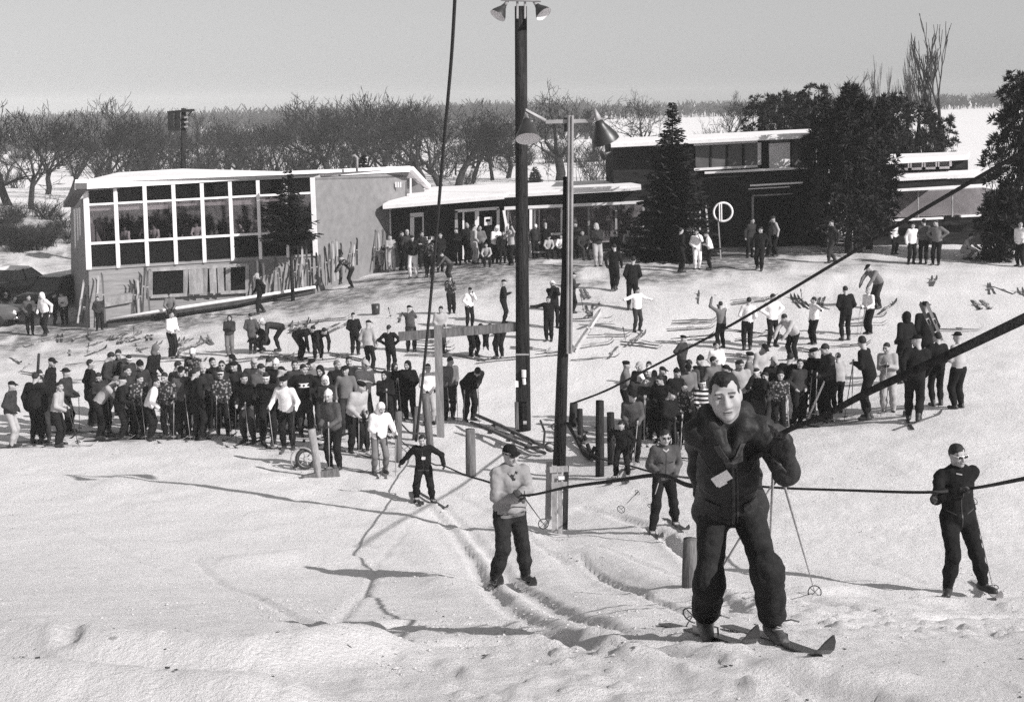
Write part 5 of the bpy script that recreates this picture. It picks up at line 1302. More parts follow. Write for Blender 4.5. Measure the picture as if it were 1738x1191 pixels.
def frame(o, org, fwd, up=(0, 0, 1), sc=1.0):
    y = -Vector(fwd).normalized(); z = Vector(up); x = y.cross(z).normalized(); z = x.cross(y)
    M = Matrix((x, y, z)).transposed().to_4x4(); o.matrix_world = Matrix.Translation(org) @ M @ Matrix.Diagonal((1, sc, 1, 1))
def ski_at(x, y, ang, mi, label, group=None, sink=.0, bind=True, sc=1.0, front=1.0):
    """ang: direction of the tip, 0 = towards the camera, 90 = right"""
    d = Vector((math.sin(R(ang)), -math.cos(R(ang)), 0)); a = Vector((x, y, 0))
    q = a+d*front*.75; b = a-d*.7; q.z = tz(q.x, q.y); b.z = tz(b.x, b.y); f = (q-b).normalized(); z = max(tz(x, y), (q.z+b.z)/2)
    o = link('ski', SKI[mi]); frame(o, Vector((x, y, z+.008-sink)), f, (0, 0, 1), sc); tag(o, label, 'ski', group)
    if bind: link('binding', BIND, o)
    return o
def pole_between(a, b, label, group=None, parts=False, thick=.008, m=None):
    a = Vector(a); b = Vector(b); d = (b-a).normalized(); L = (b-a).length; m = m or M_BAMBOO
    c = b-d*min(.11, L*.2); u = d.orthogonal().normalized(); w = d.cross(u)
    def shaft(k): k.tube([a, a.lerp(b, .5), b], [thick, thick*.9, thick*.5], 6 if parts else 4)
    def basket(k):
        k.torus(c, d, .065, .006, 12, 4)
        for i in range(4):
            v = u*math.cos(i*math.pi/2)+w*math.sin(i*math.pi/2); k.tube([c+v*.063, c, ][::-1], .004, 3, 0, False)
    def grip(k): k.tube([a-d*.02, a+d*.12], [thick*1.9, thick*1.6], 6); k.torus(a+d*.0, u, .05, .005, 10, 4)
    if parts:
        o = thing('ski_pole', label, 'ski pole', a, 0, group)
        for nm, fn, mm in (('shaft', shaft, m), ('basket', basket, M_LEATHER), ('grip', grip, M_LEATHER)):
            k = MB(); fn(k); part(nm, k, mm, o, True)
        return o
    k = MB(); shaft(k); basket(k); k.tube([a, a+d*.1], thick*1.7, 4)
    o = link('ski_pole', k.mesh('ski_pole', m, a, True), None, a); return tag(o, label, 'ski pole', group)
# ------------------------------------------------------------------ the six nearest people
def to_local(p, fac, s, w): return rotz(R(-fac)) @ ((np.array(w)-np.array(p))/s)
def near_person(p, fac, s, ps, j, t, head, label, handsw={}, feetw={}, **kw):
    ps = dict(ps)
    for n, w in handsw.items(): ps['hand'+n] = to_local(p, fac, s, w)
    for n, w in feetw.items():
        q = to_local(p, fac, s, w); q[2] += .085; ps['foot'+n] = q
    return person(p, fac, s, ps, j, t, head, label, None, near=True, **kw)
def folds(amp, sc=9.0, seed=1, vert=.45):
    def f(X, Y, Z):
        n = vnoise3(X*sc, Y*sc, Z*sc*vert+3*X, seed); n2 = vnoise3(X*sc*1.2+9+2*Z, Y*sc*1.2, Z*sc*1.5+2*Y-3*X, seed+1); n3 = vnoise3(X*sc*2.6, Y*sc*2.6, Z*sc*2.2-4*X, seed+2)
        return amp*(.45*n-.95*np.abs(n2)-.35*np.abs(n3)+.25)
    return f
from mathutils.bvhtree import BVHTree
def drape(o, J, lines, w, m, name, back=False, lift=.004):
    """ribbons laid on the front of a jacket: each line is a list of (x, z) in the torso frame, projected onto the cloth"""
    me = o.data; bv = BVHTree.FromPolygons([v.co for v in me.vertices], [tuple(p.vertices) for p in me.polygons]); Rt = J['R']; sg = 1 if back else -1
    d = Vector(Rt @ v3(0, -sg, 0))
    def hitp(x, z):
        q = Vector(J['hip']+Rt @ v3(x, .6*sg, z)); h = bv.ray_cast(q, d, 1.2); return None if h[0] is None else h[0]-d*lift
    for L in lines:
        pts = []; k = MB()
        for (x0, z0), (x1, z1) in zip(L[:-1], L[1:]):
            n = max(2, int(math.hypot(x1-x0, z1-z0)/.018)); pts += [(x0+(x1-x0)*t/n, z0+(z1-z0)*t/n) for t in range(n)]
        pts.append(L[-1]); prev = None
        for i, (x, z) in enumerate(pts):
            a = pts[max(i-1, 0)]; b = pts[min(i+1, len(pts)-1)]; t = v3(b[0]-a[0], b[1]-a[1], 0); t /= max(np.linalg.norm(t), 1e-6); px, pz = -t[1]*w/2, t[0]*w/2
            u, v = hitp(x+px, z+pz), hitp(x-px, z-pz); c = None if u is None or v is None or (u-v).length > w*3 else (u, v)
            if c and prev: k.add([prev[0], prev[1], c[1], c[0], prev[0]+d*.01, prev[1]+d*.01, c[1]+d*.01, c[0]+d*.01], [(0, 1, 2, 3), (0, 3, 7, 4), (1, 5, 6, 2)])
            prev = c
        if k.v: link(name, k.mesh(name, m), o)
def near_ski(boot_px, tip_px, mi, label, length=.95, sink=.03):
    a = slope_hit(*boot_px); y = a.y-length; d = ray(*tip_px); x = d[0]/d[1]*y; ang = math.degrees(math.atan2(x-a.x, a.y-y))
    return ski_at(a.x, a.y, ang, mi, label, None, sink, True, 1.0)
# --- foreground skier
fa, fb = slope_hit(1197, 1090), slope_hit(1312, 1100); fa.z += .035; fb.z += .035; pm = (fa+fb)/2
def parka(s, J):
    T = lambda x, y, z: J['hip']+J['R'] @ v3(x, y, z); Rt = J['R']
    s.cap(JK, T(-.08, .09, .55), T(.08, .09, .55), .075, k=.06)                                   # hood lying on the shoulders
    for x in (-1, 1):
        s.cap(JK, T(x*.09, .07, .58), T(x*.08, -.045, .56), .046, .043, k=.03); s.cap(JK, T(x*.085, -.045, .565), T(x*.03, -.125, .45), .048, .035, k=.03)
    s.ell(JK, T(0, -.01, .06), (.185, .155, .10), Rt, k=.08); s.ell(JK, T(0, -.05, .22), (.17, .135, .16), Rt, k=.08); s.cap(JK, T(-.13, 0, -.05), T(.13, 0, -.05), .095, k=.05)
    s.cap(JK, T(-.12, -.12, .22), T(-.05, -.15, .22), .035, k=.03); s.cap(JK, T(.05, -.15, .22), T(.12, -.12, .22), .035, k=.03)
    for n in 'LR':
        k, f = J['k'+n], J['f'+n]
        s.ell(TR, k+v3(0, -.01, -.01), (.074, .076, .12), k=.06); s.cap(TR, k, k+(f-k)*.78, .074, .070, k=.05); s.ell(TR, k+(f-k)*.82, (.076, .076, .05), k=.03)
        s.cap(JK, J['s'+n], J['e'+n], .064, .061, k=.05); s.cap(JK, J['e'+n], J['e'+n]+(J['w'+n]-J['e'+n])*.8, .064, .052, k=.05)
hand_l = P(1328, 745, pm.y-.50); hand_r = P(1186, 815, pm.y+.16)
ps_f = dict(lean=20, side=-3, drop=.13, stance=.20, bulk=.93, fat=.97, baggy=1.04, aL=((0, .4, 0), (.12, .2, -1)), aR=((0, .4, 0), (-.1, 1, -.25)), nod=-9, yaw=-1, tilt=-5, hem=-.10, extra=parka, hs=1.07, hx=-.06, curl=1.15, toeL=v3(.22, -1, 0), toeR=v3(.02, -1, 0), kneeL=v3(.12, -1, 0), kneeR=v3(-.05, -1, 0))
M_BOOTN = mat('boot_worn_leather', .075, .55, .6, 16, .35, .4)
M_GLOVE2 = mat('glove_leather_worn', .055, .7, .4, 14, .3, .25)
FG, JF = near_person(pm, -5, .965, ps_f, 'parka', 'trousers', 'receding_hair', 'large dark haired skier in black parka riding the rope tow, nearest the camera', {'L': hand_l, 'R': hand_r}, {'L': fb, 'R': fa}, h=.0105, boots=M_BOOTN, disp={JK: folds(.016, 9, 3), TR: folds(.010, 12, 7, .8)})
def local_world(o, q): return o.matrix_world @ Vector(q)
bpy.context.view_layer.update()
def chest_patch(o, J, x, z, w, h, m, name, tilt=0, yoff=-.16, rx=0):
    """thin card pinned to the jacket front"""
    k = MB(); k.box(-w/2, w/2, -.002, .002, -h/2, h/2); k.box(-w*.42, w*.1, -.0026, .0026, -h*.5, -h*.68)
    c = link(name, k.mesh(name, m), o); T = J['hip']+J['R'] @ v3(x, yoff, z)
    c.matrix_local = Matrix.Translation(Vector(T)) @ Matrix(J['R'].tolist()).to_4x4() @ Matrix.Rotation(R(tilt), 4, 'Y') @ Matrix.Rotation(R(rx), 4, 'X'); return c
chest_patch(FG, JF, -.055, .345, .105, .060, cloth('w'), 'lift_ticket', -32, -.232, -8)
def strip(o, J, x, z0, z1, w, m, name, yo=-.136, sub=3):
    k = MB(); T = lambda z: J['hip']+J['R'] @ v3(x, yo+.05*max(0, (z-.40))/.12, z)
    for i in range(sub): k.bar(T(z0+(z1-z0)*i/sub), T(z0+(z1-z0)*(i+1)/sub), w, .016, tuple(J['R'] @ v3(0, -1, 0)))
    link(name, k.mesh(name, m), o)
M_SEAM = mat('parka_seam', .055, .7, .3, 10, .1, .3)
drape(FG, JF, [[(.012, -.08), (.012, .42)]], .016, M_METAL if False else M_BLACKMETAL, 'zip'); drape(FG, JF, [[(.035, -.10), (.035, .43)], [(-.15, .20), (-.06, .17)], [(.06, .17), (.15, .20)], [(-.17, .39), (-.10, .31), (-.02, .30)], [(.17, .39), (.11, .31), (.05, .30)]], .007, M_SEAM, 'seam')
drape(FG, JF, [[(-.15, .10), (-.07, .085)], [(.07, .085), (.15, .10)]], .06, cloth('parka'), 'pocket_flap', lift=.012)
drape(FG, JF, [[(-.075, .50), (-.03, .42), (-.005, .36)], [(.075, .50), (.035, .42), (.012, .36)]], .035, M_SEAM, 'lapel', lift=.010)
# boot laces
def laces(o, J):
    for n in 'LR':
        k = MB(); f = J['f'+n]; z0 = f[2]-.085; d = ps_f['toe'+n]/np.linalg.norm(ps_f['toe'+n]); c = np.array((-d[1], d[0], 0))
        for i in range(5):
            q = f+d*(.045+.019*i)+v3(0, 0, .045-.026*i); k.tube([q-c*.032, q+d*.012+v3(0, 0, .006), q+c*.032], .0045, 4); k.tube([q-c*.032, q+c*.032+d*.02+v3(0, 0, -.024)], .004, 4)
        link('laces', k.mesh('laces', M_BAMBOO, smooth=True), o)
        k = MB(); k.tube([f+c*.03+d*.03+v3(0, 0, .02), f+c*.09+d*.05+v3(0, 0, .035), f+c*.14+d*.04+v3(0, 0, .015)], .005, 4); link('strap_end', k.mesh('strap_end', M_LEATHER), o)
laces(FG, JF)
near_ski((1197, 1086), (1285, 1100), 1, 'black tipped ski under the foreground skier\'s left boot in the picture', .93, .002)
near_ski((1312, 1098), (1413, 1098), 1, 'black tipped ski rightmost under the foreground skier', .93, .002)
pole_between(P(1322, 790, pm.y-.5), slope_hit(1383, 1013)+Vector((0, 0, .0)), 'bamboo ski pole slanting down right from the foreground skier\'s fist', None, True, .0085)
pole_between(P(1328, 795, pm.y+.32), slope_hit(1163, 1074)+Vector((0, 0, .02)), 'bamboo ski pole passing behind the foreground skier\'s knees to its basket', None, True, .0085)
pole_between(P(1313, 780, pm.y-.42), slope_hit(1303, 1005), 'bamboo ski pole hanging straight beside the foreground skier\'s thigh', None, True, .0085)
# --- skier with visor cap on the tow
va, vb = slope_hit(840, 1002), slope_hit(894, 998); va.z += .03; vb.z += .03; pv = (va+vb)/2
vh = P(884, 836, pv.y-.42); vh2 = P(876, 846, pv.y-.30)
def anorak(s, J):
    T = lambda x, y, z: J['hip']+J['R'] @ v3(x, y, z)
    s.cap(JK, T(-.05, -.01, .555), T(.05, -.01, .555), .062, k=.03); s.ell(JK, T(0, -.0, .06), (.19, .155, .06), J['R'], k=.05)
    for n in 'LR': s.cap(JK, J['w'+n]-(J['w'+n]-J['e'+n])*.25, J['w'+n]-(J['w'+n]-J['e'+n])*.12, .058, .052, k=.02)
VS, JV = near_person(pv, 22, (1006-764)*pv.y/F/1.66, dict(lean=3, drop=.0, stance=.16, bulk=1.12, fat=1.08, extra=anorak, aL='fwd', aR='fwd', nod=2, yaw=10, baggy=1.22, hem=-.04, curl=1.2, kneeL=v3(.1, -1, 0), kneeR=v3(-.1, -1, 0)), 'm', 'trousers', 'hair+visor:k+goggles', 'skier in pale grey anorak, dark visor cap and sunglasses on the tow track', {'L': vh, 'R': vh2}, {'L': vb, 'R': va}, h=.0135, disp={JK: folds(.022, 9, 5), TR: folds(.016, 10, 9, .7)})
c = link('cap_band', gear('band', cloth('l'), True), VS); c.matrix_local = Matrix.Translation(Vector(JV['head'])) @ Matrix(JV['Rh'].tolist()).to_4x4() @ Matrix.Diagonal((1.02, 1.02, .45, 1)) @ Matrix.Translation((0, 0, .05))
M_SEAM2 = mat('anorak_seam', .13, .8, .2, 10, .1, .2)
drape(VS, JV, [[(.0, .26), (.0, .50)]], .012, M_BLACKMETAL, 'zip'); drape(VS, JV, [[(-.14, .03), (.0, .02), (.14, .03)]], .008, M_SEAM2, 'seam')
drape(VS, JV, [[(-.16, -.005), (.0, -.015), (.16, -.005)]], .035, M_SEAM2, 'waistband', lift=.006); drape(VS, JV, [[(-.05, .53), (-.01, .47), (.0, .44)], [(.05, .53), (.015, .47), (.0, .44)]], .03, cloth('p'), 'shirt_collar', lift=.012)
near_ski((838, 1000), (850, 1004), 1, 'ski with dark tip under the visor capped skier, left one', .85, -.025); near_ski((893, 996), (906, 1000), 1, 'ski with dark tip under the visor capped skier, right one', .85, -.025)
pole_between(P(887, 840, pv.y-.45), P(925, 892, pv.y+.8), 'ski pole trailing from the visor capped skier\'s hands', None, True, .008, M_LEATHER)
# --- skier with white rimmed glasses at right
wa, wb = slope_hit(1608, 1012), slope_hit(1672, 1010); wa.z += .03; wb.z += .03; pw = (wa+wb)/2
wh = P(1628, 832, pw.y-.34); wh2 = P(1594, 842, pw.y-.26)
def skirt(s, J):
    T = lambda x, y, z: J['hip']+J['R'] @ v3(x, y, z)
    s.ell(JK, T(0, 0, .02), (.185, .15, .10), J['R'], k=.06); s.cap(JK, T(-.075, -.02, .545), T(.075, -.02, .545), .055, k=.03)
WO, JW = near_person(pw, 2, (1012-751)*pw.y/F/1.63, dict(lean=2, side=-4, drop=.02, stance=.2, bulk=1.0, aL='fold', aR='fold', nod=4, yaw=14, baggy=1.12, hem=-.10, extra=skirt, hx=-.13, curl=1.0, toeR=v3(-.4, -1, 0), toeL=v3(.5, -1, 0)), 'k', 'k', 'hair+glasses_rim:w+glasses', 'woman in black ski suit and white rimmed sunglasses with folded arms at right', {'L': wh2, 'R': wh}, {'L': wb, 'R': wa}, h=.0135, disp={JK: folds(.018, 9, 15), TR: folds(.014, 10, 19, .7)}, boots=M_LEATHER)
drape(WO, JW, [[(.0, -.08), (.0, .46)]], .014, M_BLACKMETAL, 'zip'); drape(WO, JW, [[(-.15, .12), (-.06, .08)], [(.06, .08), (.15, .12)]], .009, M_SEAM, 'seam'); drape(WO, JW, [[(-.04, .535), (.02, .52)]], .012, cloth('l'), 'shirt_collar', lift=.008)
near_ski((1606, 1010), (1600, 1030), 3, 'ski sunk in snow under the woman with white rimmed glasses, left one', .9, .05); near_ski((1674, 1006), (1692, 1018), 0, 'ski under the woman with white rimmed glasses, right one', .7, -.01)
pole_between(P(1652, 850, pw.y+.1), hit(1688, 1010), 'ski pole beside the woman with white rimmed glasses', None, True, .008, M_METAL)
# --- three skiers starting up the tow
def starter(fl, fr, top, fac, j, t, head, label, ps, hands, sk, boots=None, hand='d'):
    a, b = slope_hit(*fl), slope_hit(*fr); p = (a+b)/2
    J = skeleton(dict(ps)); tp = (J['head']+J['Rh'] @ v3(0, .01, .13))[2]; s = ((fl[1]+fr[1])/2+3-top)*math.hypot(p.x, p.y)/F/tp
    hw = {n: P(u, v, p.y+dy) for n, (u, v, dy) in hands.items()}
    o, J = near_person(p, fac, s, ps, j, t, head, label, hw, {'L': b, 'R': a}, h=.017, disp={JK: folds(.016, 9, 25), TR: folds(.014, 10, 29, .7)}, boots=boots, hand=hand)
    for (bp, tp2, mi, lab) in sk: near_ski(bp, tp2, mi, lab, .85, -.02)
    return o, J, p
o48, J48, p48 = starter((707, 848), (734, 850), 728, 0, 'k', 'k', 'hair', 'skier in black with white chest badge and arms held low, starting up the tow', dict(lean=16, drop=.10, stance=.17, bulk=1.08, nod=4, aL='tow', aR='out', baggy=1.15), {'L': (753, 788, -.3), 'R': (677, 790, .1)}, [((707, 848), (716, 853), 1, 'ski under the black clad tow starter, left one'), ((734, 850), (758, 858), 1, 'ski under the black clad tow starter, right one')], hand='d')
chest_patch(o48, J48, 0.02, .33, .09, .07, cloth('w'), 'badge', 10, -.15)
o88, J88, p88 = starter((1045, 812), (1066, 811), 708, -8, 'k', 'k', 'band_hair+goggles:l', 'boy in black jacket and goggles leaning at the dark posts, right line front', dict(lean=20, drop=.06, stance=.13, nod=6, aL='tow', aR='rear', baggy=1.05), {}, [((1045, 812), (1033, 838), 1, 'ski under the goggled boy, left one'), ((1066, 811), (1064, 836), 1, 'ski under the goggled boy, right one')])
o89, J89, p89 = starter((1107, 905), (1146, 893), 718, 8, 'c', 'k', 'hair+glasses', 'skier in dark grey jacket and glasses holding the second rope, centre right', dict(lean=5, drop=.03, stance=.15, nod=4, aL='pocket', aR='pole', baggy=1.1, bulk=1.04), {'R': (1116, 802, -.25)}, [((1107, 905), (1122, 915), 1, 'ski under the grey jacketed rope holder, left one'), ((1146, 893), (1166, 905), 1, 'ski under the grey jacketed rope holder, right one')])
drape(o89, J89, [[(.0, .0), (.0, .47)]], .014, M_BLACKMETAL, 'zip'); drape(o89, J89, [[(-.14, .0), (.0, -.01), (.14, .0)], [(-.13, .32), (-.05, .31)], [(.05, .31), (.13, .32)], [(-.13, .14), (-.06, .10)], [(.06, .10), (.13, .14)]], .012, cloth('k'), 'seam'); drape(o89, J89, [[(-.05, .535), (.0, .50), (.05, .535)]], .022, cloth('l'), 'shirt_collar', lift=.008)
drape(o48, J48, [[(-.14, .0), (.0, -.01), (.14, .0)], [(.0, .0), (.0, .46)]], .011, M_SEAM, 'seam')
pole_between(P(1121, 808, p89.y-.3), P(1103, 868, p89.y-.1), 'short visible ski pole against the grey jacketed skier\'s leg', None, True, .009, M_METAL)
pole_between(P(1082, 835, p89.y+.6), P(1050, 868, p89.y-.2), 'ski pole with star basket hanging left of the grey jacketed skier', None, True, .007, M_METAL)
# ------------------------------------------------------------------ ropes
def rope(name, pts, r, label, n=10, cat='rope', r0=None):
    P_ = [Vector(p) for p in pts]; out = []
    for i in range(len(P_)-1):
        p0, p1, p2, p3 = P_[max(i-1, 0)], P_[i], P_[i+1], P_[min(i+2, len(P_)-1)]
        for k in range(n):
            t = k/n; out.append(.5*((2*p1)+(p2-p0)*t+(2*p0-5*p1+4*p2-p3)*t*t+(3*p1-p0-3*p2+p3)*t**3))
    out.append(P_[-1]); m = MB(); m.tube(out, r if r0 is None else [r+(r0-r)*max(0, 1-i/42) for i in range(len(out))], 8, 0, True)
    o = link(name, m.mesh(name, M_ROPE, smooth=True)); return tag(o, label, cat)
bpy.context.view_layer.update()
_d = JF['wL']-JF['eL']; _d /= np.linalg.norm(_d); hl = FG.matrix_world @ Vector(JF['wL']+_d*.07+JF['R'] @ v3(0, -.03, 0)); hr = Vector(hand_r)
rope('tow_rope', [P(1800, 511, 5.85), P(1738, 541, 5.9), P(1600, 607, 6.05), P(1480, 662, 6.3), P(1400, 704, 6.6), hl, P(1290, 772, pm.y-.3), hr+Vector((0, -.0, -.03)), P(1120, 806, 8.9), P(1040, 816, 10.2), P(965, 826, 12.6), vh+Vector((0, -.03, -.02)), P(830, 818, 17.6), P(790, 806, 21.5), P(753, 790, p48.y-.3), P(735, 787, p48.y+.35), P(705, 768, 33.0), P(672, 740, 35.0)], .014, 'thick tow rope running from upper right through the foreground skier\'s fist down the track', r0=.027)
rope('tow_rope', [P(1800, 799, 9.2), P(1738, 812, 11.0), P(1652, 828, pw.y-.36), P(1575, 835, pw.y-.30), P(1450, 832, 18.0), P(1300, 826, 20.0), P(1180, 812, 21.6), P(1116, 803, p89.y-.27), P(1065, 789, 26.5), P(1022, 779, 28.5), P(985, 760, 31)], .018, 'second tow rope crossing behind the foreground skier to the woman at right')
rope('return_rope', [P(1800, 220, 15.0), P(1738, 257, 15.6), P(1560, 360, 18.5), P(1400, 457, 22.0), P(1240, 552, 26.0), P(1100, 626, 30.0), P(1030, 662, 32.2), P(973, 684, 34.2)], .026, 'taut return rope rising from the short posts to the upper right')
rope('slanting_cable', [P(773, -20, 27.0), P(766, 100, 28), P(752, 260, 29.5), P(737, 440, 31.5), P(722, 600, 33.0), P(706, 748, 34.4)], .034, 'dark cable slanting from the sky down to the beam post', cat='cable')
rope('loose_rope', [P(670, 706, 34.4), P(684, 722, 34), P(698, 735, 33.8), P(712, 735, 34)], .02, 'loose rope end sagging from the white anorak\'s hand')
# ------------------------------------------------------------------ posts, poles and lamps
def post(uv0, uv1, r, label, m=None, box=False, y=None, lean=0):
    b = hit(*uv0) if y is None else P(*uv0, y); t = P(*uv1, b.y+lean); bb = b+(b-t).normalized()*.4
    k = MB()
    if box: k.bar(bb, t, r*2, r*2)
    else: k.tube([bb, b.lerp(t, .5), t], [r*1.05, r, r*.95], 9, 0, True, .08, int(uv0[0]))
    o = link('post', k.mesh('post', m or M_POST, b, not box), None, b); return tag(o, label, 'post'), b
post((676, 785), (676, 698), .085, 'grey wooden post left of the tow starter, with wire round it')
post((705, 748), (708, 690), .085, 'short grey wooden post under the slanting cable foot')
post((730, 760), (722, 668), .095, 'grey wooden prop leaning beside the beam post')
post((799, 808), (798, 728), .115, 'stubby sawn post with dark iron fitting, left of the tall pole', M_POST)
post((1018, 808), (1018, 680), .095, 'tall dark short post at the right line entrance', M_POLE)
post((1038, 790), (1036, 700), .09, 'dark post half hidden behind the goggled boy', M_POLE)
post((972, 725), (974, 684), .11, 'dark post carrying the return rope wheel', M_POLE)
post((985, 752), (984, 694), .075, 'thin dark post right of the near light pole', M_POLE)
post((1170, 996), (1172, 914), .075, 'weathered stake beside the foreground skier\'s knee', M_POST)
post((64, 634), (66, 600), .05, 'black stake standing over the far left cluster', M_POLE)
# beam frame
b = hit(748, 742); T = thing('beam_frame', 'wooden post with long crossbeam in front of the tall light pole', 'frame', b)
one('beam_post', T, M_BEAM if False else mat('post_grey_board', .2, .9, .3, 4, .4, .15, .2, 30, (3, 3, .4)), lambda m: m.bar(b-Vector((0, 0, .5)), P(743, 553, b.y), .19, .19))
one('crossbeam', T, M_POST, lambda m: m.bar(P(677, 571, b.y-.16), P(886, 554, b.y+.6), .22, .12))
# tee post on a board base
b = hit(541, 808); T = thing('tee_post', 'pale round post standing on a weathered board at left line front', 'post', b)
one('pole', T, M_BEAM, lambda m: m.tube([b+Vector((0, 0, -.1)), P(536, 775, b.y), P(529, 728, b.y)], .085, 8), True)
one('base_board', T, M_POST, lambda m: m.bar(P(514, 820, b.y-.12)+Vector((0, 0, .03)), P(576, 806, b.y+.12)+Vector((0, 0, .03)), .1, .3, (0, 0, 1)))
# cable wheel left of it
b = hit(514, 796); T = thing('cable_wheel', 'small spoked drive wheel in a curved guard on the snow by the tee post', 'wheel', b); cw = P(519, 778, b.y)
one('tyre', T, M_BLACKMETAL, lambda m: m.torus(cw, (.35, -1, .15), .20, .05, 20, 6), True)
def spokes(m):
    ax = Vector((.35, -1, .15)).normalized(); u = ax.orthogonal().normalized(); w = ax.cross(u)
    for i in range(6): m.tube([cw, cw+(u*math.cos(i*1.047)+w*math.sin(i*1.047))*.2], .016, 4)
    m.tube([cw-ax*.06, cw+ax*.06], .05, 8)
one('spokes', T, M_METAL, spokes)
one('guard', T, M_METAL, lambda m: m.tube([cw+Vector((.27*math.cos(a)-.06, -.05, .27*math.sin(a))) for a in [R(x) for x in range(20, 250, 20)]], .02, 5))
one('skid', T, M_LEATHER, lambda m: m.bar(P(498, 792, b.y), P(512, 786, b.y), .06, .14))
# tall pole with two lamps at the very top
def shade(m, c, ax, r=.24, h=.34, inner=False):
    z = Vector(ax).normalized(); x = z.orthogonal().normalized(); y = z.cross(x); M = Matrix((x, y, z)).transposed().to_4x4(); M = Matrix.Translation(c) @ M
    if not inner: m.lathe([(.001, 0), (r*.30, .01), (r*.36, h*.18), (r*.62, h*.45), (r*.92, h*.80), (r, h)], 20, M)
    else: m.lathe([(r*.99, h-.004), (r*.88, h*.80), (r*.58, h*.46), (r*.30, h*.2), (.001, h*.18)], 20, M)
M_REFL = mat('reflector_white_enamel', .75, .35, .05, 3, 0, .5)
def lamp_head(T, c, ax, r, h, neck):
    s = one('lamp_shade', T, M_BLACKMETAL, lambda m: shade(m, c, ax, r, h), True)
    k = MB(); shade(k, c, ax, r, h, True); part('reflector', k, M_REFL, s, True, T.location)
    k = MB(); a = Vector(ax).normalized(); k.tube([c+a*(h*.2), c+a*(h*.62)], [r*.18, r*.26], 10); part('bulb', k, M_GLASSBULB, s, True, T.location)
    one('lamp_neck', T, M_METAL, lambda m: m.tube([c-a*.02-Vector((0, 0, 0)), c-a*.16, Vector(neck)], [r*.26, r*.22, .03], 8), True)
M_GLASSBULB = mat('bulb_glass', .6, .1, .05, 3, 0, .6)
b = hit(888, 730); T = thing('tall_light_pole', 'tall dark timber pole with two lamps at its top and a box near its foot', 'light pole', b); y = b.y
one('pole', T, M_POLE, lambda m: m.tube([b-Vector((0, 0, .5)), P(886.5, 480, y), P(885, 250, y), P(884, 11, y)], [.20, .17, .155, .15], 12, 0, True, .05), True)
one('junction_box', T, M_POLE, lambda m: m.hexa([P(u, v, y-d) for v in (681, 603) for u, d in ((875.5, .22), (897, .26), (897, .0), (875.5, .0))]))
one('box_lid', T, M_METAL, lambda m: m.hexa([P(u, v, y-d) for v in (603, 600) for u, d in ((875, .24), (898, .28), (898, .0), (875, .0))]))
one('insulator', T, M_WHITE, lambda m: (m.tube([P(889, 628, y-.3), P(889, 640, y-.3)], .06, 8), m.tube([P(889, 642, y-.3), P(890, 652, y-.3)], .045, 8)))
one('band_clip', T, M_METAL, lambda m: (m.tube([P(887, 675, y-.2), P(891, 675, y-.2)], .04, 6), m.tube([P(888, 717, y-.22), P(894, 717, y-.22)], .05, 6)))
one('side_box', T, M_WHITE, lambda m: m.hexa([P(u, v, y-d) for v in (657, 646) for u, d in ((874, .25), (880, .25), (880, .1), (874, .1))]))
one('conduit', T, M_POST, lambda m: m.tube([P(877.5, 728, y-.2), P(876.5, 682, y-.22)], .05, 6))
for u in (878, 891): one('bracket', T, M_METAL, lambda m: m.tube([P(u, 32, y-.15), P(u, -22, y-.15)], .03, 6))
one('crossarm', T, M_METAL, lambda m: m.tube([P(850, 0, y-.2), P(918, 2, y-.2)], .035, 6))
lamp_head(T, P(856, 10, y-.2), (-.55, -.35, -.8), .21, .32, P(856, 0, y-.2)); lamp_head(T, P(911, 9, y-.2), (.55, -.45, -.75), .21, .32, P(911, 1, y-.2))
# near light pole: dark lower timber, pale metal channel above, two big shades
b = hit(953, 905); T = thing('near_light_pole', 'light pole of dark timber and pale metal channel with two big conical lamps', 'light pole', b); y = b.y
one('timber_pole', T, M_POLE, lambda m: m.tube([P(949, 792, y), P(954, 640, y), P(961, 462, y+.05), P(962, 300, y+.05)], [.11, .095, .078, .06], 12, 0, True, .06), True)
def channel(m):
    m.bar(P(966, 600, y-.09), P(968.5, 196, y-.09), .105, .03); m.bar(P(963.7, 600, y-.12), P(965.9, 196, y-.12), .018, .06); m.bar(P(969.6, 600, y-.12), P(971.4, 196, y-.12), .018, .06)
one('metal_channel', T, M_METAL, channel)
one('pole_cap', T, M_BLACKMETAL, lambda m: m.bar(P(959.5, 224, y-.02), P(960, 200, y-.02), .05, .06))
one('crossarm', T, M_METAL, lambda m: m.bar(P(926, 207, y-.06), P(1006, 205, y-.06), .06, .05))
lamp_head(T, P(893, 203, y-.1), (.05, -.50, -.86), .20, .36, P(926, 205, y-.06)); lamp_head(T, P(1016, 205, y-.1), (.32, .25, -.9), .235, .36, P(1004, 203, y-.06))
for px in ((941, 790, 941, 903), (950, 792, 951, 905), (961, 790, 959, 898)): one('board', T, M_BEAM if px[0] != 961 else M_POLE, lambda m: m.bar(P(px[0], px[1], y-.14), P(px[2], px[3], y-.14), .09 if px[0] != 950 else .07, .03))
one('cross_board', T, M_BEAM, lambda m: (m.bar(P(933, 797, y-.17), P(964, 795, y-.17), .10, .03), m.bar(P(936, 824, y-.17), P(963, 823, y-.17), .12, .03)))
one('plate', T, M_WHITE, lambda m: m.bar(P(948, 811, y-.2), P(958, 810.5, y-.2), .06, .012))
one('guard_board', T, M_BEAM, lambda m: m.bar(P(932, 784, y+.1), P(930, 880, y+.1), .10, .05))
one('hook', T, M_BLACKMETAL, lambda m: m.torus(P(942, 724, y-.05), (0, 1, .2), .06, .012, 12, 5))
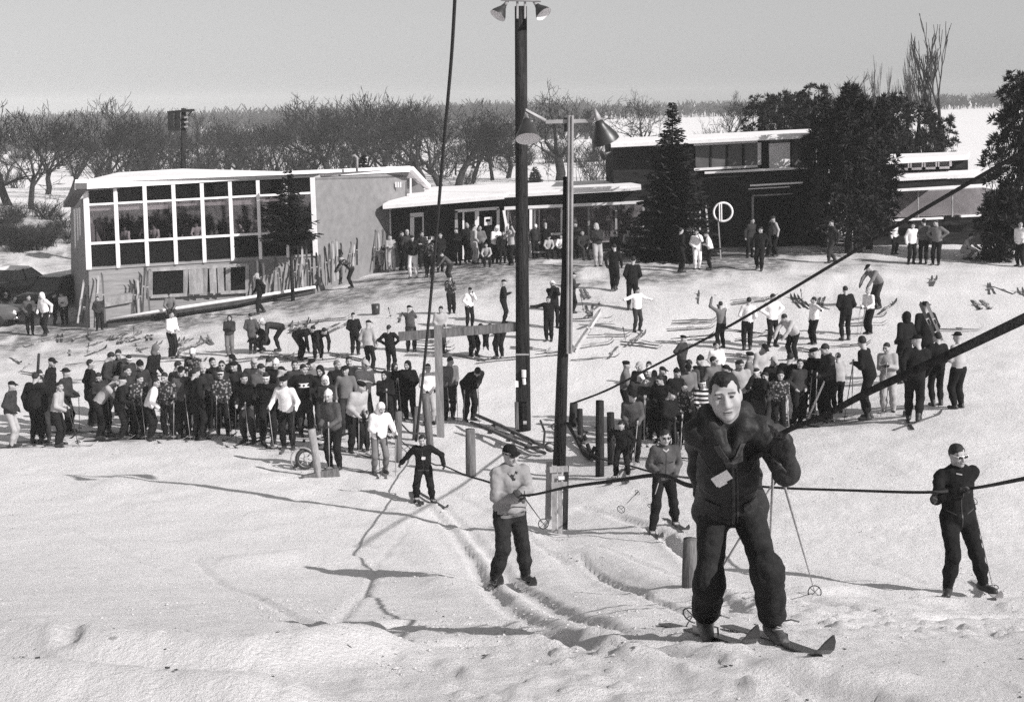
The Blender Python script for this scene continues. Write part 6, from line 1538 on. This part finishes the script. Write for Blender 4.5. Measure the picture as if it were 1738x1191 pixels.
# loudspeaker pole behind the glazed lodge
bp = P(311, 300, 74); bp.z = tz(bp.x, 74); T = thing('speaker_pole', 'pole carrying dark loudspeaker cabinets above the glazed lodge roof', 'loudspeaker pole', bp)
one('pole', T, M_POLE, lambda m: m.tube([bp, P(311, 300, 74), P(311.5, 184, 74)], [.16, .14, .12], 8), True)
one('crossarm', T, M_POLE, lambda m: m.bar(P(284, 191, 73.8), P(330, 187, 73.8), .12, .12))
for x0 in (284, 295): one('loudspeaker', T, M_BLACKMETAL, lambda m: m.hexa([P(u, v, 73.7+d) for v in (222, 191) for u, d in ((x0+.5, -.5), (x0+10.5, -.62), (x0+11, .3), (x0+1, .3))]))
for k in range(3): one('insulator', T, M_METAL, lambda m: m.tube([P(313, 200+8*k, 73.8), P(319, 199+8*k, 73.8)], .05, 5))
one('brace', T, M_POLE, lambda m: (m.bar(P(300, 192, 73.9), P(311, 212, 73.9), .05, .05), m.bar(P(325, 189, 73.9), P(312, 208, 73.9), .05, .05)))
# round ring sign
bs = P(1218, 440, 62.4); bs.z = tz(bs.x, 62.4); T = thing('ring_sign', 'white ring with upright bar hung on posts before the two storey lodge', 'sign', bs)
one('ring', T, M_WHITE, lambda m: m.torus(P(1227, 360, 62.3), (.1, 1, .05), .41, .05, 28, 6), True)
for u0, u1 in ((1221, 1221.5), (1224.5, 1225)): one('post', T, M_WHITE, lambda m: m.bar(P(u0, 346, 62.25), P(u1, 375, 62.25), .045, .05)); 
one('leg', T, M_BEAM, lambda m: m.bar(P(1219, 374, 62.3), P(1224, 446, 62.3), .05, .05))
# ------------------------------------------------------------------ toboggan and curved sled front by the poles
b = hit(880, 765); T = thing('rescue_toboggan', 'long wooden rescue toboggan with handles lying below the tall pole', 'toboggan', b)
def gp(u, v, dz): q = hit(u, v); q.z += dz; return q
for k, (s0, s1) in enumerate((((806, 728), (936, 778)), ((800, 736), (925, 784)), ((824, 738), (932, 772)))):
    one('rail', T, M_POST if k < 2 else M_BEAM, lambda m: m.tube([gp(*s0, .40-.1*k), gp((s0[0]*2+s1[0])/3, (s0[1]*2+s1[1])/3, .36-.08*k), gp((s0[0]+s1[0]*2)/3, (s0[1]+s1[1]*2)/3, .28-.05*k), gp(*s1, .22)], .045, 6), True)
for t in (.25, .5, .75): one('slat', T, M_POST, lambda m: m.bar(gp(806+130*t, 728+50*t, .33-.1*t), gp(800+125*t, 738+48*t, .25-.08*t), .12, .04, (0, 0, 1)))
one('handle', T, M_BLACKMETAL, lambda m: (m.torus(gp(913, 778, .28), (0, .3, 1), .16, .03, 14, 5), m.tube([gp(922, 775, .2), gp(925, 770, .55), gp(918, 762, .72)], .03, 5), m.torus(gp(934, 776, .25), (.2, .9, .3), .12, .025, 12, 5)))
b = hit(1000, 780); T = thing('curved_sled', 'sled with curved bent wood front lying by the short dark posts', 'sled', b)
for k in range(2): one('runner', T, M_POLE, lambda m: m.tube([gp(964+16*k, 735-8*k, .25), gp(978+14*k, 752-4*k, .12), gp(990+12*k, 772, .06), gp(1000+10*k, 784, .10), gp(1010+6*k, 783, .35)], .05, 6), True)
for t in (.3, .6): one('slat', T, M_POST, lambda m: m.bar(gp(972+30*t, 742+40*t, .2), gp(988+24*t, 732+50*t, .22), .1, .04, (0, 0, 1)))
# ------------------------------------------------------------------ parked cars at the far left
M_CAR = mat('car_paint_black', .015, .18, .2, 2, 0, .6); M_CAR2 = mat('car_paint_grey', .10, .2, .2, 2, 0, .6); M_CHROME = mat('chrome', .55, .15, .1, 3, 0, .8, metal=1.0); M_TYRE = mat('tyre_rubber', .02, .8, .2); M_CARGL = mat('car_glass', .03, .06, .2, 2, 0, .7); M_LENSL = mat('headlamp_lens', .65, .15, .05, 3, 0, .6)
def car(loc, rz, label, paint, snow=False):
    T = thing('parked_car', label, 'car', loc, R(rz), 'cars parked beside the glazed lodge'); Z = (0, 0, 0)
    m = MB(); secs = [(-2.35, .62, .45, .70), (-2.25, .80, .35, .86), (-1.4, .90, .28, .95), (-.6, .92, .27, .98), (.6, .92, .27, .98), (1.5, .90, .28, .95), (2.3, .82, .35, .86), (2.42, .66, .45, .72)]
    n = 10
    for y, hw, z0, z1 in secs:
        for k in range(n):
            a = 2*math.pi*k/n; cx, cz = math.cos(a), math.sin(a); e = .45
            m.v.append((hw*abs(cx)**e*(1 if cx > 0 else -1), y, (z0+z1)/2+(z1-z0)/2*abs(cz)**e*(1 if cz > 0 else -1)))
    for i in range(len(secs)-1):
        for k in range(n): m.f.append((i*n+k, i*n+(k+1) % n, (i+1)*n+(k+1) % n, (i+1)*n+k)); m.mi.append(0)
    m.f += [tuple(range(n)), tuple(reversed(range((len(secs)-1)*n, len(secs)*n)))]; m.mi += [0, 0]
    part('body', m, paint, T, True, Z)
    cab = [(-.95, .80, .95), (-.35, .62, 1.47), (.85, .62, 1.50), (1.55, .78, .96)]
    m = MB()
    for y, hw, z in cab: m.v += [(-hw, y, z), (hw, y, z)]
    m.hexa([(-.62, -.30, 1.42), (.62, -.30, 1.42), (.62, .88, 1.44), (-.62, .88, 1.44), (-.56, -.22, 1.52), (.56, -.22, 1.52), (.56, .8, 1.54), (-.56, .8, 1.54)]); m.v = m.v[8:]; m.f = [tuple(i-8 for i in f) for f in m.f]
    part('roof', m, M_ROOFSNOW if snow else paint, T, False, Z)
    for x in (-1, 1):
        for a, c in (((-.95, .80, .93), (-.28, .60, 1.45)), ((.25, .84, .93), (.25, .62, 1.46)), ((1.55, .78, .93), (.86, .60, 1.45))):
            m = MB(); m.bar((x*a[1], a[0], a[2]), (x*c[1], c[0], c[2]), .07, .06, (1, 0, 0)); part('pillar', m, paint, T, False, Z)
        m = MB(); m.add([(x*.79, -.88, .95), (x*.80, 1.45, .95), (x*.61, .82, 1.43), (x*.61, -.3, 1.42)], [(0, 1, 2, 3)]); part('side_window', m, M_CARGL, T, False, Z)
        for yy in (-1.45, 1.45):
            m = MB(); Mx = Matrix.Translation((x*.80, yy, .34)) @ Matrix.Rotation(R(90), 4, 'Y'); m.lathe([(.20, -.09), (.33, -.09), (.35, -.05), (.35, .05), (.33, .09), (.20, .09)], 18, Mx); w = part('wheel', m, M_TYRE, T, True, Z)
            m = MB(); m.lathe([(.001, -.08), (.10, -.085), (.19, -.05), (.21, 0), (.19, .05), (.10, .085), (.001, .08)], 14, Mx); part('hubcap', m, M_CHROME, w, True, Z)
        m = MB(); m.lathe([(.001, .05), (.06, .045), (.10, 0), (.11, -.06)], 12, Matrix.Translation((x*.62, -2.3, .70)) @ Matrix.Rotation(R(90), 4, 'X')); part('headlamp', m, M_LENSL, T, True, Z)
    m = MB(); m.add([(-.76, -.92, .95), (.76, -.92, .95), (.60, -.32, 1.43), (-.60, -.32, 1.43)], [(0, 1, 2, 3)]); part('windscreen', m, M_CARGL, T, False, Z)
    m = MB(); m.add([(.74, 1.52, .95), (-.74, 1.52, .95), (-.58, .90, 1.44), (.58, .90, 1.44)], [(0, 1, 2, 3)]); part('rear_window', m, M_CARGL, T, False, Z)
    for yy in (-2.48, 2.52):
        m = MB(); m.tube([(-.86, yy+.12*(1 if yy < 0 else -1), .46), (-.6, yy, .46), (.6, yy, .46), (.86, yy+.12*(1 if yy < 0 else -1), .46)], .07, 6); part('bumper', m, M_CHROME, T, True, Z)
    for z in (.55, .63, .71):
        m = MB(); m.box(-.42, .42, -2.42, -2.38, z-.015, z+.015); part('grille_bar', m, M_CHROME, T, False, Z)
    m = MB(); m.box(-.16, .16, -2.57, -2.55, .42, .52); part('number_plate', m, M_WHITE, T, False, Z)
    return T
car(hit(92, 522), -12, 'black rounded car parked close to the lodge corner', M_CAR); car(hit(20, 505), -20, 'black car with snow on its roof at the left edge', M_CAR, True); car(hit(-42, 552), 82, 'dark car seen from the side, its wheel at the left picture edge', M_CAR2)
# ------------------------------------------------------------------ skis: worn in the lines, lying on the yard, leaning on walls
rs = random.Random(3); _used = set()
def worn(o, pre, fallback):
    t = pre+o['label'].split(',')[0]
    if len(t.split()) > 16 or t in _used: t = pre+o['label']
    if len(t.split()) > 16 or t in _used: return fallback
    _used.add(t); return t
def _vf(p):
    q = _RM.T @ np.array((p.x, p.y, p.z-CAMZ)); return CV+F*q[1]/q[2]
for (o, J, p, s, fac, pose, grp, ex) in PEOPLE:
    if grp in (GL1, GR1) and pose not in ('bend', 'squat') and _vf(p) > (728 if grp == GL1 else 712):
        left = grp == GL1
        for sg in (-1, 1):
            c = R(fac); ang = fac+rs.uniform(-8, 8)
            if abs((fac+180) % 360-180) > 130: ang = fac+rs.uniform(-30, 30)
            ang = ang if rs.random() > .25 else (80 if left else -60)+rs.uniform(-15, 15)
            x = p.x+math.cos(c)*sg*.11; y = p.y+math.sin(c)*sg*.11
            ski_at(x, y, ang, rs.choice((0, 1, 1, 2, 3)), worn(o, ('left' if sg > 0 else 'right')+' ski of ', 'ski worn by someone waiting in the left lift line' if left else 'ski worn by someone waiting in the right lift line'), 'skis worn in the left lift line' if left else 'skis worn in the right lift line', .01, False)
    if p.y < 55 and (pose in ('pole', 'poleout', 'look', 'lean', 'slump', 'ready') or (pose == 'chest' and grp in (GL1, GR1))):
        M = o.matrix_world; c = R(fac); f = Vector((math.sin(c), -math.cos(c), 0))
        for n in ('L', 'R') if rs.random() < .6 else ('L',):
            M_ = Matrix.Translation(o.location) @ Matrix.Rotation(c, 4, 'Z') @ Matrix.Diagonal((*o.scale, 1)); w = M_ @ Vector(J['w'+n]); w += f*.05
            e = w+f*rs.uniform(.02, .22)+Vector((rs.uniform(-.12, .12), 0, 0)); e.z = tz(e.x, e.y)
            pole_between(w+Vector((0, 0, .1)), e, worn(o, ('left' if n == 'L' else 'right')+' ski pole of ', 'ski pole in the hand of someone on the snow'), 'ski poles held on the snow', False, .012, rs.choice((M_BAMBOO, M_BAMBOO, M_METAL, M_LEATHER)))
GYL = 'skis lying about the snow yard'
def beside(x, y, pre, fallback):
    for d, o in sorted(((math.hypot(o.location.x-x, o.location.y-y), o['label']) for o, *_ in PEOPLE))[:3]:
        if d > 4: break
        t = pre+o.split(',')[0]
        if len(t.split()) > 16: continue
        if t not in _used: _used.add(t); return t
    return fallback
def lie(u0, v0, u1, v1, mi=None, pre='single ski lying beside '):
    a, b = hit(u0, v0), hit(u1, v1); c = (a+b)/2; L = (b-a).length; ang = math.degrees(math.atan2(b.x-a.x, a.y-b.y))
    ski_at(c.x, c.y, ang, rs.choice((0, 1, 1, 2, 3)) if mi is None else mi, beside(c.x, c.y, pre, 'ski lying on the trodden snow of the yard'), GYL, -.01, True, min(max(L/2.0, .8), 1.12))
LIE = [(0,600,55,628),(10,648,75,603),(968,545,1043,548),(971,542,1037,540),(994,570,1069,568),(985,588,1028,581),(914,602,950,597),(968,612,1052,606),(1061,581,1116,587),(1145,545,1211,543),(1143,549,1211,546),(1131,559,1211,555),(1240,510,1321,503),(1244,515,1300,509),
 (1632,488,1683,550),(1637,488,1688,550),(1646,488,1700,549),(1651,488,1705,549),(1489,535,1525,510),(1445,541,1496,535),(1440,550,1489,549),(1596,559,1659,560),(476,551,560,543),(520,546,594,539),(440,600,500,604),(450,607,520,600),(470,612,540,606),(520,614,560,610),(560,600,620,612),(600,622,660,628),
 (706,578,760,583),(706,587,770,590),(690,601,760,604),(770,600,830,612),(820,612,880,606),(880,590,920,594),(250,612,330,606),(300,604,352,612),(395,612,450,606),(1330,590,1390,596),(1300,560,1340,575),(1240,560,1290,566),(1260,574,1300,566),(1400,590,1470,584),(1150,575,1200,570),(110,620,190,612),(30,630,90,640),(1220,600,1290,606)]
for q in LIE:
    pr = q[0] not in (0, 10, 1632, 1637, 1646, 1651, 968, 971); lie(*q, None, 'farther ski of the pair lying beside ' if pr else 'single ski lying beside ')
    if q[0] not in (0, 10, 1632, 1637, 1646, 1651, 968, 971): dv = rs.uniform(2.5, 5); lie(q[0]+rs.uniform(-4, 4), q[1]+dv, q[2]+rs.uniform(-4, 4), q[3]+dv+rs.uniform(-1, 1), None, 'nearer ski of the pair lying beside ')
for (u, v) in ((88,576),(98,577),(125,576),(133,574),(152,574),(168,582),(196,574),(203,580),(220,574),(234,576),(250,574),(163,598),(235,594),(245,592),(296,585),(322,590),(340,585),(350,580),(485,558),(495,560),(505,558),(515,560),(524,558),(552,560),(571,558),(680,540),(990,500),(998,530),(1004,530),(1185,508),(1350,514),(1360,516),(1678,493),(1703,494),(1735,501),(300,598),(310,583),(118,600),(60,585),(1040,600),(1075,578),(1390,515),(1580,480)):
    p = hit(u, v); an = rs.choice((0, 180))+rs.uniform(-22, 22); mi_ = rs.choice((1, 1, 2, 3))
    for dx in ((0,) if rs.random() < .45 else (0, .16)): ski_at(p.x+dx, p.y+dx*.3, an+rs.uniform(-4, 4), mi_, 'ski lying end on with its tip up on the yard', 'skis lying end on across the yard', -.01, True)
    if rs.random() < .22:
        q = p+Vector((rs.uniform(-.4, .4), rs.uniform(-.4, .4), 0)); q.z = tz(q.x, q.y); pole_between(q+Vector((rs.uniform(-.15, .15), rs.uniform(-.15, .15), rs.uniform(.35, .7))), q, 'ski pole stuck upright in the yard snow', 'ski poles stuck in the yard', False, .013, M_LEATHER)
# a pair propped up in the middle of the yard
def lean_ski(u0, v0, u1, v1, y0, y1, mi, label, group):
    a, b = P(u0, v0, y0), P(u1, v1, y1); d = b-a; L = d.length; o = link('ski', SKI[mi]); frame(o, a+d*.49, d, (0, -1, .2), L/2.0); tag(o, label, 'ski', group)
    link('binding', BIND, o); return o
y = hit(977, 598).y
for k in range(2): lean_ski(977-6*k, 598-2*k, 1022-5*k, 527, y, y+1.6, 2 if k else 0, ('brown' if k else 'pale')+' ski of the pair propped up in the middle of the yard', None)
yw = lambda u: 60.6+(u-151)/(535-151)*2.8 if u < 535 else 63.4+(u-535)/155*6.2
LEAN = [(508,488,506,418),(514,487,513,418),(522,485,520,417),(497,490,495,420),(463,496,468,431),(473,494,470,440),(478,493,474,455),(559,480,551,417),(562,479,559,412),(568,478,565,408),(574,474,572,404),(580,470,579,412),(592,458,596,411),(600,452,602,413),(606,450,606,404),(634,458,638,390),(648,458,642,390),(655,461,650,388),(660,462,657,392),(163,545,168,462),(179,548,173,462),(228,534,221,475),(232,534,228,474),(236,533,234,471),(242,529,246,452),(254,529,248,454),(240,532,238,480),(132,548,143,475),(140,548,146,500),(433,506,430,440),(438,505,437,441),(446,503,441,444),(451,502,447,446),(531,485,529,430),(540,484,537,428),(546,484,543,432),(502,489,500,440),(455,498,458,446),(526,486,524,440)]
for q in LEAN: lean_ski(*q, yw(q[0])-.62, yw(q[2])-.22, rs.choice((0, 0, 2, 3, 1)), 'ski leaning against the wall of the glazed lodge', 'skis leaning on the glazed lodge wall')
for (u0, v0, u1, v1) in ((1142,398,1139,366),(1148,397,1146,366),(1174,395,1175,352),(1180,394,1181,354),(1188,394,1188,356),(1204,398,1198,349),(1170,396,1168,356),(1456,415,1456,362),(1450,415,1448,366)):
    lean_ski(u0, v0+14, u1, v1, 65.4, 65.9, rs.choice((0, 0, 2)), 'ski standing upright against the dark right lodge', 'skis leaning on the right lodge')
for k in range(2): lean_ski(1590+9*k, 578, 1560+12*k, 512, 36.9, 37.1, 1+k, ('lower' if k else 'upper')+' ski carried on the shoulder of the brimmed hat man', None)
pole_between(P(1366, 722, 33.2), P(1421, 600, 33.0), 'pale ski pole held slanting across the open jacket in right line', None, False, .035, M_WHITE)
# small trunk-like pail on the yard
b = hit(638, 534); m = MB(); m.lathe([(.001, 0), (.15, 0), (.17, .42), (.15, .42), (.14, .05), (.001, .05)], 12, Matrix.Translation(b)); o = link('bucket', m.mesh('bucket', M_BLACKMETAL, b, True), None, b); tag(o, 'black bucket standing alone on the yard snow', 'bucket')
# people inside the glazed lodge
fl = FC.p(0, .78, 0).z
for i in range(14):
    a = .05+.85*i/13; q = FC.p(a, .78, -1.0-rs.uniform(0, 1.6)); q.z = FC.p(a, .78).z-.35
    person(q, rs.uniform(-60, 60), .95, dict(POSE['sit'], yaw=rs.uniform(-30, 30)), rs.choice('klgwd'), 'k', 'hair', 'person sitting behind the upper glass of the glazed lodge', 'people sitting inside the glazed lodge', h=.035, hand='s')
# ------------------------------------------------------------------ thin winter haze
def haze():
    m = bpy.data.materials.new('haze_air'); m.use_nodes = True; n = m.node_tree; n.nodes.clear()
    o = n.nodes.new('ShaderNodeOutputMaterial'); v = n.nodes.new('ShaderNodeVolumePrincipled'); v.inputs['Density'].default_value = HAZE; v.inputs['Color'].default_value = (1, 1, 1, 1); v.inputs['Anisotropy'].default_value = -.35
    n.links.new(v.outputs[0], o.inputs['Volume'])
    k = MB(); k.box(-1250, 1250, -60, 1800, -4, 26); ob = link('haze', k.mesh('haze', m)); tag(ob, kind='stuff')
HAZE = .00042
haze()
